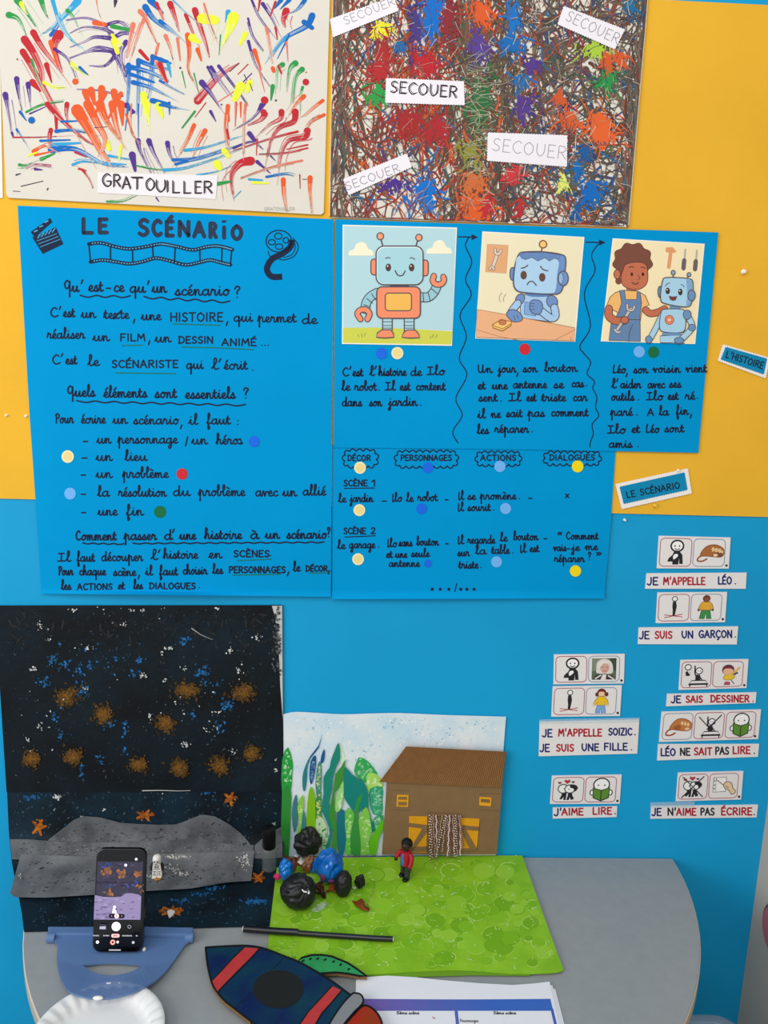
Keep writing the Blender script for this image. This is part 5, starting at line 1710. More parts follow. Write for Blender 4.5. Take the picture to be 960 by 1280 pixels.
def dabs(mb, n, cx_, cy_, rx, ry, smin, smax, cols, mp0, rnd, stretch=1.6, gauss=True, clip=None):
    for i in range(n):
        if gauss:
            x, y = rnd.gauss(cx_, rx * .5), rnd.gauss(cy_, ry * .5)
        else:
            x, y = rnd.uniform(cx_ - rx, cx_ + rx), rnd.uniform(cy_ - ry, cy_ + ry)
        s = rnd.uniform(smin, smax)
        a = rnd.uniform(0, math.tau)
        k = rnd.randint(4, 7)
        pts = []
        for j in range(k):
            t = j * math.tau / k
            u, v = s * stretch * math.cos(t) * rnd.uniform(.6, 1.2), s * math.sin(t) * rnd.uniform(.6, 1.2)
            pts.append((x + u * math.cos(a) - v * math.sin(a), y + u * math.sin(a) + v * math.cos(a)))
        if clip and not all(inside(p, clip) for p in pts):
            continue
        mp0[0] += 1
        off, kind = mp0[1] + mp0[0] * .0000004, mp0[2]
        poly(mb, pts, (lambda X, Y: kind(X, Y, off)), rnd.choice(cols))


m_sky = M('#0f1215', rough=.6, spec=.15, name='black_paint', scale=9, var=.5, var2='#13212a', bump=.25, bscale=70)
UP_OFF = .004
us = sheet([(-7, 757), (353, 756.5), (354.5, 990), (8.2, 990)], UP_OFF, m_sky, 'painted_backdrop', .0008)
tag(us, 'upper black night sky sheet with ochre star bursts and blue splashes', 'backdrop')
UPQ = [(-7, 758), (352, 757.5), (353.5, 988), (8.2, 988)]
rnd = random.Random(5)
WHT = ['#b9bcbc', '#d4d4d0', '#8d9496']
st_ = [0, UP_OFF + .0002, W]
b = MB()
dabs(b, 700, 170, 870, 175, 108, .25, .9, ['#2a3036', '#1c2a34', '#343a3e', '#16344a', '#484f54'], st_, rnd, 2, False, UPQ)
dabs(b, 160, 180, 785, 170, 26, .5, 2.2, ['#181b1e', '#202326', '#0c0e10'], st_, rnd, 4, False, UPQ)
b.build('grey_speckle', us)['kind'] = 'stuff'
c5 = lambda p: (p[0] / 2.595, 740 + p[1] / 2.595)
b = MB()
for x, y, rx, ry, n in ((170, 215, 16, 12, 14), (145, 290, 20, 20, 22), (255, 260, 16, 14, 14), (295, 238, 12, 8, 8), (375, 213, 10, 8, 8), (190, 235, 30, 22, 22), (450, 220, 14, 8, 10), (440, 265, 16, 10, 8), (660, 262, 22, 24, 34), (735, 370, 20, 20, 34),
                        (710, 430, 14, 24, 16), (625, 400, 8, 14, 10), (405, 440, 8, 30, 14), (405, 515, 8, 10, 10), (180, 400, 14, 22, 12), (595, 158, 16, 12, 14), (325, 545, 12, 16, 10), (265, 580, 8, 20, 10), (350, 430, 24, 14, 16), (270, 320, 26, 30, 24), (300, 200, 120, 50, 30), (690, 300, 30, 20, 10), (200, 460, 20, 20, 10)):
    p = c5((x, y))
    dabs(b, int(n * 1.3), p[0], p[1], rx / 2.2, ry / 2.2, .4, 1.7, ['#15507e', '#1a5f98', '#103c5e', '#1f6cac', '#123448'], st_, rnd)
b.build('blue_splash', us)['kind'] = 'stuff'
for x, y, rx, ry in ((83, 871, 17, 14), (129, 893, 14, 14), (207, 904, 14, 12), (233, 863, 19, 12), (304, 865, 18, 14), (38.5, 949, 13, 12), (90.5, 946, 15, 11), (172.6, 956, 14, 10), (223.5, 960, 13, 13), (274, 957, 13, 13), (314, 942, 13, 10)):
    b = MB()
    dabs(b, 150, x, y, rx * .85, ry * .85, .7, 2.2, ['#35270f', '#43300f', '#2a2010', '#4a3510'], st_, rnd, 1.5)
    dabs(b, 170, x, y, rx * .62, ry * .62, .5, 1.8, ['#523810', '#5e4010', '#4a3210', '#664618'], st_, rnd, 1.5)
    dabs(b, 40, x, y, rx * .5, ry * .5, .3, .9, ['#785016', '#825818', '#865016'], st_, rnd, 1.6)
    b.build('ochre_star', us)
b = MB()
for x, y, rx, ry, n in ((108, 250, 12, 11, 22), (550, 183, 18, 8, 20), (525, 195, 6, 10, 6), (745, 190, 12, 12, 20), (465, 268, 12, 12, 14), (128, 437, 10, 12, 14), (90, 480, 9, 9, 12), (600, 495, 16, 10, 18), (835, 150, 16, 16, 22), (893, 577, 7, 7, 10), (535, 285, 7, 7, 9),
                        (598, 247, 9, 9, 9), (280, 180, 34, 8, 14), (240, 58, 20, 5, 12), (430, 60, 12, 6, 8), (465, 58, 10, 6, 8), (705, 55, 18, 7, 12), (278, 315, 8, 14, 10), (485, 408, 12, 14, 10), (780, 260, 16, 22, 18), (755, 520, 14, 12, 12), (700, 390, 22, 4, 10), (130, 110, 16, 20, 14),
                        (160, 155, 14, 8, 8), (405, 108, 14, 8, 8), (350, 60, 200, 40, 18), (560, 380, 160, 120, 22), (690, 450, 22, 30, 14), (140, 400, 100, 150, 14), (895, 545, 6, 6, 6)):
    p = c5((x, y))
    dabs(b, int(n * .8), p[0], p[1], rx / 2.9, ry / 2.9, .3, 1.15, WHT, st_, rnd, 1.6, True, UPQ)
ribbon(b, [c5(p) for p in ((622, 118), (650, 138), (690, 155))], 1.4, wall_map(st_[1] + .0006), '#9a9e9e', .4)
b.build('white_splash', us)['kind'] = 'stuff'
b = MB()                                            # bare paper at the right border
poly(b, [(340, 757.5), (352.6, 757.2), (353.6, 900), (350.5, 860), (348.5, 815), (346, 790), (343.5, 770)], wall_map(st_[1] + .0004), '#c2c2c0')
dabs(b, 190, 346, 800, 7, 60, .4, 1.6, ['#1c2126', '#2a2e32', '#55585a'], [st_[0], st_[1] + .0003, W], rnd, 1.6, True, UPQ)
b.build('bare_border', us)['label'] = 'strip of bare white paper at the right border'

b = MB()
ribbon(b, sm([(178, 988.4), (200, 988), (222, 988.6), (238, 988.2)], 4), 1.1, wall_map(UP_OFF + .0006), '#c8cac8', .5)
b.build('torn_white_edge', us)

# lower sheet comes down the wall and lies on the table
L_ = [(8.5, 983), (11, 1040), (15, 1080), (22, 1115), (27, 1140), (30, 1165)]
R_ = [(355, 983), (355, 1040), (353, 1080), (348, 1110), (343, 1135), (338, 1158)]


def bent(top, bot, off, nx, ny, name, mat, parent=None, thick=.0008):
    """sheet following the bend between wall and table, between an upper and a lower outline given as functions of t"""
    b = MB()
    F, B = [], []
    for i in range(ny + 1):
        v = i / ny
        rf, rb = [], []
        for j in range(nx + 1):
            u = j / nx
            (x0, y0), (x1, y1) = top(u), bot(u)
            x, y = lerp(x0, x1, v), lerp(y0, y1, v)
            rf.append(P(x, y, off + thick))
            rb.append(P(x, y, off))
        F.append(rf)
        B.append(rb)
    b.grid(F, mat, True)
    b.grid(B, mat)
    border = F[0] + [r[-1] for r in F[1:]] + list(reversed(F[-1][:-1])) + [r[0] for r in reversed(F[1:-1])]
    bb = B[0] + [r[-1] for r in B[1:]] + list(reversed(B[-1][:-1])) + [r[0] for r in reversed(B[1:-1])]
    n = len(border)
    b.mesh(border + bb, [(i, (i + 1) % n, n + (i + 1) % n, n + i) for i in range(n)], mat)
    return b.build(name, parent, smooth=True, angle=50)


def along(pts):
    """polyline as a function of t, by length in x"""
    L = [0]
    for a, c in zip(pts, pts[1:]):
        L.append(L[-1] + math.hypot(c[0] - a[0], c[1] - a[1]))
    def f(t):
        s = t * L[-1]
        for i in range(len(pts) - 1):
            if s <= L[i + 1] or i == len(pts) - 2:
                k = (s - L[i]) / (L[i + 1] - L[i])
                return (lerp(pts[i][0], pts[i + 1][0], k), lerp(pts[i][1], pts[i + 1][1], k))
    return f


fl, fr_ = along(L_), along(R_)
b = MB()
rows, back = [], []
for i in range(41):
    a, c = fl(i / 40), fr_(i / 40)
    rows.append([P(lerp(a[0], c[0], j / 20), lerp(a[1], c[1], j / 20), .0018) for j in range(21)])
    back.append([P(lerp(a[0], c[0], j / 20), lerp(a[1], c[1], j / 20), .0008) for j in range(21)])
m_sky2 = M('#0c151c', rough=.55, spec=.2, name='dark_blue_black_paint', scale=14, var=.5, var2='#122a38', bump=.25, bscale=80)
b.grid(rows, m_sky2, True)
b.grid(back, m_sky2)
ls = b.build('painted_backdrop', smooth=True)
tag(ls, 'lower dark blue sheet bending from the wall onto the table, with orange stars', 'backdrop')
stp = [0, .0022, P]
b = MB()
dabs(b, 380, 180, 1020, 165, 36, .3, 1.0, ['#2a3e4e', '#35424c', '#1f4a66', '#4a5860'], stp, rnd, 2.4, False)
dabs(b, 200, 190, 1140, 150, 18, .3, 1.0, ['#1f4a66', '#2a3e4e', '#35424c'], stp, rnd, 2.4, False)
for x, y in ((260, 990), (42, 997), (230, 1126), (250, 1118), (320, 1127), (268, 1110), (315, 1128)):
    dabs(b, 16, x, y, 12, 3, .5, 1.6, ['#1b5f9c', '#17507c'], stp, rnd, 2.2)
b.build('blue_speckle', ls)['kind'] = 'stuff'
b = MB()
for x, y, r, n in ((71, 996, 4.5, 26), (134, 985, 6, 6), (206, 984, 14, 16), (200, 984, 6, 8), (343, 1029, 2, 8), (67, 1012, 2, 3), (129, 1013, 2, 5), (276, 1090, 3, 5)):
    dabs(b, n, x, y, r, r * (.25 if r > 6 else 1), .4, 1.3, WHT, stp, rnd)
b.build('white_splash', ls)['kind'] = 'stuff'
ORG_C = ['#9c4e10', '#b05c14', '#7c4412', '#b86a18']
for x, y, rx, ry, spikes in ((48, 1034, 11, 12, 5), (181, 1019, 13, 8, 5), (288, 998, 9, 10, 5), (214, 1139, 17, 7, 8), (322, 1097, 10, 7, 6)):
    b = MB()
    for k in range(spikes):
        a = k * math.tau / spikes + rnd.uniform(-.2, .2)
        stp[0] += 1
        of = stp[1] + stp[0] * .0000004 + .0002
        ribbon(b, [(x, y), (x + rx * .85 * math.cos(a), y + ry * .85 * math.sin(a))], 4.2, lambda X, Y: P(X, Y, of), rnd.choice(ORG_C), 2.8)
    dabs(b, 26, x, y, rx * .7, ry * .7, .5, 1.6, ORG_C + ['#6a3a10'], [stp[0], stp[1] + .0003, P], rnd)
    b.build('orange_star', ls)

# grey moon paper, cut out, in overlapping layers
m_moon = M('#6a6d71', rough=.7, spec=.15, name='moon_paint', scale=24, var=.3, var2='#4a4d52', bump=.3, bscale=90)
m_moon2 = M('#74777b', rough=.7, spec=.15, name='moon_paint_light', scale=20, var=.3, var2='#54575c', bump=.3, bscale=90)


def moon(top, bot, off, mat, label, dark, white, seed):
    ft, fb = along(top), along(bot)
    o = bent(ft, fb, off, 60, 14, 'moon_cutout', mat)
    tag(o, label, 'cutout', 'grey moon ground cutouts')
    r2 = random.Random(seed)
    b = MB()
    k = [0, off + .0012, P]
    for i in range(dark):
        u, v = r2.uniform(.03, .97), r2.uniform(.15, .9)
        (x0, y0), (x1, y1) = ft(u), fb(u)
        x, y = lerp(x0, x1, v), lerp(y0, y1, v)
        k[0] += 1
        of = k[1] + k[0] * .0000005
        a = r2.uniform(-.6, .1)
        s = r2.uniform(.3, 1.0) if r2.random() < .8 else r2.uniform(1, 3)
        ribbon(b, [(x, y), (x + s * 1.6 * math.cos(a), y + s * math.sin(a))], r2.uniform(.5, 1.6), lambda X, Y: P(X, Y, of), r2.choice(['#2c2f32', '#3c4043', '#4a4e52', '#484b50']))
    for i in range(white):
        u, v = r2.uniform(.03, .97), r2.uniform(.1, .9)
        (x0, y0), (x1, y1) = ft(u), fb(u)
        x, y = lerp(x0, x1, v), lerp(y0, y1, v)
        k[0] += 1
        of = k[1] + k[0] * .0000005
        a = r2.uniform(-.8, .8)
        s = r2.uniform(.6, 3.4)
        ribbon(b, [(x, y), (x + s * math.cos(a), y + s * math.sin(a))], r2.uniform(.3, .9), lambda X, Y: P(X, Y, of), r2.choice(['#7c7f83', '#85888c', '#72767a']))
    b.build('crater_marks', o)['kind'] = 'stuff'
    return o


ridge = [(60, 1050), (73, 1040), (91.7, 1025), (104, 1020), (125, 1021.7), (150, 1028.3), (173, 1030), (198, 1031), (219.6, 1030.5), (231.5, 1026.5), (240, 1022.5), (253, 1018), (269, 1020.6), (287, 1030.5), (300.7, 1041.3), (310.6, 1052), (316, 1060)]
moon(ridge, [(60, 1066), (120, 1068), (200, 1068), (260, 1067), (316, 1066)], .0035, m_moon, 'grey cutout with the tall jagged moon ridge, behind the other moon layers', 190, 120, 1)
moon([(318, 1057), (327, 1049), (338, 1040.5), (353, 1033)], [(318.5, 1073), (330, 1073.5), (342, 1073), (353, 1072)], .0035, m_moon, 'small grey rock cutout behind the black capped bottle', 20, 14, 2)
moon([(12.5, 1049), (35, 1049), (60, 1051), (90, 1053), (140, 1053), (219.6, 1050), (249, 1048), (275, 1053.5), (299, 1057), (317, 1056)], [(15, 1074), (60, 1076), (150, 1076), (250, 1076), (317, 1074)], .0055, m_moon, 'long narrow grey strip across the middle of the moon ground', 150, 120, 3)
fm = moon([(26, 1067.5), (60, 1069), (116, 1070.5), (180, 1068), (250, 1066), (318, 1063.5)], [(12.5, 1117), (19, 1121.7), (60, 1122), (116.7, 1118.5), (180, 1114), (239, 1110.6), (283, 1103), (314, 1101)], .0072, m_moon2, 'wide front grey moon ground sheet lying under the white toy figure', 170, 130, 4)
b = MB()
k4 = [0, .0088, P]
for x, y, rx, ry, n in ((222, 1071, 18, 3, 46), (214, 1087, 16, 6, 40), (228, 1092, 9, 4, 22), (306, 1076, 8, 11, 60), (190, 1096, 8, 3, 10), (24, 1094, 6, 2, 8), (104, 1020, 3, 1, 4)):
    dabs(b, n, x, y, rx, ry, .35, 1.1, ['#c8c8c4', '#a8aaaa', '#b8b2a4', '#8e9090'], k4, rnd, 1.8)
b.build('white_chalk_marks', fm)['kind'] = 'stuff'
b = MB()
poly(b, [(209, 1139), (213, 1136.5), (219, 1139), (217, 1143), (212, 1148), (210, 1144)], lambda X, Y: P(X, Y, .0032), '#d8d8d6')
b.build('white_paper_star', ls)

# ------------------------------------------------------------------ landscape backdrop
m_lsky = M('#e2e6ea', rough=.75, spec=.1, name='sponged_sky', scale=14, var=.3, var2='#c2dcea', bump=.1)
tops = sm([(354, 893), (370, 890), (400, 891.5), (430, 893), (465, 892), (500, 891.5), (560, 894), (632.5, 896)], 3)
lo = sheet(tops + [(626, 980), (619.5, 1069), (356, 1070)], .0034, m_lsky, 'landscape_backdrop', .0008)
tag(lo, 'pale sky sheet with cut paper grass blades, leaning on the wall behind the green ground', 'backdrop')
LOFF = .0036
LSQ = [(355, 896), (470, 894.5), (630, 898.5), (621, 1060), (357, 1062)]
b = MB()
k6 = [0, LOFF, W]
dabs(b, 420, 492, 925, 132, 34, .5, 2.4, ['#e6ebee', '#d0e2ec', '#c4dcea', '#dce6ec', '#cadfeb'], k6, rnd, 1.4, False, LSQ)
for x, y, n in ((480, 905, 16), (520, 915, 10), (400, 905, 8), (460, 935, 10), (560, 920, 14), (600, 905, 8), (500, 900, 14), (450, 950, 6)):
    dabs(b, n, x, y, 20, 9, .4, 1.3, ['#9cc4dc', '#8cb8d6', '#a8cee2'], k6, rnd, 1.4, True, LSQ)
b.build('sponged_cloud_marks', lo)['kind'] = 'stuff'
c8 = lambda p: (340 + p[0] / 6, 880 + p[1] / 6)
LEAF = [
    ([(510, 285), (545, 390), (552, 430), (520, 445), (508, 400)], '#d2ead0', None),
    ([(660, 400), (720, 430), (790, 520), (760, 545), (720, 560), (700, 590), (640, 545), (615, 500), (640, 420)], '#35a45a', '#8cc890'),
    ([(720, 520), (790, 530), (832, 600), (825, 622), (740, 632), (715, 680), (708, 590)], '#a4d860', '#d8ecb0'),
    ([(735, 635), (828, 622), (828, 720), (826, 825), (760, 828), (732, 740)], '#2f9f74', '#74c49a'),
    ([(770, 850), (832, 835), (822, 900), (770, 965), (752, 910)], '#2f9a60', '#90d0a0'),
    ([(120, 325), (155, 440), (152, 520), (138, 665), (75, 665), (76, 420)], '#229a3c', '#9cd8a0'),
    ([(372, 228), (350, 310), (284, 395), (250, 480), (232, 540), (262, 480), (290, 405), (352, 325)], '#145490', None),
    ([(284, 395), (248, 470), (228, 550), (232, 640), (248, 650), (262, 560), (266, 470), (292, 400)], '#2c7c84', None),
    ([(325, 385), (290, 430), (280, 530), (290, 605), (312, 560), (330, 450)], '#16508c', '#5a8cb8'),
    ([(345, 450), (366, 440), (372, 520), (366, 650), (345, 720), (325, 600)], '#3f8a74', '#b8c47c'),
    ([(390, 338), (370, 390), (364, 445), (386, 432), (396, 380)], '#155494', None),
    ([(335, 700), (368, 660), (372, 830), (380, 870), (330, 870), (322, 780)], '#3a8c48', '#c8cc6a'),
    ([(330, 862), (382, 858), (412, 925), (412, 975), (430, 1050), (390, 1110), (330, 960)], '#bcd8b0', '#2f8a4c'),
    ([(75, 655), (140, 650), (140, 800), (125, 1150), (75, 1150)], '#2f8a36', None),
    ([(182, 678), (160, 730), (148, 830), (165, 965), (192, 900), (192, 760)], '#3d7a80', None),
    ([(235, 800), (218, 900), (225, 955), (252, 955), (252, 860)], '#3f7f84', None),
    ([(230, 680), (190, 770), (205, 890), (188, 965), (212, 968), (226, 850), (240, 760)], '#86c845', '#c4e08c'),
    ([(290, 620), (270, 700), (262, 800), (262, 950), (320, 970), (326, 800), (318, 680)], '#7cb814', None),
    ([(570, 778), (620, 830), (605, 900), (592, 1000), (592, 1125), (552, 1125), (548, 1000), (538, 870)], '#62be48', '#a4d880'),
    ([(708, 772), (735, 840), (750, 950), (725, 1040), (735, 1125), (655, 1125), (660, 1000), (648, 880), (668, 820)], '#80c44e', '#b8dc8c'),
    ([(490, 815), (542, 800), (546, 920), (556, 1020), (530, 1140), (498, 1140), (490, 1000)], '#187284', None),
    ([(500, 290), (470, 350), (440, 430), (430, 480), (386, 550), (386, 680), (374, 800), (410, 880), (432, 970), (400, 1080), (420, 1125), (452, 980), (452, 850), (428, 740), (452, 640), (456, 560), (482, 470), (512, 405)], '#1f8474', None),
    ([(550, 420), (520, 470), (475, 530), (464, 620), (440, 750), (428, 850), (460, 960), (440, 1120), (482, 1120), (486, 900), (470, 740), (476, 660), (522, 600), (540, 500)], '#3f8c36', None),
    ([(532, 578), (540, 650), (522, 770), (500, 806), (474, 800), (476, 720), (500, 650)], '#90d272', '#d0eab8'),
    ([(545, 470), (600, 530), (690, 590), (722, 680), (726, 790), (762, 930), (750, 965), (735, 850), (710, 770), (655, 812), (612, 800), (570, 750), (540, 690), (538, 560)], '#168078', None),
    ([(682, 672), (640, 710), (620, 800), (610, 900), (588, 1000), (595, 1128), (660, 1128), (660, 1000), (645, 880), (655, 760)], '#3a9040', None),
    ([(840, 860), (800, 910), (770, 960), (735, 1020), (733, 1126), (780, 1126), (800, 1010), (832, 940)], '#62b81c', None),
]
for i, (pts, col, fleck) in enumerate(LEAF):
    b = MB()
    of = LOFF + .0006 + i * .00012
    q = [c8(p) for p in sm(pts, 2, True)]
    frn = [W(x, y, of) for x, y in q]
    b.slab(frn, [p + Vector((0, .0005, 0)) for p in frn], M(col, rough=.7, spec=.15))
    if fleck:
        xs_, ys_ = [c8(p)[0] for p in pts], [c8(p)[1] for p in pts]
        cxm, cym = sum(xs_) / len(xs_), sum(ys_) / len(ys_)
        dabs(b, 60, cxm, cym, (max(xs_) - min(xs_)) * .5, (max(ys_) - min(ys_)) * .6, .5, 1.9, [fleck, thin(fleck, .3), thin(col, .25), thin(col, .12)], [i, of + .00002, W], rnd, 2.0, True, q)
    o = b.build('paper_leaf', lo)

# ------------------------------------------------------------------ cardboard house
c9 = lambda p: (470 + p[0] / 5.333, 910 + p[1] / 5.333)
m_cb = M('#86694a', rough=.85, spec=.1, name='cardboard', scale=40, var=.08, bump=.15, bscale=120)
m_roof = M('#8e6640', rough=.85, spec=.1, name='corrugated_cardboard', scale=90, var=.14)
H0 = .0122
hs = empty('cardboard_house', W(555, 1068, .01))
tag(hs, 'brown cardboard house with corrugated roof and a beaded doorway', 'model house')
b = MB()
q = [c9(p) for p in ((72, 360), (842, 390), (805, 843), (40, 843))]
frn = [W(x, y, H0) for x, y in q]
b.slab(frn, [p + Vector((0, .0035, 0)) for p in frn], m_cb)
for l in (((98, 415), (222, 418)), ((95, 545), (222, 550)), ((690, 438), (842, 440)), ((690, 545), (832, 555)), ((350, 566), (552, 572)), ((222, 590), (340, 592))):
    ribbon(b, [c9(p) for p in l], .5, wall_map(H0 + .0001), '#5a4632')
b.build('wall', hs)
b = MB()
tl, tr_, br_, bl_ = c9((200, 123)), c9((870, 158)), c9((838, 398)), c9((20, 360))
rows = []
NR = 118
for i in range(NR + 1):
    u = i / NR
    off = H0 + .0024 + (.0014 if i % 2 else 0)
    t0 = (lerp(tl[0], tr_[0], u), lerp(tl[1], tr_[1], u))
    b0 = (lerp(bl_[0], br_[0], u), lerp(bl_[1], br_[1], u))
    rows.append([W(*t0, off), W(*b0, off + .0006), W(*b0, H0 - .001), W(*t0, H0 - .001)])
b.grid(rows, m_roof)
rf = b.build('roof', hs)
for crn, bars in ((((140, 447), (217, 449), (214, 527), (137, 523)), ((.14, .34, .42), (.58, .9, .85))), (((690, 460), (770, 466), (766, 522), (688, 516)), ((.2, .62, .5),))):
    b = MB()
    q = [c9(p) for p in crn]
    frn = [W(x, y, H0 + .0012) for x, y in q]
    b.slab(frn, [p + Vector((0, .0012, 0)) for p in frn], M('#e6a01c', rough=.7))
    def inq(u, v):
        return (lerp(lerp(q[0][0], q[1][0], u), lerp(q[3][0], q[2][0], u), v), lerp(lerp(q[0][1], q[1][1], u), lerp(q[3][1], q[2][1], u), v))
    for v0, v1, _ in bars:
        poly(b, [inq(.12, v0), inq(.88, v0 - .02), inq(.9, v1), inq(.12, v1)], wall_map(H0 + .0014), '#8a6a3c')
    for k in range(5):
        ribbon(b, [inq(.18 + k * .16, .3), inq(.2 + k * .16, .42)], .7, wall_map(H0 + .0016), '#5c4224')
    b.build('window_shutter', hs)['label'] = 'small orange window with brown slats'
for crn, bars in ((((222, 590), (342, 592), (336, 832), (214, 826)), (((0, .19), (1, .24), (1, .34), (0, .29)), ((.35, .7), (.78, .3), (1, .3), (1, .42), (.5, .78), (.25, 1), (.02, 1)), ((0, .86), (1, .84), (1, .97), (0, .99)))),
                  (((565, 602), (690, 607), (670, 815), (560, 818)), (((0, .22), (1, .26), (1, .38), (0, .34)), ((0, .34), (.3, .36), (.95, .93), (.6, .97)), ((0, .95), (1, .93), (1, 1), (0, 1))))):
    b = MB()
    q = [c9(p) for p in crn]
    frn = [W(x, y, H0 + .0012) for x, y in q]
    b.slab(frn, [p + Vector((0, .0012, 0)) for p in frn], M('#eaa21a', rough=.7, var=.12, scale=120))
    inq = lambda u, v: (lerp(lerp(q[0][0], q[1][0], u), lerp(q[3][0], q[2][0], u), v), lerp(lerp(q[0][1], q[1][1], u), lerp(q[3][1], q[2][1], u), v))
    for k in range(1, 9):
        ribbon(b, [inq(k / 9, .02), inq(k / 9, .98)], .35, wall_map(H0 + .0013), '#c8860f')
    o = b.build('barn_door', hs)
    b = MB()
    for bar in bars:
        fr2 = [W(*inq(*p), H0 + .0026) for p in bar]
        b.slab(fr2, [p + Vector((0, .0012, 0)) for p in fr2], m_cb)
    b.build('door_brace', o)
b = MB()
fr2 = [W(*c9(p), H0 + .003) for p in ((348, 570), (548, 576), (546, 590), (350, 586))]
b.slab(fr2, [p + Vector((0, .002, 0)) for p in fr2], m_cb)
b.build('lintel', hs)
b = MB()
BC = ['#e8dccc', '#7a4a48', '#c8a890', '#5a3a34', '#d8c0d0', '#8a6a78', '#b08a60']
for k, (x0, x1, y1) in enumerate(((356, 362, 900), (368, 372, 860), (380, 396, 885), (392, 365, 890), (402, 405, 855), (425, 395, 870), (440, 398, 860), (462, 404, 850), (470, 440, 820), (475, 490, 835), (480, 470, 860), (492, 478, 850), (500, 500, 862), (512, 520, 840), (528, 524, 862), (535, 540, 850), (552, 572, 800), (558, 585, 790), (562, 562, 846))):
    a0, a1 = c9((x0, 584)), c9((x1, y1))
    n = 34
    for j in range(n):
        t = j / (n - 1)
        x, y = lerp(a0[0], a1[0], t) + .5 * math.sin(j * .8 + k), lerp(a0[1], a1[1], t)
        p = W(x, y, H0 + .005 + .0006 * (k % 3))
        if p.z < TZ + .006:
            p = T(x, y, .0045)
        b.ball(p, .0013, BC[(j * 3 + k + j // 2) % len(BC)], 1)
o = b.build('bead_curtain', hs)
o['kind'] = 'stuff'
o['label'] = 'curtain of brown and cream beaded strings in the doorway'

# ------------------------------------------------------------------ green ground sheets on the table
m_gr = M('#7fb51c', rough=.6, spec=.25, name='green_paint', scale=22, var=.3, var2='#92c62a', bump=.2, bscale=60)


def table_sheet(outline, h, mat, name, thick=.0008, parent=None):
    b = MB()
    fr = [T(x, y, h) for x, y in outline]
    b.slab(fr, [p - Vector((0, 0, thick)) for p in fr], mat)
    return b.build(name, parent)


def prints(parent, n, box_, h, inside, seed):
    r2 = random.Random(seed)
    b = MB()
    k = 0
    while k < n:
        x, y = r2.uniform(box_[0], box_[2]), r2.uniform(box_[1], box_[3])
        r = r2.uniform(5, 14)
        if not (inside(x - r, y) and inside(x + r, y) and inside(x, y + r * .75) and inside(x, y - r * .75)):
            r *= .4
            if not (inside(x - r, y) and inside(x + r, y) and inside(x, y + r) and inside(x, y - r)):
                k += .2
                continue
        k += 1
        hh = h + .00002 + k * .000001
        mp = lambda X, Y: T(X, Y, hh)
        disc(b, (x, y), r, r * .72, mp, r2.choice(['#86bc22', '#7ab41a', '#8cc22c', '#74ac18', '#94c636', '#80b820']), 20)
        a0 = r2.uniform(0, math.tau)
        q = [(x + r * math.cos(a0 + i * .3), y + r * .72 * math.sin(a0 + i * .3)) for i in range(r2.randint(5, 16))]
        hh2 = hh + .0000005
        ribbon(b, q, r2.uniform(.5, 1.2), lambda X, Y: T(X, Y, hh2), r2.choice(['#a4d04e', '#b4d86a', '#98c840', '#689e14']))
    for i in range(int(n * 1.5)):
        x, y = r2.uniform(box_[0], box_[2]), r2.uniform(box_[1], box_[3])
        if inside(x - 3, y) and inside(x + 3, y):
            hh3 = h + .0004 + i * .0000005
            s = r2.uniform(2, 6)
            a0 = r2.uniform(0, math.tau)
            q = [(x + s * math.cos(a0 + j * .3), y + s * .7 * math.sin(a0 + j * .3)) for j in range(r2.randint(3, 6))]
            ribbon(b, q, r2.uniform(.5, 1.8), lambda X, Y: T(X, Y, hh3), r2.choice(['#bcdc8a', '#b0d66c', '#cce4a8', '#a6d052', '#a6d052']), .4)
    o = b.build('round_paint_prints', parent)
    o['kind'] = 'stuff'


g0 = table_sheet([(347, 1076), (392, 1074), (386, 1110), (380, 1160), (374, 1217), (331, 1219), (337, 1160), (345, 1092)], .0032, m_gr, 'painted_ground_sheet')
tag(g0, 'narrow strip of green painted paper under the black bags', 'ground sheet')
prints(g0, 26, (334, 1080, 378, 1216), .0032, lambda x, y: x > 347 - (y - 1076) * .115 and x < 380 - (y - 1110) * .05, 3)
g1o = sm([(384, 1073.5), (450, 1072), (540, 1070), (600, 1069.2), (653, 1069.5)], 3) + [(668, 1112), (686, 1162), (704, 1211)] + sm([(704, 1213), (690, 1216), (640, 1217), (590, 1213), (545, 1213), (490, 1216), (440, 1219), (371, 1217)], 3) + [(376, 1165), (380, 1120)]
g1 = table_sheet(g1o, .0048, m_gr, 'painted_ground_sheet', .0012)
tag(g1, 'wide green painted paper with round prints in front of the cardboard house', 'ground sheet')
prints(g1, 190, (382, 1072, 702, 1213), .0048, lambda x, y: 1072 < y < 1211 and x > 384 - (y - 1073) * .085 and x < 652 + (y - 1070) * .35, 4)
b = MB()
fr = [T(x, y, .0031) for x, y in ((430, 1219), (520, 1221), (590, 1219), (662, 1219.5), (668, 1214), (430, 1212))]
b.slab(fr, [p - Vector((0, 0, .0006)) for p in fr], M('#6a9a24'))
b.build('under_sheet', g1)


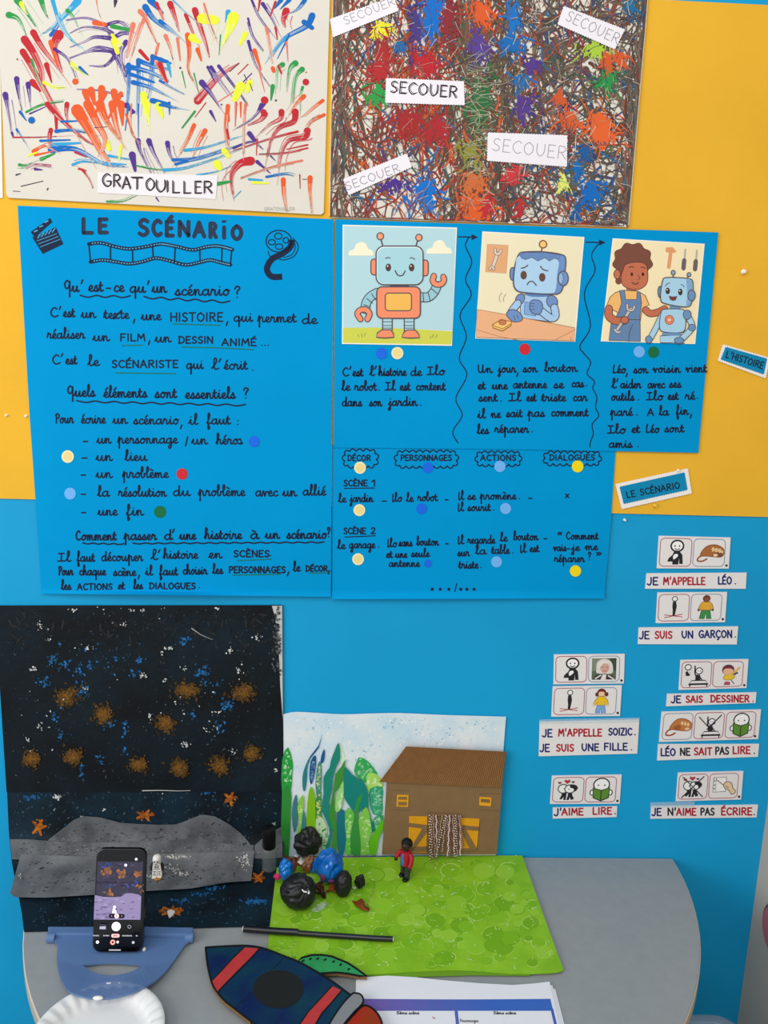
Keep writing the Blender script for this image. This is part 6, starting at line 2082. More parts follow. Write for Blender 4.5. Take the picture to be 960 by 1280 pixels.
# ------------------------------------------------------------------ little rubbish heap
def crumple(seed, amp, freq, knot=None):
    sv = Vector((seed * 3.7, seed * 1.3, seed * 2.1))
    if knot is not None:
        e1 = knot.cross(Vector((.31, .72, .62))).normalized()
        e2 = knot.cross(e1)
    def f(p):
        q = p.normalized()
        k = 1 + amp * noise.noise(q * freq + sv) * 1.2 + amp * .35 * noise.noise(q * freq * 2.3 - sv)
        if knot is not None:
            c = max(-1, min(1, q.dot(knot)))
            d_ = math.acos(c)
            ang = math.atan2(q.dot(e2), q.dot(e1)) + .35 * noise.noise(q * 1.6 + sv) + .12 * math.sin(d_ * 5 + seed)
            fold = abs(math.sin(ang * 5.5 + 1.3 * noise.noise(q * 1.3 - sv)))
            fine = math.sin(ang * 17 + 2 * noise.noise(q * 3 + sv))
            k += (.085 * (fold - .6) + .014 * fine) * min(1, d_ / .35) * math.exp(-(max(0, d_ - 1.0) / .9) ** 2)
            k -= .12 * math.exp(-(d_ / .3) ** 2)
        return k
    return f


m_bag = M('#17171a', rough=.46, spec=.4, name='black_bin_liner', bump=.12, bscale=180)
m_blue = M('#0a74cc', rough=.16, spec=.5, name='blue_film', scale=40, var=.2, var2='#07489c')
def lump(name, px, py, h, r, mat, seed, amp, freq, label, cat, group=None, knot=None, sub=5, rot=None):
    b = MB()
    c = T(px, py, h)
    b.ball(c, r, mat, sub, rot, crumple(seed, amp, freq, knot))
    low = min(p.z for p in b.v)
    lift = TZ + .0052 - low
    if abs(lift) < .03:
        dz = Vector((0, 0, lift))
        b.v = [p + dz for p in b.v]
        c = c + dz
    o = b.build(name, smooth=True, angle=60)
    return tag(o, label, cat, group), c


bA, cA = lump('bin_bag', 373, 1119, .026, (.0285, .026, .0275), m_bag, 1, .08, 1.4, 'largest tied black bin bag at the front of the rubbish heap', 'bag', 'black bags of the rubbish heap', Vector((.52, -.62, .58)).normalized())
b = MB()
kx = cA + Vector((.0135, -.0165, .0155))
b.tube(sm([], 1) or [kx + Vector((-.0065, -.002, .0025)), kx + Vector((-.0035, -.0035, -.0005)), kx + Vector((.0005, -.004, -.001)), kx + Vector((.0035, -.003, .001)), kx + Vector((.0045, -.0035, -.0035))], [.0008, .0012, .0012, .0018, .0022], M('#e6e6e8', rough=.4), 8)
b.build('white_tie', bA, smooth=True)
b = MB()
b.ball(kx + Vector((.001, .001, .003)), (.0055, .005, .007), m_bag, 4, None, crumple(8, .5, 2.2))
b.build('knot', bA, smooth=True)
bB, _ = lump('bin_bag', 385, 1054, .030, (.0245, .020, .0255), m_bag, 2, .22, 1.6, 'black bin bag at the back of the heap against the paper leaves', 'bag', 'black bags of the rubbish heap', Vector((.5, -.8, .1)).normalized())
bC, _ = lump('bin_bag', 429, 1109, .021, (.0145, .015, .0225), m_bag, 3, .07, 1.4, 'upright oval black bag at the right of the blue bag', 'bag', 'black bags of the rubbish heap', Vector((.95, -.1, .1)).normalized())
bD, _ = lump('bin_bag', 450, 1106.5, .011, (.0085, .008, .0105), m_bag, 4, .3, 1.8, 'tiny crumpled black bag end with a white tie', 'bag', 'black bags of the rubbish heap')
b = MB()
kd = T(442.5, 1109.5, .009)
b.tube([kd + Vector((-.002, 0, .002)), kd + Vector((.002, -.002, -.001)), kd + Vector((.003, -.002, .003))], .0014, M('#e6e6e8', rough=.4), 8)
b.build('white_tie', bD, smooth=True)
b1, c1 = lump('blue_bag', 411, 1088, .031, (.0235, .019, .030), m_blue, 5, .17, 1.9, 'larger shiny blue plastic bag with pink print in the heap', 'bag', 'blue bags of the rubbish heap', Vector((-.45, -.5, -.6)).normalized())
b2, c2 = lump('blue_bag', 357.5, 1093, .018, (.0125, .012, .019), m_blue, 6, .2, 1.9, 'smaller blue plastic bag at the left end of the heap beside the bottle', 'bag', 'blue bags of the rubbish heap', Vector((-.7, -.5, .1)).normalized())
def patch_on(parent, c, r, dirs, mat, nm, size, seed):
    b = MB()
    for i, dv in enumerate(dirs):
        dv = Vector(dv).normalized()
        p = c + Vector((dv.x * r[0], dv.y * r[1], dv.z * r[2])) * 1.0
        b.ball(p, size, mat, 3, None, crumple(seed + i, .3, 1.6))
    return b.build(nm, parent, smooth=True)
ORG_OF = b1.location
cb1 = Vector((b1.location.x, b1.location.y, TZ + .031))
patch_on(b1, cb1, (.021, .0178, .022), [(-.42, -1, .05)], M('#8a3a78', rough=.25), 'pink_print', (.0045, .003, .0075), 21)
patch_on(b1, cb1, (.021, .0178, .022), [(.3, -1, -.4)], M('#7a3a80', rough=.25), 'pink_print', (.005, .0025, .0035), 22)
cb2 = Vector((b2.location.x, b2.location.y, TZ + .019))
patch_on(b2, cb2, (.016, .010, .012), [(-1, -.6, -.1)], M('#c0305c', rough=.3), 'pink_corner', (.006, .004, .0055), 23)
m_brn = M('#5c2c1a', rough=.55, name='brown_clay', var=.3, scale=90)
for i, (px, py, h, r, mat, lb) in enumerate((
    (387, 1075, .03, (.0105, .009, .0125), M('#7a3a34', rough=.35, var=.5, var2='#8a6a40', scale=80), 'reddish brown crumpled wrapper between the black and blue bags'),
    (363, 1076, .01, (.009, .007, .008), m_brn, 'dark brown crumb pile left of the rear black bag'),
    (371, 1084, .012, (.008, .006, .009), M('#6a3420', rough=.6), 'brown lump between the two blue bags'),
    (414.5, 1114, .007, (.0082, .006, .0068), M('#9a4a20', rough=.5, var=.3, scale=80), 'rust orange lump at the foot of the blue bag'),
    (401, 1120, .007, (.0075, .006, .008), M('#3c2016', rough=.5), 'dark brown lump right of the largest black bag'),
    (397, 1109, .008, (.009, .006, .006), M('#4c241c', rough=.5), 'small dark red brown scrap below the blue bag'),
    (393, 1086, .014, (.009, .007, .012), m_blue, 'blue film scrap under the reddish wrapper'),
    (377, 1074, .012, (.009, .005, .005), M('#dcd8d2', rough=.5), 'small white scrap below the rear black bag'),
)):
    if i in (0, 6):
        lump('scrap', px, py, h, r, mat, 30 + i, .45, 2.2, lb, 'scrap', 'scraps of the rubbish heap', None, 4)
        continue
    b = MB()
    rs_ = random.Random(50 + i)
    c = T(px, py, h)
    c.z = TZ + .0056
    rings = []
    for ri in range(5):
        ring = []
        for k in range(15):
            a = k * math.tau / 15
            rr_ = (ri + .25) / 4.25 * (1 + (.32 * math.sin(3 * a + i) + .2 * math.sin(5 * a + 2 * i) + rs_.uniform(-.16, .16)) * ri / 4)
            nz = noise.noise(Vector((math.cos(a) * rr_ * 1.6 + i * 3.1, math.sin(a) * rr_ * 1.6, i * 1.7)))
            ring.append(c + Vector((math.cos(a) * rr_ * r[0] * 1.25, math.sin(a) * rr_ * r[0] * 1.0, r[2] * (.55 + 1.1 * nz + .55 * math.cos(2 * a + i) * rr_))))
        rings.append(ring)
    lo_ = min(p.z for g_ in rings for p in g_)
    for g_ in rings:
        for p in g_:
            p.z += TZ + .0054 - lo_
    b.grid([g_ + [g_[0]] for g_ in rings], mat)
    b.mesh(rings[0], [tuple(range(15))], mat)
    b.grid([[p + Vector((0, 0, -.0004)) for p in g_ + [g_[0]]] for g_ in rings], mat, True)
    tag(b.build('scrap'), lb, 'scrap', 'scraps of the rubbish heap')
# crumpled clear film
b = MB()
r2 = random.Random(9)
G = 12
rows = []
for i in range(G + 1):
    row = []
    for j in range(G + 1):
        u, v = i / G, j / G
        px, py = 391 + 20 * u - 2 * v, 1137 - 6 * u + (v - .5) * 11 * math.sin(math.pi * (.1 + .8 * u))
        row.append(T(px, py, .0056 + .0045 * abs(noise.noise(Vector((u * 4, v * 4, 3.3)))) * 2))
    rows.append(row)
b.grid(rows, M('#e2ece8', rough=.15, spec=.8, alpha=.5, name='clear_film'))
tag(b.build('film_scrap'), 'crumpled clear film scrap at the foot of the largest black bag', 'scrap', 'scraps of the rubbish heap')
# dry leaf
b = MB()
c10 = lambda p: (300 + p[0] / 4.174, 1020 + p[1] / 4.174)
lf = [(583, 440), (605, 445), (635, 428), (650, 450), (655, 475), (678, 480), (672, 495), (640, 490), (618, 475), (600, 462)]
top_ = [T(*c10(p), .0056 + .006 * abs(math.sin(i * 1.3))) for i, p in enumerate(lf)]
ctr = T(*c10((632, 462)), .011)
n = len(top_)
dn = Vector((0, 0, -.0006))
b.mesh(top_ + [ctr], [(i, (i + 1) % n, n) for i in range(n)], m_brn2 := M('#8a4218', rough=.6, var=.3, scale=120))
b.mesh([p + dn for p in top_] + [ctr + dn], [((i + 1) % n, i, n) for i in range(n)], m_brn2)
lfo = b.build('dry_leaf')
tag(lfo, 'curled brown dry leaf alone on the green ground right of the bags', 'leaf')
b = MB()
b.tube([T(*c10(p), h) for p, h in (((655, 470), .008), ((672, 440), .009), ((690, 410), .008), ((698, 365), .0065), ((700, 345), .006))], [.0006, .0005, .0005, .0004, .0004], M('#8a9a4a'), 6)
b.build('stem', lfo)

# small bottle
bc = T(336.5, 1088, 0)
b = MB()
bt = empty('bottle', bc + Vector((0, 0, .003)))
tag(bt, 'small clear bottle with a tall black cap standing left of the bags', 'bottle')
bb = bc + Vector((0, 0, .0032))
b.lathe([(.011, 0), (.0128, .002), (.0128, .038), (.011, .042), (.008, .044), (.008, .047), (.0068, .047), (.0068, .043), (.0098, .041), (.0116, .037), (.0116, .003), (.0001, .0025)], bb, M('#8a9294', rough=.08, spec=.5, alpha=.14, name='clear_glass'), 28)
b.build('glass_body', bt, smooth=True)
b = MB()
b.lathe([(.0110, .0425), (.0116, .044), (.0114, .074), (.0104, .0795), (.006, .082), (.0001, .0825)], bb, M('#0e0e10', rough=.35), 28)
b.build('cap', bt, smooth=True)

# ------------------------------------------------------------------ toy figures
# figure in a red jacket, turned to the left
fc = T(506.5, 1096.5, .0052)
SK, JK = M('#3a241c', rough=.5), M('#a81c2c', rough=.45)
tf = empty('toy_figure', fc)
tag(tf, 'toy figure in a red jacket standing on the green ground by the house', 'toy')
yaw = Matrix.Rotation(R(-38), 3, 'Z')
lc = lambda x, y, z: fc + yaw @ Vector((x, y, z))
for s in (-1, 1):
    b = MB()
    st_y = -.004 if s > 0 else .003
    b.tube([lc(s * .0052, 0, .030), lc(s * .0056, st_y * .4, .018), lc(s * .006, st_y, .004)], [.0056, .0050, .0047], M('#34383a', rough=.5), 12)
    lg = b.build('leg', tf, smooth=True)
    b = MB()
    b.ball(lc(s * .006, st_y - .003, .0035), (.0052, .008, .0036), M('#121214', rough=.3), 3, yaw)
    b.build('shoe', lg, smooth=True)
b = MB()
b.tube([lc(0, 0, .026), lc(0, 0, .031), lc(0, 0, .042), lc(0, 0, .049), lc(0, 0, .0515)], [.0088, .0096, .0098, .0086, .005], JK, 18, )
b.build('jacket', tf, smooth=True)
b = MB()
rows = []
for zz, hw, dd in ((.0265, .0056, .0092), (.032, .006, .0101), (.042, .0055, .0102), (.049, .004, .0088)):
    rows.append([lc(-.0008 + hw * t, -dd + .0032 * abs(t) ** 2.2, zz) for t in (-1, -.6, -.2, .2, .6, 1)])
b.grid(rows, M('#3a6ca8', rough=.6), True)
b.build('shirt_front', tf, smooth=True)
for s, hand in ((-1, (-.0165, -.006, .032)), (1, (.0135, -.0085, .026))):
    b = MB()
    hx, hy, hz = hand
    b.tube([lc(s * .0085, 0, .0475), lc(s * .0125, -.001, .044), lc((s * .0125 + hx) / 2 + s * .001, hy * .5, (.044 + hz) / 2), lc(hx, hy, hz + .003)], [.0036, .0042, .0038, .0036], JK, 12)
    am = b.build('arm', tf, smooth=True)
    b = MB()
    b.ball(lc(hx, hy, hz), (.0034, .0034, .0038), SK, 3)
    b.build('hand', am, smooth=True)
b = MB()
b.tube([lc(0, 0, .050), lc(0, 0, .056)], .0042, SK, 12)
b.ball(lc(0, -.001, .0605), (.0078, .0078, .0082), SK, 3)
b.ball(lc(0, -.0088, .0598), (.0012, .0012, .0012), SK, 2)
hd = b.build('head', tf, smooth=True)
b = MB()
for s in (-1, 1):
    b.ball(lc(s * .0028, -.0083, .0622), (.0009, .0007, .0012), M('#0a0a0a', rough=.2), 2)
b.tube([lc(-.002, -.0085, .0570), lc(0, -.0089, .0564), lc(.002, -.0085, .0570)], .0004, M('#5a2420'), 6)
b.build('face', hd, smooth=True)
b = MB()
b.ball(lc(0, .0015, .0645), (.0098, .0095, .0088), M('#101012', rough=.6), 4, None, lambda p: (1 + .07 * noise.noise(p * 6)) * (1 if (p.y > -.45 or p.z > .42) else .78))
b.build('hair', hd, smooth=True)

# white figure on the moon
wc = P(197, 1095, .0085)
wc = Vector((wc.x, wc.y, max(wc.z, TZ + .0082)))
wf = empty('toy_figure', wc)
tag(wf, 'tiny white toy figure with black arms standing on the grey moon ground', 'toy')
Wm, Km = M('#e6e4de', rough=.4), M('#17181a', rough=.45)
lw = lambda x, y, z: wc + Vector((x, y, z))
for s in (-1, 1):
    b = MB()
    b.box(lw(s * .0042, 0, .0075), (.0076, .0075, .012), Wm)
    b.box(lw(s * .0042, -.0022, .0015), (.0076, .0115, .003), Wm)
    lg = b.build('leg', wf, bevel=.0006)
    b = MB()
    for z, w_ in ((.0108, .0045), (.0075, .003), (.0045, .005)):
        b.box(lw(s * .0042, -.00385, z), (w_, .0003, .0012), Km)
    b.build('black_mark', lg)
b = MB()
fr = [lw(-.0078, -.004, .0142), lw(.0078, -.004, .0142), lw(.0060, -.004, .0262), lw(-.0060, -.004, .0262)]
b.slab(fr, [p + Vector((0, .0078, 0)) for p in fr], Wm)
b.box(lw(0, 0, .0136), (.0152, .0074, .0022), Wm)
to = b.build('torso', wf, bevel=.0006)
b = MB()
for z, w_ in ((.0165, .011), (.0192, .008), (.0222, .009)):
    b.box(lw(0, -.0042, z), (w_, .0003, .0009), Km)
for x in (-.002, .002):
    b.box(lw(x, -.0042, .0205), (.0009, .0003, .004), Km)
b.build('black_mark', to)
for s in (-1, 1):
    b = MB()
    b.tube([lw(s * .0066, 0, .0245), lw(s * .0088, -.0005, .021), lw(s * .0096, -.003, .0165)], [.0026, .0029, .0026], Km, 10)
    am = b.build('arm', wf, smooth=True)
    b = MB()
    b.tube([lw(s * .0096, -.003, .0165), lw(s * .0098, -.0045, .0135)], .0018, Km, 10)
    b.build('hand', am, smooth=True)
b = MB()
b.lathe([(.0050, .0258), (.0068, .0268), (.0074, .0300), (.0071, .0348), (.0060, .0380), (.0034, .0397), (.0001, .0400)], wc, Wm, 24)
hd = b.build('helmet', wf, smooth=True)
b = MB()
for s in (-1, 1):
    b.box(lw(s * .0026, -.0068, .0318), (.0032, .0012, .0018), Km, Matrix.Rotation(R(s * 14), 3, 'Y'))
b.box(lw(0, -.0070, .0282), (.0042, .0012, .0011), Km)
b.build('visor_marks', hd)
b = MB()
b.ball(P(197, 1098, .0098), (.006, .005, .0016), M('#a8762c', rough=.7), 3, None, crumple(40, .2, 2))
b.build('putty_foot', wf, smooth=True)['label'] = 'ochre putty holding the feet'

# ------------------------------------------------------------------ black strip lying across the table
m_str = M('#141416', rough=.25, spec=.6)
for pts, w_, lb in (([(304.5, 1161), (330, 1163), (352, 1164.5), (373, 1165.5)], .0052, 'thicker left piece of the shiny black tube lying on table and green paper'),
                    ([(372, 1166.5), (400, 1168.5), (440, 1171), (470, 1173), (491, 1174)], .0042, 'thin right piece of the shiny black tube lying on the green paper')):
    b = MB()
    b.tube([T(x, y, .0098 + .0004 * i) for i, (x, y) in enumerate(pts)], w_, m_str, 12)
    o = tag(b.build('black_tube', smooth=True), lb, 'tube', 'pieces of black tube')
    b = MB()
    e = T(*(pts[0] if w_ > .005 else pts[-1]), .0098 + (.0016 if w_ < .005 else 0))
    dr = (T(*pts[1], .0098) - T(*pts[0], .0098)).normalized() * (-1 if w_ > .005 else 1)
    b.tube([e, e + dr * .0012], w_ * .82, M('#d6d6d4', rough=.3), 12)
    b.build('pale_tube_end', o)

# ------------------------------------------------------------------ paper plate, blue holder, phone
pcx, pcy, prad = -.3243, -.3838, .0845
b = MB()
c0 = Vector((pcx, pcy, TZ + .0005))
NP = 120
prof = [(.0001, .001), (.6, .001), (.70, .0015), (.76, .005), (.80, .009), (.93, .0125), (.985, .0128), (1.0, .0118), (.985, .0108), (.93, .0108), (.80, .0075), (.75, .003), (.69, .0002), (.0001, 0)]
rows = []
for (r, h) in prof:
    row = []
    for k in range(NP + 1):
        a = k * math.tau / NP
        fl_ = (.0016 if k % 4 < 2 else -.0006) if .745 < r < .95 else 0
        row.append(c0 + Vector((r * prad * math.cos(a), r * prad * math.sin(a), h + fl_)))
    rows.append(row)
b.grid(rows, M('#dfe0df', rough=.5, spec=.4, name='paper_plate_white'))
tag(b.build('paper_plate', smooth=True, angle=60), 'white paper plate with fluted rim at the lower left under the blue holder', 'plate')

m_hold = M('#6486b8', rough=.35, spec=.35, alpha=.72, name='translucent_blue_plastic')
hh_ = lambda py: .004 + .0125 * min(1, max(0, (py - 1200) / 40)) ** 1.5
outer = [(60, 1172), (62, 1160), (100, 1158.5), (150, 1158), (200, 1158.5), (240, 1160), (242, 1171), (236, 1177), (231, 1181), (227.5, 1186)] + \
    sm([(227.5, 1186), (205, 1216), (180, 1234), (150, 1245), (125, 1248), (102.5, 1245), (85, 1237.5), (75, 1220), (71, 1198), (72.5, 1182)], 5)[1:] + [(67.5, 1176)]
inner = sm([(102.5, 1206), (120, 1204), (140, 1203.2), (160, 1204), (179, 1206), (179, 1206), (166, 1213.5), (152, 1217.5), (138, 1219), (124, 1217.5), (113, 1213), (102.5, 1206)], 3)[:-1]
bm = bmesh.new()
es = []
for loop in (outer, inner):
    vs = [bm.verts.new((x, y, 0)) for x, y in loop]
    es += [bm.edges.new((vs[i], vs[(i + 1) % len(vs)])) for i in range(len(vs))]
bmesh.ops.triangle_fill(bm, use_beauty=True, edges=es)
bm.verts.index_update()
v2 = [(v.co.x, v.co.y) for v in bm.verts]
tri = [tuple(v.index for v in f.verts) for f in bm.faces]
bm.free()
ho = empty('phone_holder', T(150, 1185, 0))
tag(ho, 'translucent blue plastic holder with a rounded handle under the phone', 'holder')
b = MB()
nv = len(v2)
vt = [T(x, y, hh_(y) + .003) for x, y in v2]
vb = [p - Vector((0, 0, .003)) for p in vt]
fs = list(tri) + [tuple(reversed([i + nv for i in t_])) for t_ in tri]
off_ = 0
for loop in (outer, inner):
    L2 = len(loop)
    for i in range(L2):
        a, c = off_ + i, off_ + (i + 1) % L2
        fs.append((a, c, c + nv, a + nv))
    off_ += L2
b.mesh(vt + vb, fs, m_hold)
b.build('handle_plate', ho)
b = MB()
p0, p1, p2, p3 = T(60, 1157.5, .014), T(242, 1158.5, .014), T(242, 1168, .014), T(60, 1167, .014)
b.slab([p3, p2, p1, p0], [p - Vector((0, 0, .0135)) for p in (p3, p2, p1, p0)], m_hold)
b.build('back_bar', ho, bevel=.002)
for x in (64.5, 237):
    b = MB()
    c = T(x, 1172, .007)
    b.tube([c + Vector((-.006, 0, 0)), c + Vector((.006, 0, 0))], .0075, m_hold, 14)
    b.build('end_knob', ho, smooth=True)
for x, y, w_, hh0 in ((180.2, 1186.5, .0055, .0072), (122.5, 1247.5, .014, .0195)):
    b = MB()
    c = T(x, y, hh0 + .002)
    b.ball(c, (w_ / 2, .003, .0028), M('#e8e6e2', rough=.3), 3)
    b.build('white_clip', ho, smooth=True)['label'] = 'small white clip'

LEAN = R(15)
ph0 = T(146.6, 1190.5, .0108)
PW, PH, PT = .0735, .149, .0085
pu, pn = Vector((0, math.sin(LEAN), math.cos(LEAN))), Vector((0, -math.cos(LEAN), math.sin(LEAN)))
pcent = ph0 + pu * (PH / 2)
b = MB()
bk = pcent - pn * (PT + .004)
b.box(bk - pu * .02, (.045, .004, .10), m_hold, Matrix.Rotation(-LEAN, 3, 'X'))
b.build('back_rest', ho)
ph = empty('phone', ph0 - pn * PT / 2)
tag(ph, 'black phone standing in the blue holder, its screen filming the moon scene', 'phone')
pm = lambda u, v, d=0.0: ph0 + Vector(((u - .5) * PW, 0, 0)) + pu * ((1 - v) * PH) + pn * d


def rr_uv(u0, v0, u1, v1, r, n=6):
    """rounded rectangle in phone coordinates; r in metres"""
    pts = []
    ru, rv = r / PW, r / PH
    for (cu, cv, a0) in ((u1 - ru, v0 + rv, -90), (u1 - ru, v1 - rv, 0), (u0 + ru, v1 - rv, 90), (u0 + ru, v0 + rv, 180)):
        for k in range(n + 1):
            a = R(a0 + 90 * k / n)
            pts.append((cu + ru * math.cos(a), cv + rv * math.sin(a)))
    return pts


b = MB()
q = rr_uv(0, 0, 1, 1, .012)
b.slab([pm(u, v, 0) for u, v in reversed(q)], [pm(u, v, -PT) for u, v in reversed(q)], M('#101114', rough=.3, spec=.5))
b.build('case', ph, bevel=.0012)
b = MB()
b.slab([pm(u, v, .0004) for u, v in reversed(rr_uv(.028, .014, .972, .986, .010))], [pm(u, v, 0) for u, v in reversed(rr_uv(.028, .014, .972, .986, .010))], M('#060608', rough=.08, spec=.5))
gl = b.build('screen_glass', ph)
lay2 = [0]
def spoly(mb, pts, col, e=.55):
    lay2[0] += 1
    d_ = .0005 + lay2[0] * .000006
    mb.mesh([pm(u, v, d_) for u, v in pts], [tuple(range(len(pts)))], M(col, rough=.3, spec=.1, emit=round(e * .72, 3)))
def sdisc(mb, u, v, r, col, e=.55, n=18, sx=1.0):
    spoly(mb, [(u + r * sx * math.cos(k * math.tau / n) / PW, v + r * math.sin(k * math.tau / n) / PH) for k in range(n)], col, e)
cu = lambda x, y: ((x - 145) / 472, (y - 95) / 960)
b = MB()
v0, v1 = cu(0, 212)[1], cu(0, 748)[1]
spoly(b, [(.03, v0), (.945, v0), (.945, v1), (.03, v1)], '#3a3848', .45)
r2 = random.Random(12)
for i in range(70):
    x, y = r2.uniform(165, 575), r2.uniform(220, 520)
    sdisc(b, *cu(x, y), r2.uniform(.0004, .0016), r2.choice(['#454256', '#302e3e', '#4e4a60']), .45, 8, 2)
for x, y, r in ((255, 315, .0055), (400, 325, .0055), (550, 325, .005), (278, 505, .004), (568, 450, .003)):
    for j in range(16):
        sdisc(b, *cu(x + r2.gauss(0, 20), y + r2.gauss(0, 17)), r * r2.uniform(.25, .5), r2.choice(['#8a5a3a', '#74503e', '#9a6844']), .45, 9)
for x, y in ((215, 255), (270, 240), (540, 405), (500, 425), (450, 440), (300, 440), (230, 265)):
    for j in range(5):
        sdisc(b, *cu(x + r2.gauss(0, 12), y + r2.gauss(0, 8)), .0011, '#3c4e9c', .4, 7)
sdisc(b, *cu(430, 243), .0022, '#e8e4f4', .6, 8)
spoly(b, [cu(150, 402), cu(590, 408), cu(590, 412), cu(150, 407)], '#2c2840', .4)
mg = [(150, 522), (230, 538), (330, 540), (400, 535), (440, 505), (500, 502), (560, 515), (588, 530), (588, 748), (150, 748)]
spoly(b, [cu(*p) for p in mg], '#8a7ea4', .45)
for i in range(46):
    x, y = r2.uniform(165, 575), r2.uniform(550, 740)
    sdisc(b, *cu(x, y), r2.uniform(.0006, .0018), r2.choice(['#7a6e94', '#988cb2', '#6e6488']), .45, 8, 2.4)
sdisc(b, *cu(342, 632), .0022, '#ece8f4', .6)
spoly(b, [cu(325, 645), cu(360, 645), cu(365, 690), cu(320, 690)], '#dcd6ea', .6)
sdisc(b, *cu(358, 652), .0012, '#2a2638', .4, 8)
b.build('camera_preview', gl)['label'] = 'lit preview showing the moon scene'
b = MB()
spoly(b, [(cu(365, 714)[0] + x / PW, cu(0, 714)[1] + y / PH) for x, y in [(.0115 * math.copysign(1, math.cos(a)) * .72 + .0033 * math.cos(a), .0033 * math.sin(a)) for a in [k * math.tau / 24 + .01 for k in range(24)]]], '#1c1a26', .3)
sdisc(b, *cu(365, 714), .0034, '#f0dce4', .7)
sdisc(b, *cu(365, 714), .0012, '#c8606c', .6, 10)
for x in (318, 412):
    sdisc(b, *cu(x, 714), .0008, '#b8b4c4', .5, 8)
b.build('zoom_buttons', gl)
b = MB()
sdisc(b, *cu(364, 811), .0066, '#f4ecf8', .85, 28)
sdisc(b, *cu(364, 811), .0046, '#d8d0e8', .7, 28)
b.build('shutter_button', gl)
b = MB()
spoly(b, [cu(210, 788), cu(268, 788), cu(268, 836), cu(210, 836)], '#3c3a48', .4)
spoly(b, [cu(210, 812), cu(268, 808), cu(268, 836), cu(210, 836)], '#b0a8c4', .5)
b.build('gallery_thumbnail', gl)
b = MB()
sdisc(b, *cu(489, 812), .0028, '#8a8894', .5)
sdisc(b, *cu(489, 812), .0017, '#0c0c10', .1)
sdisc(b, *cu(195, 955), .0024, '#e8e6ee', .7, 10)
sdisc(b, *cu(338, 956), .0038, '#eca494', .7)
sdisc(b, *cu(338, 956), .0016, '#40201c', .3, 10)
sdisc(b, *cu(384, 954), .0020, '#d8d4dc', .6, 10)
sdisc(b, *cu(530, 957), .0020, '#c8c4cc', .5, 10)
b.build('screen_icons', gl)
b = MB()
for x0, x1 in ((152, 208), (248, 303), (424, 514), (553, 572)):
    for k in range(int((x1 - x0) / 9)):
        xa = x0 + k * 9.5
        spoly(b, [cu(xa, 888 + (k * 3) % 4), cu(xa + 6.5, 888), cu(xa + 6.5, 901), cu(xa, 900)], '#b4b2bc', .5)
spoly(b, [(cu(361, 0)[0] + x / PW, cu(0, 895)[1] + y / PH) for x, y in [(.0046 * math.copysign(1, math.cos(a)) * .75 + .0027 * math.cos(a), .0027 * math.sin(a)) for a in [k * math.tau / 24 + .01 for k in range(24)]]], '#f0b8b4', .7)
for k in range(4):
    spoly(b, [cu(344 + k * 9, 888), cu(350 + k * 9, 888), cu(350 + k * 9, 901), cu(344 + k * 9, 901)], '#8a4448', .4)
spoly(b, [cu(305, 1022), cu(416, 1022), cu(416, 1031), cu(305, 1031)], '#c8c6cc', .6)
b.build('mode_row', gl)
b = MB()
sdisc(b, *cu(528, 185), .0020, '#e4e8e8', .5, 14)
b.build('front_camera_light', gl)
b = MB()
b.tube([pm(.3, -.002, -.004), pm(.3, -.006, -.004)], .0025, M('#0c0c0e'), 10)
b.build('top_button', ph)

# ------------------------------------------------------------------ rocket cut from cardboard
m_edge = M('#8a6c48', rough=.85, spec=.1, name='cut_cardboard_edge', var=.35, scale=400)
m_navy = M('#0b2050', rough=.55, spec=.2, name='navy_paint', scale=22, var=.4, var2='#0a3a4c', bump=.15)
ck = lambda p: (250 + p[0] / 4, 1160 + p[1] / 4)


def cutout(outline, h0, h1, face, name, parent, edge=m_edge, ink=True, w_=2.6):
    b = MB()
    fr = [T(x, y, h1) for x, y in outline]
    bk_ = [p - Vector((0, 0, h1 - h0)) for p in fr]
    n = len(fr)
    b.mesh(fr, [tuple(reversed(range(n)))], face)
    b.mesh(fr + bk_, [(i, (i + 1) % n, (i + 1) % n + n, i + n) for i in range(n)], edge)
    b.mesh(bk_, [tuple(range(n))], edge)
    if ink:
        ribbon(b, outline, w_, lambda X, Y: T(X, Y, h1 + .0002), '#0d0f12', closed=True)
    return b.build(name, parent)


rk = empty('cardboard_rocket', T(370, 1240, .005))
tag(rk, 'painted cardboard rocket with navy body, red stripes and green fins on the table', 'rocket')
RH0, RH1 = .0062, .0135
body = sm([ck(p) for p in ((28, 97), (28, 97), (90, 93), (150, 90), (230, 88), (300, 97), (360, 116), (420, 140), (500, 172), (610, 235), (680, 280), (735, 322), (770, 345), (770, 345), (740, 400), (690, 440), (640, 500), (600, 560), (550, 610), (550, 610), (470, 590), (380, 540), (310, 500), (250, 462), (170, 400), (125, 365), (88, 322), (60, 275), (38, 185), (28, 97))], 3)
bo = cutout(body, RH0, RH1, m_navy, 'body', rk)
mT = lambda h: (lambda X, Y: T(X, Y, h))
RS = '#c03a3c'
b = MB()
poly(b, [ck(p) for p in ((220, 97), (298, 102), (250, 155), (190, 215), (140, 265), (88, 318), (72, 290), (60, 262), (110, 210), (165, 150))], mT(RH1 + .0003), M(RS, rough=.6, var=.15, scale=80))
ribbon(b, [ck(p) for p in ((298, 102), (250, 155), (190, 215), (140, 265), (90, 318))], 1.8, mT(RH1 + .0004), '#0d0f12')
ribbon(b, [ck(p) for p in ((220, 97), (165, 150), (110, 210), (58, 264))], 1.6, mT(RH1 + .0004), '#0d0f12')
b.build('red_stripe', bo)
b = MB()
poly(b, [ck(p) for p in ((660, 290), (708, 312), (660, 370), (610, 425), (575, 485), (540, 560), (470, 560), (500, 480), (540, 420), (600, 355))], mT(RH1 + .0003), M(RS, rough=.6, var=.15, scale=80))
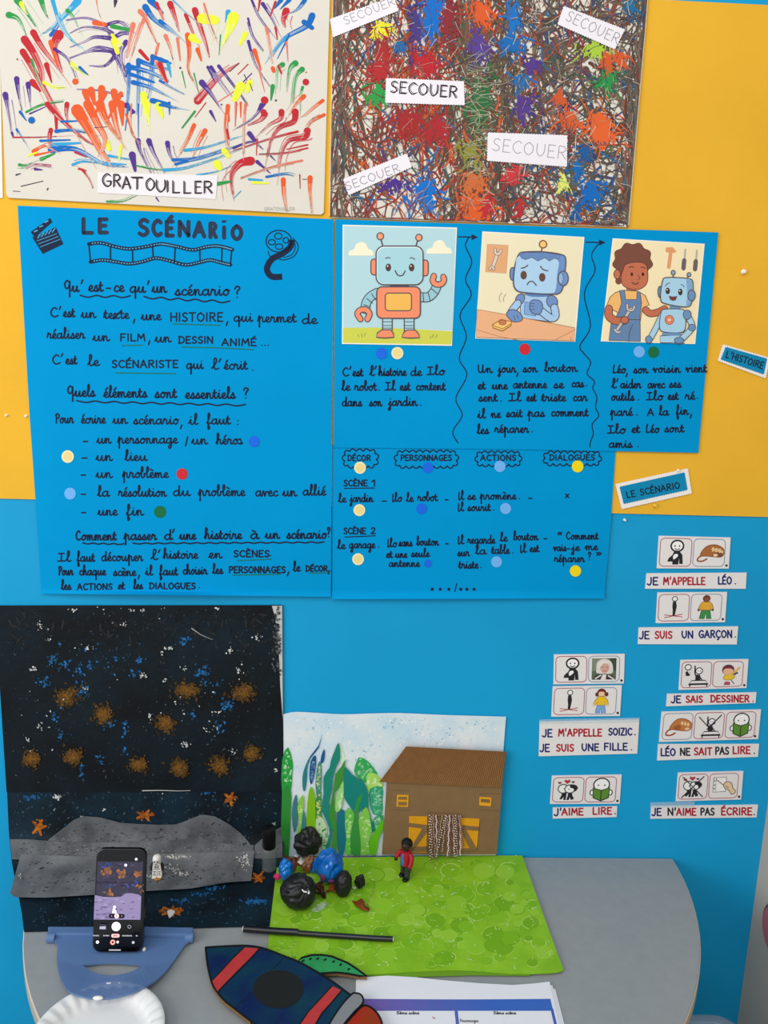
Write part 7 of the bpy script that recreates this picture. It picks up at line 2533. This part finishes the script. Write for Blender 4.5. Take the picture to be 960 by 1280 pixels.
ribbon(b, [ck(p) for p in ((708, 312), (660, 370), (610, 425), (575, 485), (540, 560))], 1.8, mT(RH1 + .0004), '#0d0f12')
ribbon(b, [ck(p) for p in ((660, 290), (600, 355), (540, 420), (500, 480), (470, 560))], 1.6, mT(RH1 + .0004), '#0d0f12')
b.build('red_stripe', bo)
b = MB()
poly(b, [ck((392 + 126 * math.cos(k * math.tau / 36), 306 + 96 * math.sin(k * math.tau / 36))) for k in range(36)], mT(RH1 + .0004), M('#1c1e1e', rough=.7))
b.build('round_window', bo)
for l in (((425, 140), (390, 180), (350, 215)), ((265, 320), (215, 360), (175, 398))):
    b = MB()
    ribbon(b, [ck(p) for p in l], .8, mT(RH1 + .0003), '#081c30')
    b.build('panel_line', bo)
gband = sm([ck(p) for p in ((775, 325), (800, 330), (816, 352), (810, 380), (770, 420), (720, 480), (660, 560), (620, 600), (560, 600), (610, 540), (670, 440), (720, 370), (760, 330))], 3, True)
cutout(gband, RH0, RH1 + .0014, M('#84868a', rough=.5), 'nozzle_band', rk, w_=2.2)
cutout(sm([ck(p) for p in ((815, 388), (860, 400), (895, 440), (912, 490), (905, 560), (840, 600), (740, 610), (660, 580), (700, 510), (770, 430))], 3, True), RH0, RH1 - .0006, M('#a8281a', rough=.65, spec=.15, var=.5, var2='#8c3c14', scale=50), 'flame', rk)
fin = [ck(p) for p in ((488, 165), (510, 148), (560, 135), (610, 134), (660, 142), (740, 175), (790, 208), (835, 242), (800, 240), (740, 228), (680, 222), (610, 226), (600, 228))]
fo = cutout(fin, RH0 + .0005, RH1 - .001, M('#2f9a58', rough=.6, var=.2, scale=60), 'fin', rk)
b = MB()
for x, y in ((512, 166), (548, 157), (585, 155), (622, 160), (664, 170), (700, 185), (740, 208)):
    ribbon(b, [ck((x, y)), ck((x + 7, y - 5))], 2.2, mT(RH1 - .0006), '#0d1a14')
b.build('fin_marks', fo)
fo2 = cutout([ck(p) for p in ((258, 462), (330, 470), (380, 520), (440, 575), (400, 620), (320, 640), (262, 600), (250, 520))], RH0 + .0005, RH1 - .001, M('#2f9a58', rough=.6, var=.2, scale=60), 'fin', rk)

# ------------------------------------------------------------------ printed sheets at the front
m_pap = M('#e8e8ee', rough=.6, name='white_copy_paper')
for i, (crn, lb) in enumerate((
    ([(449, 1231), (520, 1229), (640, 1236), (694, 1236), (737, 1402), (442, 1402)], 'lowest white sheet of the stack, its right border showing'),
    ([(447, 1228), (520, 1226), (640, 1234), (690.5, 1231.5), (732, 1402), (442, 1402)], 'middle white sheet of the stack'),
    ([(445, 1225), (460, 1221), (484, 1219.5), (520, 1221.5), (551, 1225), (600, 1229), (641, 1231.2), (665, 1229.5), (687, 1227), (727, 1402), (440, 1402)], 'top printed sheet with a violet to blue header band'),
)):
    ps = table_sheet(crn, .0012 + i * .0011, m_pap, 'paper_sheet', .0006)
    tag(ps, lb, 'paper', 'stack of printed sheets')
PHt = .0036
b = MB()
n = 14
for k in range(n):
    t0, t1 = k / n, (k + 1) / n
    cA_, cB_ = (120, 96, 170), (58, 104, 190)
    h_ = '#%02x%02x%02x' % tuple(int(lerp(cA_[i], cB_[i], min(1, t0 * 1.5))) for i in range(3))
    poly(b, [(lerp(449, 688, t0), 1248.4 + .8 * math.sin(t0 * 3)), (lerp(449, 688, t1), 1248.4 + .8 * math.sin(t1 * 3)), (lerp(449, 691.5, t1), 1263.5), (lerp(449, 691.5, t0), 1263.5)], mT(PHt), M(h_, rough=.6))
b.build('header_band', ps)
b = MB()
ribbon(b, [(570, 1262), (574, 1300), (580, 1360)], 4, mT(PHt + .00005), '#5068b8')
ribbon(b, [(690, 1262), (699, 1300), (711, 1360)], 3.4, mT(PHt + .00005), '#3a60b8')
b.build('column_rule', ps)
for x in (496, 617):
    b = MB()
    write(b, '5', x, x + 2.6, 1267.6, 3.2, mT(PHt + .0001), '#22242c', .8, True)
    write(b, 'ème', x + 3.4, x + 13, 1267.6, 1.9, mT(PHt + .0001), '#22242c', .75)
    write(b, 'scène', x + 15, x + 28, 1267.6, 1.9, mT(PHt + .0001), '#22242c', .75)
    b.build('printed_heading', ps)
b = MB()
write(b, 'Personnages', 575, 598, 1277.4, 2.0, mT(PHt + .0001), '#22242c', .5)
b.build('printed_word', ps)
b = MB()
ribbon(b, [(540.5, 1271.5), (544, 1273)], 1, mT(PHt + .0001), '#a03848')
b.build('red_mark', ps)

# ------------------------------------------------------------------ clear tub in the corner
def Z(px, py, z):
    d = ray(px, py)
    return CAM + d * ((z - CAM.z) / d.z)


tz = .50
pR, pB = Z(924, 1279, tz), Z(893, 1266, tz)
x1 = min(pR.x, XC - .012)
x0, yb = x1 - .15, pB.y
yf = yb - .28
tub = empty('storage_tub', ((x0 + x1) / 2, (yb + yf) / 2, 0))
tag(tub, 'clear plastic storage tub with lid standing right of the table in the corner', 'tub')


def rrect3(x0, y0, x1, y1, r, z, n=6):
    pts = []
    for (cx0, cy0, a0) in ((x1 - r, y1 - r, 0), (x0 + r, y1 - r, 90), (x0 + r, y0 + r, 180), (x1 - r, y0 + r, 270)):
        for k in range(n + 1):
            a = R(a0 + 90 * k / n)
            pts.append(Vector((cx0 + r * math.cos(a), cy0 + r * math.sin(a), z)))
    return pts


m_tub = M('#b4bcc8', rough=.15, spec=.6, alpha=.45, name='clear_plastic')
b = MB()
rs = [rrect3(x0 + .03, yf + .03, x1 - .03, yb - .03, .03, 0), rrect3(x0 + .012, yf + .012, x1 - .012, yb - .012, .035, tz - .02)]
b.grid([r + [r[0]] for r in rs], m_tub, True)
b.mesh(rs[0], [tuple(reversed(range(len(rs[0]))))], m_tub)
b.build('tub_body', tub, smooth=True)
b = MB()
rs = [rrect3(x0, yf, x1, yb, .04, tz - .02), rrect3(x0, yf, x1, yb, .04, tz - .004), rrect3(x0 + .006, yf + .006, x1 - .006, yb - .006, .036, tz),
      rrect3(x0 + .018, yf + .018, x1 - .018, yb - .018, .03, tz), rrect3(x0 + .022, yf + .022, x1 - .022, yb - .022, .028, tz - .006)]
b.grid([r + [r[0]] for r in rs], m_tub, True)
b.mesh(rs[-1], [tuple(range(len(rs[-1])))], m_tub)
b.build('lid', tub, smooth=True)
